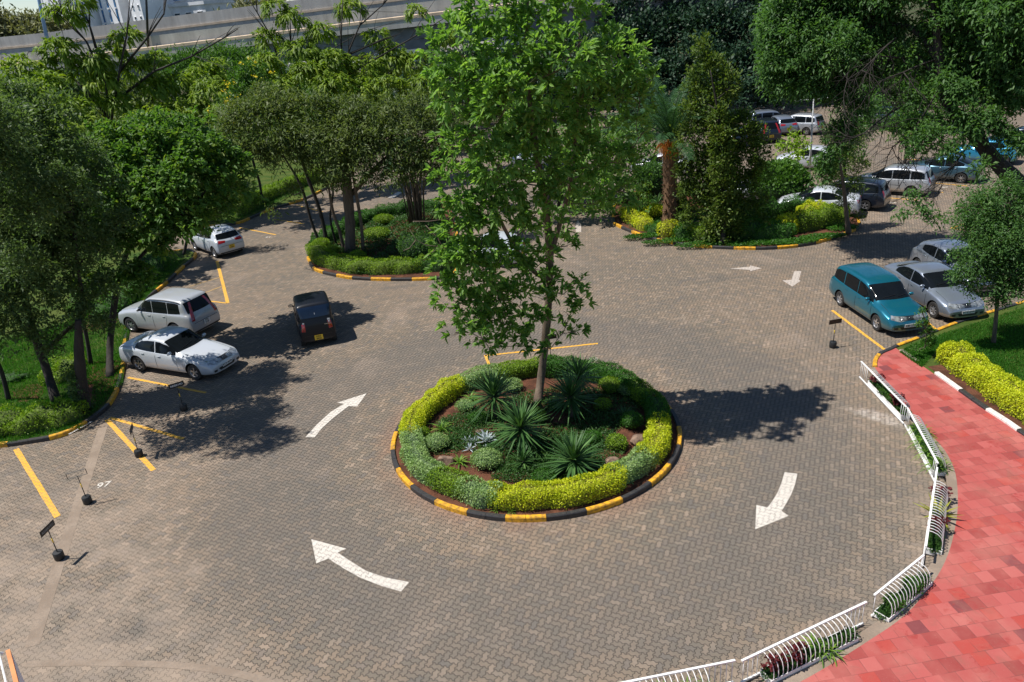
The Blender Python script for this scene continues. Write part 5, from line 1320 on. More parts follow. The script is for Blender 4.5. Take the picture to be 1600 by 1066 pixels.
# ================================================================== LEFT ISLAND
IG = 'trees on the left island'
hedge('clipped_hedge', 'clipped green hedge along the front of the left island', gpath([(494,395),(505,410),(530,418),(565,424),(600,425),(640,424),(668,420)]), 1.0, .62, .1, 'lf_lime', 61, 520, .07, 'hedges of the left island', lump=.10)
hedge('clipped_hedge', 'darker green end of the hedge by the white car, left island', gpath([(645,424),(690,420),(703,412)]), .8, .62, .1, 'lf_hgreen', 62, 420, .075, 'hedges of the left island', lump=.12)
hedge('clipped_hedge', 'hedge along the back of the left island', gpath([(494,388),(520,372),(560,350),(600,338),(650,330),(690,328)]), 1.0, .65, .1, 'lf_hgreen', 63, 300, .09, 'hedges of the left island', lump=.10)
for i, (x, y, r_, h_, lb) in enumerate(((503, 392, .50, .75, 'round clipped shrub at the left corner of the left island'), (521, 402, .42, .62, 'second round clipped shrub at the left of the left island'), (559, 409, .46, .62, 'round clipped shrub at the foot of the thick trunk'), (590, 372, .75, .60, 'broad lime shrub in the middle of the left island'), (600, 350, .6, .6, 'small lime shrub near the back hedge, left island'))):
    shrub('clipped_shrub', lb, gz(x, y), r_, h_, 'lf_lime', 210+i, 420, .075, 'shrub', 'clipped shrubs of the left island')
shrub('feathery_shrub', 'blue green feathery shrub beside the white car on the left island', gz(655, 408), .95, 1.5, 'lf_acacia', 220, 260, .10, 'shrub', None, .25)
b = gz(547, 398)
can = [(400,180,40,1.6,.8),(445,172,41,1.5,.8),(490,168,42,1.6,.8),(540,175,42,1.7,.8),(590,185,41.5,1.6,.8),(640,178,42,1.6,.9),(685,190,42,1.6,.9),(420,215,39.5,1.4,.8),(475,215,40,1.5,.9),(530,222,40.5,1.6,.9),(585,235,40.5,1.5,.9),(635,232,41,1.5,.9),(680,245,41,1.3,.9),(440,250,39.5,1.2,.7),(500,262,39.8,1.3,.7),(560,272,40,1.3,.7),(612,280,40,1.1,.7),(660,275,40.5,1.1,.7),(400,240,39.5,.8,.5),(365,205,40,1.0,.6),(455,300,39.5,.55,.4),(425,335,39.2,.35,.3),(370,180,40.5,1.2,.7),(415,155,42,1.3,.7),(540,200,41,1.5,.8),(600,210,41,1.5,.8),(455,235,39.8,1.2,.7),(380,235,39.6,.9,.5),(560,245,40.2,1.3,.8),(640,260,40.4,1.2,.7),(700,215,42,1.4,.8),(700,270,41,1.0,.7),(520,290,39.8,.8,.5)]
tree('umbrella_tree', 'thick straight trunk under a broad olive canopy, middle of the left island', 'tree', b,
     [([b, W(547,350,b[1]), W(543,300,b[1]+.2), W(540,250,b[1]+.3), W(545,200,b[1]+.5)], [.30,.28,.26,.22,.12]), ([W(543,310,41.5), W(600,250,41), W(650,215,41.5)], [.15,.11,.05])],
     C3([c for c in can if 480 < c[0]]), 'lf_olive', 'bark', IG, 71, .09, 3, dens=11, m=11, Ln=.27, Wd=.075, out=.4, rand=1.0, up=.1, jit=.17, droop=.2, inner=.3)
b = gz(512, 386)
tree('umbrella_tree', 'slender dark stems at the left end of the left island', 'tree', b,
     [([b, W(500,330,b[1]), W(478,270,b[1]), W(462,220,b[1]-.3)], [.12,.11,.09,.05]), ([(b[0]-.35, b[1], .1), W(486,345,b[1]), W(470,290,b[1]), W(440,240,b[1])], [.09,.08,.07,.04]), ([(b[0]+.45, b[1]+.3, .1), W(516,340,b[1]), W(520,290,b[1]), W(500,230,b[1])], [.07,.06,.06,.04])],
     C3([c for c in can if c[0] <= 480]), 'lf_olive', 'bark_d', IG, 72, .07, 3, dens=11, m=11, Ln=.27, Wd=.075, out=.4, rand=1.0, up=.1, jit=.17, droop=.2, inner=.3)
for i, (x, y, x2, y2, lb) in enumerate(((538, 395, 520, 330, 'thin pale trunk left of the thick trunk on the left island'), (568, 396, 556, 300, 'slim trunk right of the thick trunk on the left island'))):
    b = gz(x, y); tree('slim_tree', lb, 'tree', b, [([b, W((x+x2)/2+2, (y+y2)/2, b[1]), W(x2, y2, b[1]), W(x2-10, y2-60, b[1])], [.10,.09,.08,.04])], C3([(x2-5, y2-60, b[1], .8), (x2+20, y2-85, b[1]+.5, .9)]), 'lf_olive', 'bark_l', IG, 75+i, .04, 2, dens=9, m=9, Ln=.24, Wd=.07, out=.4, jit=.12, inner=.3)
# cluster of tall cane stems
b = gz(652, 352); rs = random.Random(4); root = empty('cane_clump', b, 0, 'dense clump of upright pale canes at the back of the left island', 'plant'); mb = MB()
for k in range(34):
    a = rs.uniform(0, 6.28); q = rs.uniform(.05, .6); H_ = rs.uniform(2.4, 4.6); ex = rs.uniform(.2, .9)
    mb.tube([(math.cos(a)*q, math.sin(a)*q, 0), (math.cos(a)*(q+ex*.35), math.sin(a)*(q+ex*.35), H_*.6), (math.cos(a)*(q+ex), math.sin(a)*(q+ex), H_)], [.045, .04, .02], 6)
mb.build('stems', M['bark_l'], root, smooth=True)
crown('leaves', [(0, 0, 4.2, 1.3, 1.3, .9)], M['lf_palm'], root, (0, 0, 0), 77, dens=16, m=8, Ln=.55, Wd=.07, out=.8, rand=.6, up=.3, shape='strap', droop=.5)

rs = np.random.RandomState(29); n = 26000; a = rs.rand(n)*6.28; q = rs.rand(n)**.5; L = rs.uniform(.07, .16, n)
P = np.stack([-6.6+np.cos(a)*q*3.5, 43.6+np.sin(a)*q*6.6, .12+rs.rand(n)*.35*(.5+.5*np.sin(a*7+q*9))], 1)
tag(leaf_obj('ground_cover', P, rs.randn(n, 3)*np.array([.7, .7, .3])+np.array([0, 0, .3]), unit(rs.randn(n, 3)*.5+np.array([0, 0, 1])), L, L*.5, 'dia', M['lf_cover'], None, (0, 0, 0), 29), 'low leafy ground cover under the trees of the left island', 'ground cover', kind='stuff')
# ================================================================== PALM ISLAND
PG2 = 'hedges of the palm island'
for i, (L_, w_, h_, m_, lb) in enumerate([
  ([(978,338),(990,350)], .8, .7, 'lf_yellow', 'golden hedge lump at the left tip of the palm island'),
  ([(994,352),(1012,361)], .8, .62, 'lf_yellow', 'second golden hedge lump behind the left kerb of the palm island'),
  ([(1014,362),(1032,366)], .8, .5, 'lf_hgreen', 'low green lump between golden ones on the palm island'),
  ([(1034,367),(1054,371)], .85, .72, 'lf_yellow', 'golden hedge lump in front of the palm trunk'),
  ([(1056,371),(1078,374)], .85, .75, 'lf_hgreen', 'bright green hedge lump in front of the palm'),
  ([(1080,374),(1108,376)], .85, .75, 'lf_lime', 'lime hedge lump left of the mottled tree'),
  ([(1150,372),(1200,374),(1235,370)], .95, .8, 'lf_hgreen', 'dark green hedge right of the mottled tree'),
  ([(1215,368),(1238,362)], .9, .95, 'lf_yellow', 'golden patch of hedge at the right of the palm island'),
  ([(1240,362),(1290,352),(1316,346)], 1.0, .95, 'lf_lime', 'lime and gold hedge at the right end of the palm island'),
  ([(1250,352),(1290,342)], .9, 1.05, 'lf_yellow', 'bright golden hedge top in front of the white saloon'),
  ([(1185,345),(1240,338),(1300,332)], .9, .95, 'lf_hgreen', 'green hedge in front of the white saloon'),
  ([(1000,316),(1040,308),(1090,303)], .8, .75, 'lf_lime', 'hedge behind the palm trunk'),
  ([(1100,318),(1150,335),(1180,345)], .8, .8, 'lf_hgreen', 'shaded hedge behind the mottled tree')]):
    hedge('hedge_lump', lb, gpath(L_, .1, 4), w_, h_, .1, m_, 300+i, 420, .085, PG2, lump=.14, cat='hedge clump')
shrub('clipped_shrub', 'bright golden ball shrub left of the palm trunk', gz(1021, 341), .62, .85, 'lf_yellow', 231, 480, .075, 'shrub', None)
shrub('clipped_shrub', 'golden ball shrub far behind the tall tree', gz(896, 262), .75, 1.1, 'lf_yellow', 232, 260, .10, 'shrub', None)
blades('spiky_plant', 'dark spiky plant behind the palm trunk', gz(1028, 322), 50, .9, .06, 'lf_yucca', 233, 'yucca', None, .2)
rs = np.random.RandomState(19); P = []
for (x, y, rx, ry, n) in [(1010,373,1.2,.35,1300),(1050,381,1.5,.35,1500),(1100,386,1.4,.4,1300),(1240,382,1.4,.45,2200),(1290,374,1.2,.4,1600),(1180,384,1.4,.45,1500),(1320,360,.8,.5,900),(1050,350,2.5,1.5,1500),(1180,355,2.5,1.5,1500)]:
    p = G(x, y, .12); a = rs.rand(n)*6.28; q = rs.rand(n)**.5; P.append(np.stack([p[0]+np.cos(a)*q*rx, p[1]+.35+np.sin(a)*q*ry, .12+rs.rand(n)*.18*(1-q*.5)], 1))
for (x, y, rx, ry, n) in [(1080,345,3.0,2.0,5000),(1130,350,3.0,2.0,4000),(1010,335,1.6,2.0,2500)]:
    p = G(x, y, .12); a = rs.rand(n)*6.28; q = rs.rand(n)**.5; P.append(np.stack([p[0]+np.cos(a)*q*rx, p[1]+.35+np.sin(a)*q*ry, .12+rs.rand(n)*.3*(1-q*.5)], 1))
P = np.concatenate(P); n = len(P); L = rs.uniform(.06, .13, n)
tag(leaf_obj('ground_cover', P, rs.randn(n, 3)*np.array([.7, .7, .3])+np.array([0, 0, .3]), unit(rs.randn(n, 3)*.5+np.array([0, 0, 1])), L, L*.5, 'dia', M['lf_hgreen'], None, (0, 0, 0), 19), 'low creeping plants behind the kerb of the palm island', 'ground cover', kind='stuff')
# date palm with orange fruit strands
def palm(label, b, top, H, seed, nf=38, Lf=4.4):
    rs = random.Random(seed); root = empty('date_palm', b, 0, label, 'palm'); mb = MB()
    T = Vector(top)-Vector(b); pts = [T*(k/8) for k in range(9)]; mb.tube(pts, [.42,.38,.36,.35,.36,.38,.40,.42,.30], 14)
    for k in range(260):   # old leaf bases
        f = rs.uniform(.05, .99); a = rs.uniform(0, 6.28); p = T*f; r0 = .37; d = Vector((math.cos(a), math.sin(a), .9)).normalized(); s = p+Vector((math.cos(a)*r0, math.sin(a)*r0, 0))
        mb.tube([s-d*.05, s+d*rs.uniform(.08, .16)], [.045, .02], 5)
    mb.build('trunk', M['bark_palm'], root, smooth=False)
    Pl, Dl, Nl, Ll = [], [], [], []; rb = MB()
    for k in range(nf):
        a = k*2.39996; el = 1.50 - 1.15*(k/nf)**1.0 + rs.uniform(-.1, .1); L = Lf*rs.uniform(.85, 1.05); hd = Vector((math.cos(a), math.sin(a), 0)); pts = []
        p = T.copy(); ang = el
        for s in range(13):
            pts.append(p.copy()); ang -= .045+.011*s*.5; p = p + (hd*math.cos(ang)+Vector((0, 0, math.sin(ang))))*(L/12)
        rb.tube(pts, [.028-.0018*s for s in range(13)], 5)
        for s in range(2, 13):
            t = (pts[s]-pts[s-1]).normalized(); side = t.cross(Vector((0, 0, 1))).normalized(); nn = side.cross(t)
            for q in range(4):
                o = pts[s-1].lerp(pts[s], q/4)
                for sg in (-1, 1):
                    d = (side*sg*.8 + t*.65 + nn*rs.uniform(.05, .3)).normalized(); Pl.append(o); Dl.append(d); Nl.append(nn); Ll.append(.52*math.sin(math.pi*min(.95, (s+1)/14.5))*rs.uniform(.9, 1.1)+.08)
    rb.build('midribs', M['lf_palm'], root, smooth=True)
    leaf_obj('fronds', np.array([tuple(p) for p in Pl]), np.array([tuple(p) for p in Dl]), np.array([tuple(p) for p in Nl]), np.array(Ll), np.full(len(Ll), .035), 'strap', M['lf_palm'], root, (0, 0, 0), seed, None, .15)
    return root, T
pb = gz(1046, 352); pt = W(1048, 222, pb[1]); pr, PT = palm('date palm with shaggy trunk on the right island', pb, pt, 4, 5)
rs = np.random.RandomState(3); n = 260; az = rs.randn(n)*.9-math.pi/2; Pq = np.array([tuple(PT)])+np.stack([np.cos(az)*.45, np.sin(az)*.5-.15, rs.uniform(-.1, .28, n)], 1)
leaf_obj('fruit_strands', Pq, np.stack([np.cos(az)*.55, np.sin(az)*.55, rs.uniform(-.9, .1, n)], 1), unit(rs.randn(n, 3)), rs.uniform(.30, .65, n), np.full(n, .035), 'strap', M['lf_orange'], pr, (0, 0, 0), 3, None, .7)
b = gz(1128, 382)
con = [(1062,235,39.2,.42,.4),(1068,345,38.8,.35,.4),(1068,210,39.4,.35,.4),(1190,345,38.8,.4,.4),(1075,300,39,.5,.6),(1185,270,39,.55,.6),(1070,270,39.2,.5,.6),(1185,240,39.3,.5,.6),(1180,320,39,.5,.5),(1075,180,39.3,.45,.6),(1140,372,38,.5,.5),(1115,374,38,.45,.5),(1128,345,37.9,.5,.6),(1130,315,37.9,.5,.6),(1128,285,37.9,.5,.6),(1126,255,38,.5,.6),(1126,215,38,.5,.6),(1128,372,38.1,.5,.6),(1145,355,38.1,.55,.7),(1110,358,38.1,.55,.7),(1128,330,38.0,.6,.7),(1128,300,38.0,.6,.7),(1125,270,38.0,.6,.8),(1126,230,38.1,.6,.8),(1122,190,38.3,.5,.8),(1160,365,38.3,.5,.5),(1140,135,38.8,.45,.6),(1128,350,39,.75,.8),(1110,318,38.8,.85,.8),(1148,322,39,.8,.8),(1095,290,39,.8,.8),(1130,285,38.8,.9,.9),(1165,290,39,.8,.8),(1090,250,39.2,.85,.9),(1125,245,39,.95,.9),(1160,250,39,.85,.9),(1175,215,39.3,.6,.7),(1095,205,39.2,.8,.9),(1130,200,39,.9,.9),(1160,195,39.2,.65,.8),(1100,160,39.3,.75,.9),(1128,155,39.2,.75,.9),(1110,115,39.4,.65,.9),(1085,130,39.5,.45,.6),(1080,330,39,.45,.5),(1098,80,39.5,.4,.7)]
tree('mottled_evergreen', 'tall mottled evergreen with brownish tips right of the palm', 'tree', b, [([b, W(1131,340,b[1]+.3), W(1128,280,b[1]+.5), W(1125,200,b[1]+.6), W(1110,110,b[1]+.6)], [.15,.12,.09,.06,.02])],
     C3(con), 'lf_conif', 'bark_d', None, 81, .05, 3, dens=22, m=12, Ln=.20, Wd=.09, out=.6, rand=.9, up=.3, jit=.14, inner=.35)
shrub('loose_shrub', 'loose green shrub growing against the palm trunk', gz(1062, 346), .55, 1.5, 'lf_conif', 244, 260, .12, 'shrub', None, .35)
shrub('loose_shrub', 'taller dull green shrub behind and left of the palm', gz(1015, 312), .9, 2.4, 'lf_acacia', 245, 170, .16, 'shrub', None, .35)
b = gz(1326, 366)
tree('mottled_evergreen', 'thin feathery evergreen at the right tip of the palm island', 'tree', b, [([b, W(1322,330,b[1]), W(1318,290,b[1]), W(1310,240,b[1])], [.14,.11,.08,.03])],
     C3([(1318,318,38.5,.5),(1305,285,38.5,.65),(1335,290,38.6,.55),(1290,262,38.8,.6),(1320,250,38.8,.7),(1345,262,39,.5),(1300,225,39,.5),(1335,225,39,.5),(1340,342,38.4,.35)]), 'lf_conif', 'bark', None, 82, .04, 2, dens=26, m=9, Ln=.17, Wd=.05, out=.6, rand=.9, up=.1, jit=.09, droop=.2, inner=.3)

# ================================================================== TREES BEHIND, MIDDLE
BGt = 'trees beyond the yard'
def bgtree(name, label, base, top, clumps, leafm, seed, bark='bark_d', r=.22, group=BGt, **kw):
    b = gz(*base) if len(base) == 2 else base; t = W(top[0], top[1], b[1]); m1 = W((base[0]*.6+top[0]*.4)+4 if len(base) == 2 else top[0], (base[1]*.5+top[1]*.5) if len(base) == 2 else top[1]+60, b[1])
    k = dict(dens=6, m=9, Ln=.34, Wd=.13, out=.5, rand=1.0, up=.1, jit=.18, inner=.3, sub=2); k.update(kw); s_ = k.pop('sub')
    return tree(name, label, 'tree', b, [([b, m1, t], [r, r*.75, r*.35])], C3(clumps), leafm, bark, group, seed, k.pop('r0', .08), s_, **k)
bgtree('leafy_tree', 'leafy tree with dark stems right behind the tall middle tree', (852, 347), (862, 215), [(900,255,44,1.0),(950,265,44,1.0),(985,250,44,.9),(930,300,43.5,.8),(975,300,43.5,.7),(1003,285,43.5,.6),(880,290,44,.8),(1015,320,42.5,.35),(905,215,44.5,1.0),(960,215,44.5,1.0),(1010,225,44.5,.7),(840,215,44.5,.9),(945,330,43,.5),(890,325,43.5,.45),(800,230,45,.9),(780,280,44,.7),(860,240,49,1.2),(900,270,48,1.1),(940,285,48,1.1),(985,270,48.5,1.1),(930,235,49,1.2),(975,225,49,1.2),(1010,250,49,.8),(900,215,50,1.2),(790,215,50,1.2),(760,250,49,1.1),(820,180,50,1.3),(770,300,48,.9),(880,310,47,.7),(940,325,46.5,.7),(985,310,47,.6)], 'lf_broad', 91)
bgtree('leafy_tree', 'shrubby green tree between the two far islands', (870, 330), (885, 260), [(905,335,46,.6),(870,285,47,.7),(960,340,45,.5),(1000,325,45,.5)], 'lf_main', 92, r=.12)
PIN = dict(dens=9, m=10, Ln=.42, Wd=.11, out=.85, rand=.6, up=-.05, jit=.10, shape='strap', droop=.6, inner=.55)
def bare(paths, Y):
    def f(mb):
        rs = random.Random(len(paths))
        for L_ in paths:
            P = [Vector(W(x, y, Y+rs.uniform(-.4, .4))) for x, y in L_]; n_ = len(P); mb.tube(P, [.085-.062*k/(n_-1) for k in range(n_)], 6)
            for k in range(1, n_-1):
                for _ in range(2):
                    d = (P[k+1]-P[k]); e = P[k] + d*.8 + Vector((rs.uniform(-1, 1), rs.uniform(-.6, .6), rs.uniform(-.1, 1)))*d.length*.5; mb.tube(bez(P[k], P[k].lerp(e, .5)+Vector((0, 0, .15)), e, 4), [.03, .024, .018, .009], 5)
    return f
def pinn(label, base, top, cl, seed, **kw):
    k = dict(PIN); k.update(kw); return bgtree('feather_leaf_tree', label, base, top, cl, 'lf_pinn', seed, 'bark_d', .16, 'feather leaved trees', **k)
pinn('tall sparse feather leaved tree with bare forks at the far left', (175, 262), (168, 120), [(108,28,50,0.77,0.56),(85,18,50,0.50,0.37),(150,95,50,0.83,0.64),(97,82,50,1.12,0.80),(78,110,50,0.75,0.56),(198,58,51,0.77,0.62),(178,82,51,0.75,0.56),(128,110,50,0.98,0.64),(160,125,50,0.98,0.72),(215,110,51,0.98,0.64),(240,140,51,1.05,0.64),(135,160,50,0.90,0.56),(190,165,50,1.05,0.64),(240,95,52,0.90,0.56),(270,130,52,0.90,0.64),(120,5,50,0.66,0.50)], 101, sub=3, extra=bare([[(170,200),(166,130),(135,65),(98,22),(55,-25)],[(172,200),(188,105),(198,55),(204,-15)],[(188,110),(228,62),(256,22),(262,-15)],[(166,180),(142,152),(104,112)],[(166,205),(122,182),(86,174)],[(184,155),(240,112),(300,88),(352,58),(372,45)],[(150,75),(140,40),(138,-10)]], 50))
pinn('feather leaved tree with pale green tufts in front of the overpass', (455, 215), (490, 90), [(455,30,58,0.96,0.59),(420,62,58,0.90,0.59),(500,50,58,0.96,0.59),(545,15,60,0.96,0.65),(520,100,57,1.62,0.90),(480,115,56,1.44,0.81),(440,140,55,1.35,0.81),(570,118,58,1.44,0.90),(590,60,60,0.90,0.52),(610,90,60,1.44,0.81),(640,105,60,1.44,0.90),(650,20,62,0.78,0.52),(560,150,56,1.35,0.81),(610,140,57,1.44,0.90),(415,100,56,1.17,0.72),(470,80,57,1.17,0.72),(425,15,58,0.72,0.52),(700,60,62,0.84,0.59),(665,135,57,1.17,0.81),(520,135,55,1.17,0.72)], 102, sub=3, extra=bare([[(458,170),(442,120),(425,60),(402,20),(380,-15)],[(535,120),(545,80),(562,40),(598,8),(622,-20)],[(535,120),(533,60),(536,-10)],[(500,155),(552,112),(640,62),(700,25)],[(480,168),(430,132),(380,118)],[(545,85),(580,70),(620,55)],[(470,120),(455,70),(452,10)]], 58))
pinn('feather leaved tree low behind the yellow flowering shrub', (350, 240), (345, 160), [(330,150,52,1.5,.9),(300,170,51,1.5,.9),(360,180,50,1.3,.8),(270,185,50,1.4,.8),(320,120,54,1.4,.8),(235,195,49,1.3,.8),(440,185,50,1.3,.8),(400,190,50,1.2,.7)], 103)
pinn('bright feather leaved tree at the left edge behind the dark olive tree', (60, 300), (60, 200), [(35,115,44,.9,.8),(65,150,42,1.3,1.0),(30,165,41,1.2,.9),(100,180,41,1.3,.9),(85,215,39,1.2,.9),(130,205,41,1.2,.9),(10,135,43,.9,.7)], 104, Ln=.38)
def fl(mb): pass
fb = bgtree('flowering_shrub', 'bright green bush dotted with yellow flowers', (392, 250), (392, 170), [(392,150,49,1.5,1.3),(372,175,48.5,1.2,1.0),(412,170,48.8,1.3,1.1),(392,120,49.5,1.0,.9),(360,205,48,1.0,.9),(420,205,48,1.1,.9)], 'lf_bright', 105, group=None, dens=13, m=10, Ln=.22, Wd=.10, jit=.12)
rs = np.random.RandomState(8); P, D = puffs_in(C3([(392,150,49,1.6,1.4),(372,175,48.5,1.3,1.1),(412,170,48.8,1.4,1.2)]), 2.6, rs, .9); n = len(P)*9
leaf_obj('flowers', rs.randn(n, 3)*.07+np.repeat(P, 9, 0)-np.array(fb.location), rs.randn(n, 3), unit(rs.randn(n, 3)), np.full(n, .12), np.full(n, .09), 'dia', M['lf_flower'], fb, (0, 0, 0), 8)
# flat-topped bright tree far left, and the fill of trees under the overpass
bgtree('flat_topped_tree', 'wide flat topped bright green tree below the overpass', (345, 200), (335, 115), [(300,100,80,3.0,.9),(345,92,82,3.0,1.0),(390,100,82,2.8,1.0),(325,122,78,3.0,1.0),(370,128,78,3.0,1.0),(280,125,78,2.4,.9),(410,125,80,2.2,.9)], 'lf_bright', 111, Ln=.5, Wd=.14, dens=4.5, m=12, jit=.3)
far = [('dark rounded tree under the left end of the overpass', 40, 250, [(10,175,62,2.2),(60,165,66,2.4),(20,210,58,2.0),(100,160,70,2.6),(60,215,60,2.0)], 'lf_dark'),
 ('mid green tree below the overpass, left of the flat topped tree', 200, 235, [(150,160,75,2.8),(200,170,72,2.6),(240,165,75,2.8),(180,200,66,2.2),(230,205,64,2.2),(280,205,62,2.2)], 'lf_olive'),
 ('dark green tree under the middle of the overpass', 480, 220, [(430,150,82,2.8),(480,145,84,3.0),(530,140,86,3.0),(460,175,74,2.6),(520,170,74,2.6),(570,165,76,2.6)], 'lf_bright'),
 ('dark tree below the overpass, left of the tall middle tree', 640, 215, [(600,130,88,2.8),(650,140,84,2.8),(690,120,84,2.8),(630,175,70,2.4),(690,170,70,2.4),(720,140,78,2.6)], 'lf_far'),
 ('dark green tree behind the top of the tall middle tree', 800, 205, [(750,110,84,2.8),(800,120,82,2.8),(850,100,84,2.8),(770,160,72,2.6),(830,155,72,2.6),(890,140,74,2.6),(900,80,82,2.4)], 'lf_far'),
 ('low dark trees beyond the left lawn', 330, 262, [(300,230,56,1.5),(340,240,54,1.3),(270,235,54,1.4),(150,240,52,1.5),(200,240,50,1.4),(100,250,50,1.5),(350,255,53,1.0)], 'lf_dark')]
for i, (lb, bx, by, cl, m_) in enumerate(far): bgtree('leafy_tree', lb, (bx, by), (bx, by-60), cl, m_, 120+i, dens=5.0, m=10, Ln=.42, Wd=.19, jit=.26)
# big bluish dark trees, upper right
FR = [('huge dark bluish tree left of the mottled evergreen top', 1010, 205, [(975,30,88,3.6),(1025,15,90,3.6),(960,90,84,3.0),(1010,80,85,3.4),(1055,60,86,3.2),(990,140,78,2.8),(1040,130,80,3.0),(1010,185,70,2.2),(950,150,76,2.4)]),
 ('huge dark bluish tree right of the mottled evergreen top', 1130, 180, [(1090,10,88,3.6),(1150,10,88,3.6),(1110,60,84,3.2),(1170,60,84,3.2),(1200,20,86,3.0),(1090,110,80,2.8),(1140,120,79,2.8),(1190,110,80,2.6),(1230,75,82,2.8),(1210,145,76,1.8),(1160,150,76,1.8)]),
 ('dark tree behind the silver estate and lamp post', 1290, 150, [(1250,130,82,2.4),(1300,120,84,2.6),(1350,110,84,2.6),(1400,100,84,2.8),(1330,70,88,3.0),(1270,60,88,3.0),(1440,130,80,2.4),(1380,150,76,1.8)]),
 ('dark tree beyond the far right parking row', 1500, 160, [(1480,120,82,2.8),(1530,100,82,3.0),(1580,110,82,3.0),(1620,150,78,2.8),(1500,60,86,3.0),(1570,50,86,3.0),(1540,160,74,1.8),(1640,80,84,3.2)])]
for i, (lb, bx, by, cl) in enumerate(FR): bgtree('dark_evergreen', lb, (bx, by), (bx, by-90), cl, 'lf_far', 140+i, r=.4, dens=4.6, m=11, Ln=.46, Wd=.24, jit=.30, out=.7, sub=1)
b = gz(1408, 232); bgtree('small_round_tree', 'fresh green small tree behind the silver estate car', (1412, 262), (1412, 205), [(1412,195,52,1.0),(1432,205,52,.9),(1395,205,52,.7),(1448,195,53,.7),(1420,175,53,.7)], 'lf_bright', 151, dens=12, Ln=.24, Wd=.11, r=.12, group=None)
shrub('leafy_bush', 'dark green bush left of the lamp post, before the shaded cars', gz(1212, 312), 1.75, 2.3, 'lf_bright', 241, 150, .20, 'bush', None, .25)
bgtree('small_round_tree', 'pale yellowish sapling beside the lamp post', (1244, 290), (1244, 235), [(1240,222,48,.5),(1228,235,47.5,.5),(1250,232,47.5,.5),(1243,250,47,.5)], 'lf_lime', 153, dens=10, Ln=.26, Wd=.13, r=.06, group=None)

bgtree('feathery_tree', 'feathery grey green tree between the lamp post and the silver estate', (1318, 300), (1312, 190), [(1345,165,47,1.0),(1320,210,46,1.1),(1300,245,45.5,.6),(1350,205,47,.8),(1330,250,45,.8),(1300,265,44.5,.6),(1370,180,48,.8)], 'lf_acacia', 154, dens=13, Ln=.26, Wd=.08, r=.13, group=None)
bgtree('leafy_tree', 'green tree over the far side of the yard, above the grey blue saloon', (1400, 190), (1395, 130), [(1370,140,66,1.7),(1410,150,66,1.6),(1445,150,64,1.6),(1385,115,67,1.8),(1430,120,66,1.8),(1470,165,62,1.4),(1340,150,68,1.5)], 'lf_bright', 155, dens=7, Ln=.36, Wd=.16, r=.2)
# ================================================================== BIG TREE, RIGHT
b = (27.5, 30.0, .09)
big = [(1235,30,36,1.4),(1290,15,36,1.5),(1345,30,35,1.3),(1225,80,36,1.3),(1275,75,35,1.4),(1320,90,34,1.1),(1235,130,36,1.2),(1280,130,35,1.1),(1235,138,36,.8),(1310,150,35,.8),(1215,45,37,1.1),(1255,-20,36,1.4),(1330,-25,35,1.4),
 (1500,10,33,1.5),(1560,20,32,1.5),(1600,60,31,1.4),(1520,60,33,1.4),(1570,95,32,1.3),(1500,100,33.5,1.1),(1610,120,31,1.2),(1590,10,31,1.4),(1480,40,34,1.0),(1540,130,32.5,.9),(1600,160,31,.8),(1440,-20,34,1.2),(1390,-10,34,1.2),(1400,50,34.5,.6),(1375,120,34,.5),
 (1310,205,34.5,.6),(1290,255,34.5,.5),(1285,275,34.5,.45),(1310,235,34.3,.5),(1430,230,32,.55),(1450,215,32,.5),(1480,240,31.5,.45),(1420,200,33,.5),(1500,220,31.5,.5),(1550,190,31,.6),(1470,190,32.5,.5),(1425,310,30,.30),(1440,335,29.5,.30),(1462,345,29.3,.22),(1530,265,30.5,.35),(1590,230,30.5,.6),(1415,335,29.8,.2),(1260,100,36,1.3),(1300,60,35.5,1.3),(1220,110,36.5,1.1),(1265,140,36,.9),(1330,60,35,1.1),(1310,130,35,1.0),(1340,170,35,.6),(1530,20,33,1.3),(1580,50,32,1.3),(1540,90,33,1.2),(1585,130,32,1.0),(1510,130,33,.8),(1560,160,32,.8),(1480,75,33.5,.8),(1350,-20,35,1.3),(1430,160,33,.6),(1400,110,34,.5),(1320,210,34.5,.6),(1380,30,35,.7),(1440,60,34,.5),(1500,150,32,.6),(1540,200,31.2,.55),(1480,130,32.4,.6),(1510,180,31.6,.5),(1570,215,31,.5),(1450,110,33.4,.6),(1420,90,33.6,.6),(1365,75,34.4,.7),(1350,120,34.6,.7),(1385,60,34.4,.6)]
t1 = [b, W(1640,320,31), W(1590,285,31.5), W(1545,240,32), W(1515,200,32.3), W(1480,160,32.6), W(1468,100,33), W(1462,40,33.2), W(1448,-30,33.5)]
def deadtw(mb):
    rs = random.Random(6)
    def br(p, d, L, r, dep):
        pts = [p]; q = p.copy(); dd = d.copy()
        for k in range(4): dd = (dd + Vector((rs.gauss(0,.22), rs.gauss(0,.22), rs.gauss(0,.2)-.03))).normalized(); q = q + dd*L/4; pts.append(q.copy())
        mb.tube(pts, [r, r*.8, r*.65, r*.5, r*.3], 5)
        if dep > 0:
            for k in (1, 2, 3, 4):
                for _ in range(2): br(pts[k], (dd + Vector((rs.gauss(0,.7), rs.gauss(0,.7), rs.gauss(-.15,.6)))).normalized(), L*.55, r*.5, dep-1)
    for (x, y, Y, dx, dz) in ((1470,90,33,-1,-.7),(1466,140,32.8,-.9,-.9),(1440,85,33.4,-1,.1),(1500,190,32.3,-1,-.35),(1410,165,33.5,-.9,-.8),(1400,60,33.6,-1,-.1),(1520,215,32,-.6,-.8),(1560,260,31.7,.4,-.9)):
        br(Vector(W(x, y, Y)), Vector((dx, rs.uniform(-.2, .2), dz)).normalized(), rs.uniform(2.6, 3.4), .045, 2)
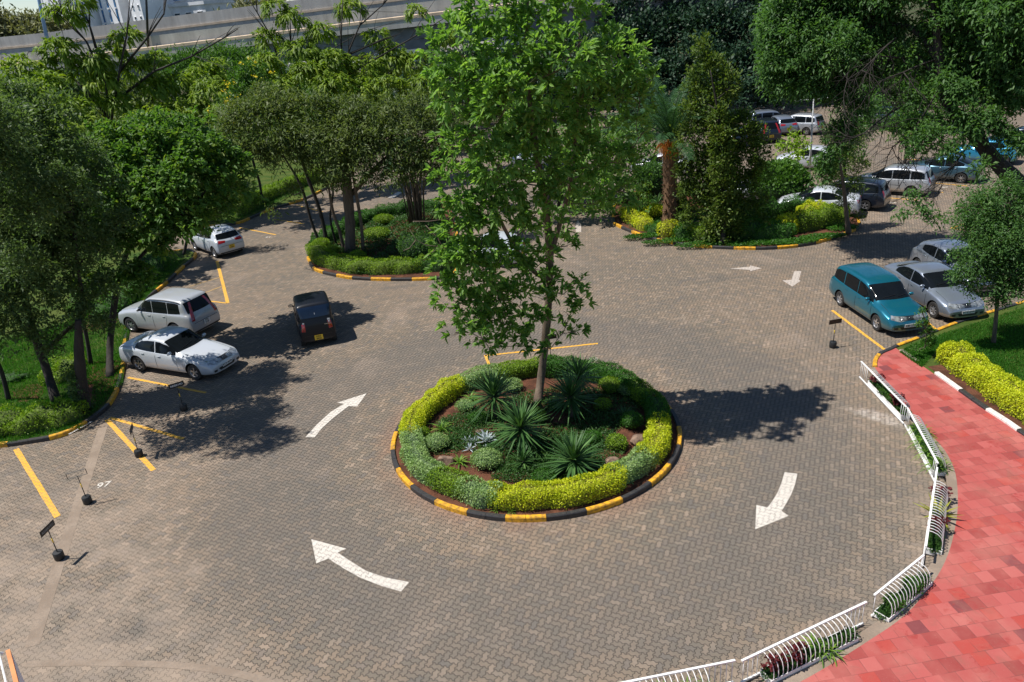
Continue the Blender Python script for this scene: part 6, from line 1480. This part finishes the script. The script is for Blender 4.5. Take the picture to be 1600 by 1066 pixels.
tree('spreading_tree', 'big spreading tree with leaning dark trunk and bare hanging branches on the right', 'tree', b,
     [(t1, [.42,.38,.34,.31,.28,.24,.20,.15,.08]), ([W(1466,95,33), W(1425,45,34), W(1370,40,34.6), W(1300,60,35)], [.13,.10,.07,.04]), ([W(1470,50,33.2), W(1540,50,32.5), W(1590,70,32)], [.12,.09,.05]), ([W(1472,130,32.8), W(1430,85,33.5), W(1400,80,34), W(1360,150,34.2)], [.10,.07,.05,.03])],
     C3(big), 'lf_acacia', 'bark_d', None, 161, .07, 3, dens=21, m=13, Ln=.22, Wd=.075, out=.45, rand=1.0, up=.0, jit=.14, droop=.25, inner=.25, extra=deadtw)
# small fine-leaved tree on the right lawn
b = gz(1552, 537)
tree('fine_leaved_tree', 'small fine leaved tree on the right lawn beside the silver saloon', 'tree', b, [([b, W(1556,500,b[1]), W(1560,450,b[1]), W(1570,380,b[1]), W(1580,310,b[1])], [.075,.07,.06,.045,.02])],
     C3([(1530,320,25,.6),(1570,310,24.5,.7),(1610,330,24,.7),(1510,345,25,.45),(1545,360,24.5,.7),(1590,370,24,.75),(1530,400,24,.55),(1575,410,24,.7),(1505,425,24,.42),(1545,440,24,.55),(1590,450,23.7,.65),(1512,455,23.9,.28),(1620,400,24,.7),(1560,470,24,.35),(1495,400,24.3,.25),(1530,345,24.7,.6),(1560,340,24.5,.7),(1520,370,24.5,.5),(1560,385,24,.7),(1610,370,23.8,.7),(1540,420,24,.5),(1600,420,23.8,.7),(1520,430,24,.4),(1580,450,23.8,.5),(1500,440,24,.3)]),
     'lf_acacia', 'bark', None, 171, .035, 3, dens=40, m=14, Ln=.12, Wd=.045, out=.4, rand=1.0, up=.1, jit=.10, droop=.2, inner=.2)
b = gz(1444, 548)
tree('slim_shrub', 'slim leafy upright shrub in front of the teal estate', 'shrub', b, [([b, W(1447,520,b[1]), W(1440,480,b[1])], [.02,.015,.01])], C3([(1447,540,23.6,.22),(1452,522,23.6,.24),(1443,505,23.6,.20),(1440,488,23.6,.16),(1455,535,23.6,.18),(1434,508,23.6,.12),(1430,548,23.5,.15)]),
     'lf_bright', 'bark', None, 172, .01, 1, dens=60, m=9, Ln=.10, Wd=.045, jit=.04, inner=.1)
hedge('golden_hedge', 'long golden hedge beside the red walkway', gpath([(1478,562),(1508,584),(1545,611),(1585,639),(1630,668),(1710,712),(1850,780)], .1), .80, .72, .09, 'lf_yellow', 181, 1500, .065, None, lump=.07)
# grass
def grass(name, label, polys, n, seed, h=.09):
    rs = np.random.RandomState(seed); P = []
    for (pts, k) in polys:
        A = np.array([G(x, y, .1) for x, y in pts]); 
        u, v = rs.rand(k), rs.rand(k); p = (A[0]*(1-u)[:, None]+A[1]*u[:, None])*(1-v)[:, None]+(A[3]*(1-u)[:, None]+A[2]*u[:, None])*v[:, None]
        P.append(np.stack([p[:, 0], p[:, 1], np.full(k, .098)], 1))
    P = np.concatenate(P); n = len(P); L = rs.uniform(.5, 1.2, n)*h
    tag(leaf_obj(name, P, rs.randn(n, 3)*.45+np.array([0, 0, 1]), unit(rs.randn(n, 3)), L, np.full(n, .012)+L*.05, 'dia', M['lf_grass'], None, (0, 0, 0), seed), label, 'grass', kind='stuff')
grass('grass', 'bright green grass of the right lawn', [([(1405,551),(1440,533),(1465,545),(1440,575)], 9000), ([(1440,533),(1640,468),(1700,640),(1490,552)], 42000),([(1640,468),(2000,380),(2100,620),(1700,640)], 30000)], 0, 191)
grass('grass', 'sunlit green grass of the left lawn', [([(-20,540),(120,500),(150,600),(-20,640)], 30000), ([(100,480),(230,440),(190,560),(120,600)], 16000), ([(300,330),(560,240),(470,300),(370,345)], 12000),([(150,560),(196,545),(192,600),(140,652)], 5000),([(-20,640),(120,610),(130,668),(-20,702)], 12000),([(190,540),(205,490),(290,405),(230,400)], 9000)], 0, 192, .12)

# ================================================================== WHITE RAILINGS WITH PLANTERS
RG = 'white railings with planters along the walkway'
def railing(A, B, label, a0=.0, a1=1.0, H=.62):
    """A to B along the foot; the bars between fractions a0..a1 bulge out over a planter box on the walkway side"""
    A, B = Vector((*A, 0)), Vector((*B, 0)); e = (B-A).normalized(); L = (B-A).length; nrm = Vector((-e.y, e.x, 0))
    if nrm.dot(Vector((*ISL, 0))-A) > 0: nrm = -nrm
    ang = math.atan2(e.y, e.x); root = empty('planter_railing', A, ang, label, 'railing', RG); sgn = 1 if nrm.dot(Vector((-e.y, e.x, 0))) > 0 else -1
    zb = .06
    mb = MB(); mb.box((L/2, 0, H), (L+.04, .045, .028)); mb.build('top_rail', M['white_metal'], root)
    mb = MB(); mb.box((L/2, 0, zb), (L+.02, .035, .035)); mb.build('bottom_rail', M['white_metal'], root)
    n = max(6, int(L/.115)); x0, x1 = L*a0, L*a1
    for k in range(n+1):
        x = .03+(L-.06)*k/n; mb = MB()
        if x0+.02 < x < x1-.02:
            prof = [(0, H-.01), (.10, H-.015), (.20, H-.05), (.285, H-.13), (.325, H-.24), (.335, H-.36), (.325, .17), (.315, .10)]
            mb.tube([(x, sgn*a, z) for a, z in prof], .0085, 6)
        else: mb.tube([(x, 0, zb), (x, 0, H)], .0075, 6)
        mb.build('bar', M['white_metal'], root, smooth=True)
    bw = .31; t = .012; cx = (x0+x1)/2; ln = x1-x0
    mb = MB(); zc, zh = .12, .16
    for (c, d) in (((cx, sgn*.03, zc), (ln, t, zh)), ((cx, sgn*(.03+bw), zc), (ln, t, zh)), ((x0, sgn*(.03+bw/2), zc), (t, bw+t*1.2, zh+.004)), ((x1, sgn*(.03+bw/2), zc), (t, bw+t*1.2, zh+.004)), ((cx, sgn*(.03+bw/2), .05), (ln-.02, bw-.02, .012))): mb.box(c, d)
    mb.build('planter_box', M['white_metal'], root)
    mb = MB(); mb.box((cx, sgn*(.03+bw/2), .115), (ln-.03, bw-.03, .11)); mb.build('soil', M['soil'], root)
    return root, (lambda f: tuple(A + e*(x0+ln*f) + nrm*(.03+bw/2) + Vector((0, 0, .17)))), ln
def planting(at, ln, kinds, seed, labels):
    """low plants along a planter: one leafy row and a few accents"""
    rs = np.random.RandomState(seed); n = int(ln*2600); f = rs.rand(n); P = np.array([at(q) for q in f]) + np.stack([rs.uniform(-.12, .12, n), rs.uniform(-.12, .12, n), rs.rand(n)*.13*(.5+.5*np.sin(f*17+seed))], 1)
    o = np.array(at(.5)); root = empty('planter_herbs', at(.5), 0, labels[0], 'plants', 'herbs growing in the planters'); L = rs.uniform(.03, .075, n)
    leaf_obj('leaves', P-o, rs.randn(n, 3)*.6+np.array([0, 0, .5]), unit(rs.randn(n, 3)*.6+np.array([0, 0, 1])), L, L*.45, 'dia', M['lf_cover'], root, (0, 0, 0), seed)
    for i, (k, fr, lb) in enumerate(kinds):
        c = at(fr)
        if k == 'red': 
            cl = [(c[0]+a*.12, c[1]+b_*.10, c[2]+.14+.08*q, .12, .12, .10) for q, (a, b_) in enumerate(((0, 0), (1, .5), (-1, -.3)))]
            tree('red_leaved_plant', lb, 'plant', c, [([c, (c[0], c[1], c[2]+.2)], [.012, .006])], cl, 'lf_red', 'bark', 'dark red plants in the planters', seed*10+i, .006, 1, dens=200, m=5, Ln=.075, Wd=.05, jit=.02, inner=.4)
        elif k == 'spider': blades('strap_plant', lb, c, 60, .40, .026, 'lf_spider', seed*10+i, 'plant', 'strap leaved plants in the planters', 0, tuft=3, droop=.45, spread=.9)
        elif k == 'agave': blades('golden_strap_plant', lb, c, 17, .62, .075, 'lf_agave', seed*10+i, 'plant', None, 0, droop=.12)
        elif k == 'green': shrub('leafy_herb', lb, (c[0], c[1], c[2]-.02), .2, .28, 'lf_bright', seed*10+i, 1100, .05, 'plant', 'green clumps in the planters', .25)
segs = [
 (G(1343,589,.06), G(1412,662,.06), 'white railing at the narrow upper end of the red walkway', .18, .92,
   [('red', .12, 'dark red plant at the top of the uppermost planter'), ('green', .42, 'green herb clump in the middle of the uppermost planter'), ('red', .72, 'dark red plant in the lower half of the uppermost planter'), ('green', .6, 'second green herb clump in the uppermost planter')], 'herbs in the uppermost planter'),
 (G(1414,664,.06), G(1460,752,.06), 'white railing with strap leaved plants, second from the top of the walkway', .10, .90,
   [('spider', .15, 'strap plant at the top of the second planter'), ('spider', .35, 'strap plant upper middle of the second planter'), ('spider', .58, 'strap plant lower middle of the second planter'), ('spider', .92, 'strap plant at the lower end of the second planter')], 'herbs in the second planter from the top'),
 (G(1459,760,.06), G(1441,884,.06), 'white railing with the golden strap plant, third from the top', .15, .85,
   [('red', .12, 'dark red plant at the top of the third planter'), ('agave', .40, 'golden green strap plant leaning over the red walkway'), ('red', .70, 'dark red plant low on the third railing, hanging over the bricks')], 'herbs in the third planter from the top'),
 (G(1437,900,.06), G(1362,962,.06), 'short white railing before the gap, fourth from the top', .08, .98,
   [('green', .3, 'green herb clump at the upper end of the fourth planter'), ('green', .75, 'green herb clump at the lower end of the fourth planter')], 'herbs in the fourth planter from the top'),
 (G(1348,974,.06), G(1158,1066,.06), 'long white railing at the bottom right of the photo', .16, .86,
   [('red', .66, 'dark red plant in the middle of the long bottom planter'), ('red', .90, 'dark red plant at the lower end of the long bottom planter'), ('spider', .35, 'strap plant in the long bottom planter')], 'herbs in the long bottom planter'),
 (G(1145,1066,.06), G(960,1104,.06), 'white railing cut by the bottom edge of the photo', .2, .95,
   [('spider', .2, 'strap plant in the planter at the bottom edge'), ('spider', .5, 'second strap plant in the planter at the bottom edge')], 'herbs in the planter at the bottom edge')]
for i, (A, B, lb, a0, a1, kinds, hl) in enumerate(segs):
    r_, at, ln = railing(A, B, lb, a0, a1); planting(at, ln, kinds, 400+i, [hl])

# ================================================================== STAIR PARAPET, BOTTOM LEFT
p0 = Vector(W(2, 1000, 7.0)); 
root = empty('stair_parapet', (p0.x-.6, 5.2, 0), 0, 'balcony corner with white bars and terracotta coping at the bottom left', 'balustrade')
q = [Vector(W(x, y, Y)) for x, y, Y in ((12, 1010, 6.6), (22, 1066, 5.9))]
o_ = Vector(root.location)
def loc(p): return Vector(p)-o_
cT = Vector(W(13, 1018, 6.6)); cB = Vector(W(26, 1120, 5.2))
mb = MB(); d = (cB-cT); d.z = 0; L = d.length; ang = math.atan2(d.y, d.x); c = loc((cT+cB)/2); zt = cT.z-o_.z
mb.box((c.x, c.y, zt), (L, .042, .05), ang); mb.build('coping', M['orange_cap'], root)
sd_ = Vector((math.cos(ang+math.pi/2), math.sin(ang+math.pi/2), 0)); 
mb = MB(); mb.box((c.x, c.y, zt/2-.02), (L-.02, .045, zt-.04), ang); mb.build('wall', M['white_wall'], root)
mb = MB(); s2 = -sd_ if sd_.x > 0 else sd_
for k in range(7):
    a = loc(cT)+s2*(.08+.07*k); bb = loc(cB)+s2*(.08+.07*k); mb.tube([(a.x, a.y, zt+.06*k+.05), (bb.x, bb.y, zt+.06*k+.05)], .011, 6)
mb.tube([(loc(cT)+s2*.05)+Vector((0, 0, zt-loc(cT).z)), (loc(cT)+s2*.56)+Vector((0, 0, zt+.5-loc(cT).z))], .02, 6)
mb.build('bars', M['white_metal'], root)

# ================================================================== OVERPASS AND BUILDINGS
A = Vector(W(-250, 139, 112)); B = Vector(W(0, 118, 105)); C = Vector(W(900, 12, 88)); D_ = Vector(W(1500, -52, 82))
line = [A, B, C, D_]
def sweep(mb, pts, prof, m=0):
    """prof: list of (offset away from the viewer, height)"""
    vs = []; n = len(prof)
    for i, p in enumerate(pts):
        a = pts[max(i-1, 0)]; b = pts[min(i+1, len(pts)-1)]; t = (b-a); t.z = 0; t.normalize(); nn = Vector((-t.y, t.x, 0))
        for o, z in prof: vs.append((p.x+nn.x*o, p.y+nn.y*o, p.z+z))
    mb.add(vs, [(i*n+k, (i+1)*n+k, (i+1)*n+(k+1) % n, i*n+(k+1) % n) for i in range(len(pts)-1) for k in range(n)] + [tuple(range(n)), tuple(((len(pts)-1)*n+k) for k in range(n))[::-1]], m)
ov = empty('overpass', tuple(B), 0, 'long concrete road overpass crossing behind the trees', 'overpass'); oB = tuple(B)
LP = []
for i in range(3):
    for k in range(8): LP.append(line[i].lerp(line[i+1], k/8))
LP.append(D_)
mb = MB(); sweep(mb, LP, [(0, 0), (.0, .75), (10.5, .9), (10.5, 0)]); mb.build('deck', M['asphalt'], ov, off=oB)
mb = MB(); sweep(mb, LP, [(-.25, 0), (-.25, .85), (-.02, .85), (-.02, 0)]); mb.build('fascia', M['concrete'], ov, off=oB)
mb = MB(); sweep(mb, LP, [(-.30, .86), (-.30, 1.15), (.05, 1.22), (.05, .86)]); mb.build('ledge', M['peach'], ov, off=oB)
mb = MB(); sweep(mb, LP, [(.35, .8), (.35, 2.35), (.65, 2.35), (.65, .8)]); mb.build('barrier', M['concrete'], ov, off=oB)
mb = MB(); sweep(mb, LP, [(.5, -2.3), (.5, -.02), (2.3, -.02), (2.3, -2.3)]); sweep(mb, LP, [(7, -2.3), (7, -.02), (9, -.02), (9, -2.3)]); mb.build('girder', M['concrete_d'], ov, off=oB)
for k in range(1, 24, 3):
    p = LP[k]; mb = MB(); t = (LP[min(k+1, 24)]-LP[k-1]); t.z = 0; t.normalize(); nn = Vector((-t.y, t.x, 0))
    for o in (1.6, 8): c = p+nn*o; mb.lathe((c.x, c.y, 0), [(.65, -.1), (.65, p.z-2.9)], 16)
    c = p+nn*4.8; mb.box((c.x, c.y, p.z-2.6), (1.4, 9.5, .66), math.atan2(nn.y, nn.x)-math.pi/2); mb.build('pier', M['concrete'], ov, off=oB)
ov2 = empty('overpass', (B.x, B.y+15, B.z), 0, 'second carriageway of the overpass, higher and farther back', 'overpass'); oB2 = (B.x, B.y+15, B.z)
LP2 = [p+Vector((0, 15, 2.6)) for p in LP]
mb = MB(); sweep(mb, LP2, [(0, -.9), (0, .5), (10, .6), (10, -.9)]); mb.build('deck', M['asphalt'], ov2, off=oB2)
mb = MB(); sweep(mb, LP2, [(-.25, -1.0), (-.25, 1.9), (.05, 1.9), (.05, -1.0)]); mb.build('barrier', M['concrete'], ov2, off=oB2)
mb = MB(); sweep(mb, LP2, [(-.36, .25), (-.36, .50), (-.26, .50), (-.26, .25)]); mb.build('ledge', M['peach'], ov2, off=oB2)
mb = MB(); sweep(mb, LP2, [(9.7, .55), (9.7, 1.7), (10, 1.7), (10, .55)]); mb.build('rear_barrier', M['concrete'], ov2, off=oB2)
for k in range(2, 24, 4):
    p = LP2[k]; mb = MB(); mb.lathe((p.x, p.y+5, 0), [(.8, -.1), (.8, p.z-1.0)], 16); mb.build('pier', M['concrete'], ov2, off=oB2)
# blue car on the overpass
pc = LP2[0]
fr_ = min(LP2, key=lambda p: abs(math.atan2(p.x, p.y)-math.atan2(W(668,5,90)[0], 90)))
oc = copy_tree(c_w); repaint(oc, 'sky', 'teal'); oc.location = (fr_.x, fr_.y+2.6, fr_.z+.56); oc.rotation_euler = (0, 0, math.atan2((C-B).y, (C-B).x)); tag(oc, 'blue car driving along the overpass', 'car')
# buildings
def facade(name, label, x0, x1, ytop, Y, cols, rows, wallm, winm, ybot=130, depth=18, bal=False, wfrac=.55, hfrac=.5, skip=None, roof=True, z1=None, rot=-34):
    a = Vector(W(x0, ybot, Y)); b = Vector(W(x1, ybot, Y)); a.z = b.z = 0; zt = z1 or W((x0+x1)/2, ytop, Y)[2]; w = b.x-a.x
    root = empty(name, (a.x+w/2, Y+depth/2, 0), R(rot), label, 'building')
    mb = MB(); mb.box((0, 0, zt/2), (w, depth, zt)); mb.build('wall', M[wallm], root)
    ch = zt/rows; cw = w/cols; nwin = 0
    for r in range(rows):
        z = ch*(r+.5)
        if z < 9: continue
        if bal:
            mb = MB(); mb.box((0, -depth/2-.65, ch*r+.15), (w*.96, 1.3, .28)); mb.box((0, -depth/2-1.26, ch*r+.62), (w*.96, .07, .68)); mb.build('balcony', M['white_wall'], root)
        for c_ in range(cols):
            if skip and (r, c_) in skip: continue
            if nwin > 90: continue
            nwin += 1; x = -w/2+cw*(c_+.5); mb = MB(); mb.box((x, -depth/2-.03, z), (cw*wfrac, .12, ch*hfrac)); wn = mb.build('window', M[winm], root)
            mb = MB(); e = .1
            for (cx_, cz_, dx_, dz_) in ((x, z+ch*hfrac/2+e/2, cw*wfrac+.2, e), (x, z-ch*hfrac/2-e/2, cw*wfrac+.2, e)): mb.box((cx_, -depth/2-.06, cz_), (dx_, .2, dz_))
            s1, s2 = MB(), MB()
            s1.v, s1.f, s1.m = mb.v[:8], mb.f[:6], mb.m[:6]; s2.v, s2.f, s2.m = mb.v[8:], [tuple(q-8 for q in f) for f in mb.f[6:]], mb.m[6:]
            s1.build('lintel', M['white_wall'], wn); s2.build('sill', M['white_wall'], wn)
    if roof: mb = MB(); mb.box((0, 0, zt+.3), (w+.6, depth+.6, .6)); mb.build('roof', M['grey_wall'], root)
    return root
facade('apartment_tower', 'tall white tower left of the blue striped one, behind the far left tree', 118, 172, -140, 175, 3, 12, 'white_wall', 'grey_wall', wfrac=.16, hfrac=1.0)
facade('apartment_tower', 'grey white tower with stacked balconies and blue glass', 172, 206, -130, 172, 2, 14, 'white_wall', 'blue_glass', bal=True, wfrac=.7, hfrac=.55)
facade('apartment_tower', 'white tower with blue vertical bands and small windows', 206, 262, -160, 170, 3, 13, 'white_wall', 'blue_glass', wfrac=.20, hfrac=.9)
facade('apartment_tower', 'plain white tower slab with tiny windows', 262, 290, -120, 166, 2, 14, 'white_wall', 'dark_glass', wfrac=.18, hfrac=.22)
facade('office_block', 'low grey block with a blue window band right of the towers', 290, 400, 5, 168, 4, 4, 'grey_wall', 'dark_glass', wfrac=.4, hfrac=.35)
facade('office_block', 'blue glazed upper storey set behind the low grey block', 286, 372, -20, 172, 9, 7, 'beige_wall', 'blue_glass', wfrac=.85, hfrac=.5)
facade('long_hall', 'long low white hall behind the overpass', 400, 640, 6, 185, 10, 3, 'white_wall', 'grey_wall', wfrac=.2, hfrac=.2)
facade('long_hall', 'pale long building with dark openings behind the overpass, near the blue car', 560, 840, -8, 200, 14, 5, 'beige_wall', 'dark_glass', wfrac=.55, hfrac=.4)
rb = facade('small_house', 'small house with red roof at the far right edge', 1575, 1680, 160, 92, 3, 1, 'beige_wall', 'dark_glass', ybot=200, depth=8, roof=False, z1=2.6, rot=0)
mb = MB(); w_ = 12; mb.add([(-w_/2, -4.6, 2.55), (w_/2, -4.6, 2.55), (w_/2, 4.6, 2.55), (-w_/2, 4.6, 2.55), (-w_/2+1, 0, 4.4), (w_/2-1, 0, 4.4)], [(0,1,5,4), (1,2,5), (2,3,4,5), (3,0,4), (0,3,2,1)]); mb.build('roof', M['roof_red'], rb)
# trees at the horizon
for i, (lb, cl) in enumerate((('olive round tree at the far left, beyond the overpass', [(12,60,160,3.2),(40,58,162,3.4),(-20,55,160,4.5)]), ('olive tree beyond the overpass, next to the white tower', [(68,56,165,3.2),(92,56,168,3.0),(55,62,158,2.8)]), ('grey green tree in front of the long white hall', [(400,34,140,2.4),(430,26,142,2.8),(452,38,138,2.0),(385,24,140,1.6)]), ('small tree in front of the low grey block', [(345,42,140,1.4),(332,44,138,1.1)]), ('trees beyond the right end of the overpass', [(900,30,130,4.5),(860,15,132,4.5),(940,20,128,5)]))):
    b_ = W(cl[0][0], 150, cl[0][2]); bgtree('far_tree', lb, (b_[0], b_[1], 0.0), (cl[0][0], cl[0][1]+20), cl, 'lf_far2', 250+i, r=.4, dens=2.4, m=10, Ln=1.0, Wd=.45, jit=.6, sub=0, group='trees beyond the overpass')
# poles
def pole(name, label, base, top, r, mat, Y, arm=None, cat='lamp post'):
    t = Vector(W(*top, Y)); b = Vector(W(*base, Y)); root = empty(name, tuple(b), 0, label, cat)
    mb = MB(); mb.tube([(0, 0, 0), tuple((t-b)*.5), tuple(t-b)], [r*1.3, r*1.1, r*.8], 10); mb.build('pole', M[mat], root, smooth=True)
    if arm:
        e = t-b
        for s in arm:
            mb = MB(); mb.tube([tuple(e), (e.x+s, e.y, e.z+.05)], .035, 6); o = mb.build('arm', M[mat], root)
            mb = MB(); mb.box((e.x+s*1.12, e.y, e.z+.03), (abs(s)*.4, .22, .09)); mb.build('lamp_head', M['grey_pole'], o)
pole('lamp_post', 'pale blue lamp post on the overpass at the far left', (78, 82), (48, -60), .20, 'blue_pole', 112)
pole('lamp_post', 'thin dark pole in front of the towers', (232, 84), (226, -60), .12, 'black_metal', 100, cat='pole')
pb2 = G(1265, 275); pole('lamp_post', 'pale lamp post with a crossbar of two lamps among the right hand trees', (1265, 275), (1271, 156), .055, 'grey_pole', pb2[1], arm=(-.9, 1.0))
for o in bpy.data.objects:
    for k in ('_L', '_w', '_wf', '_wr'):
        if k in o: del o[k]
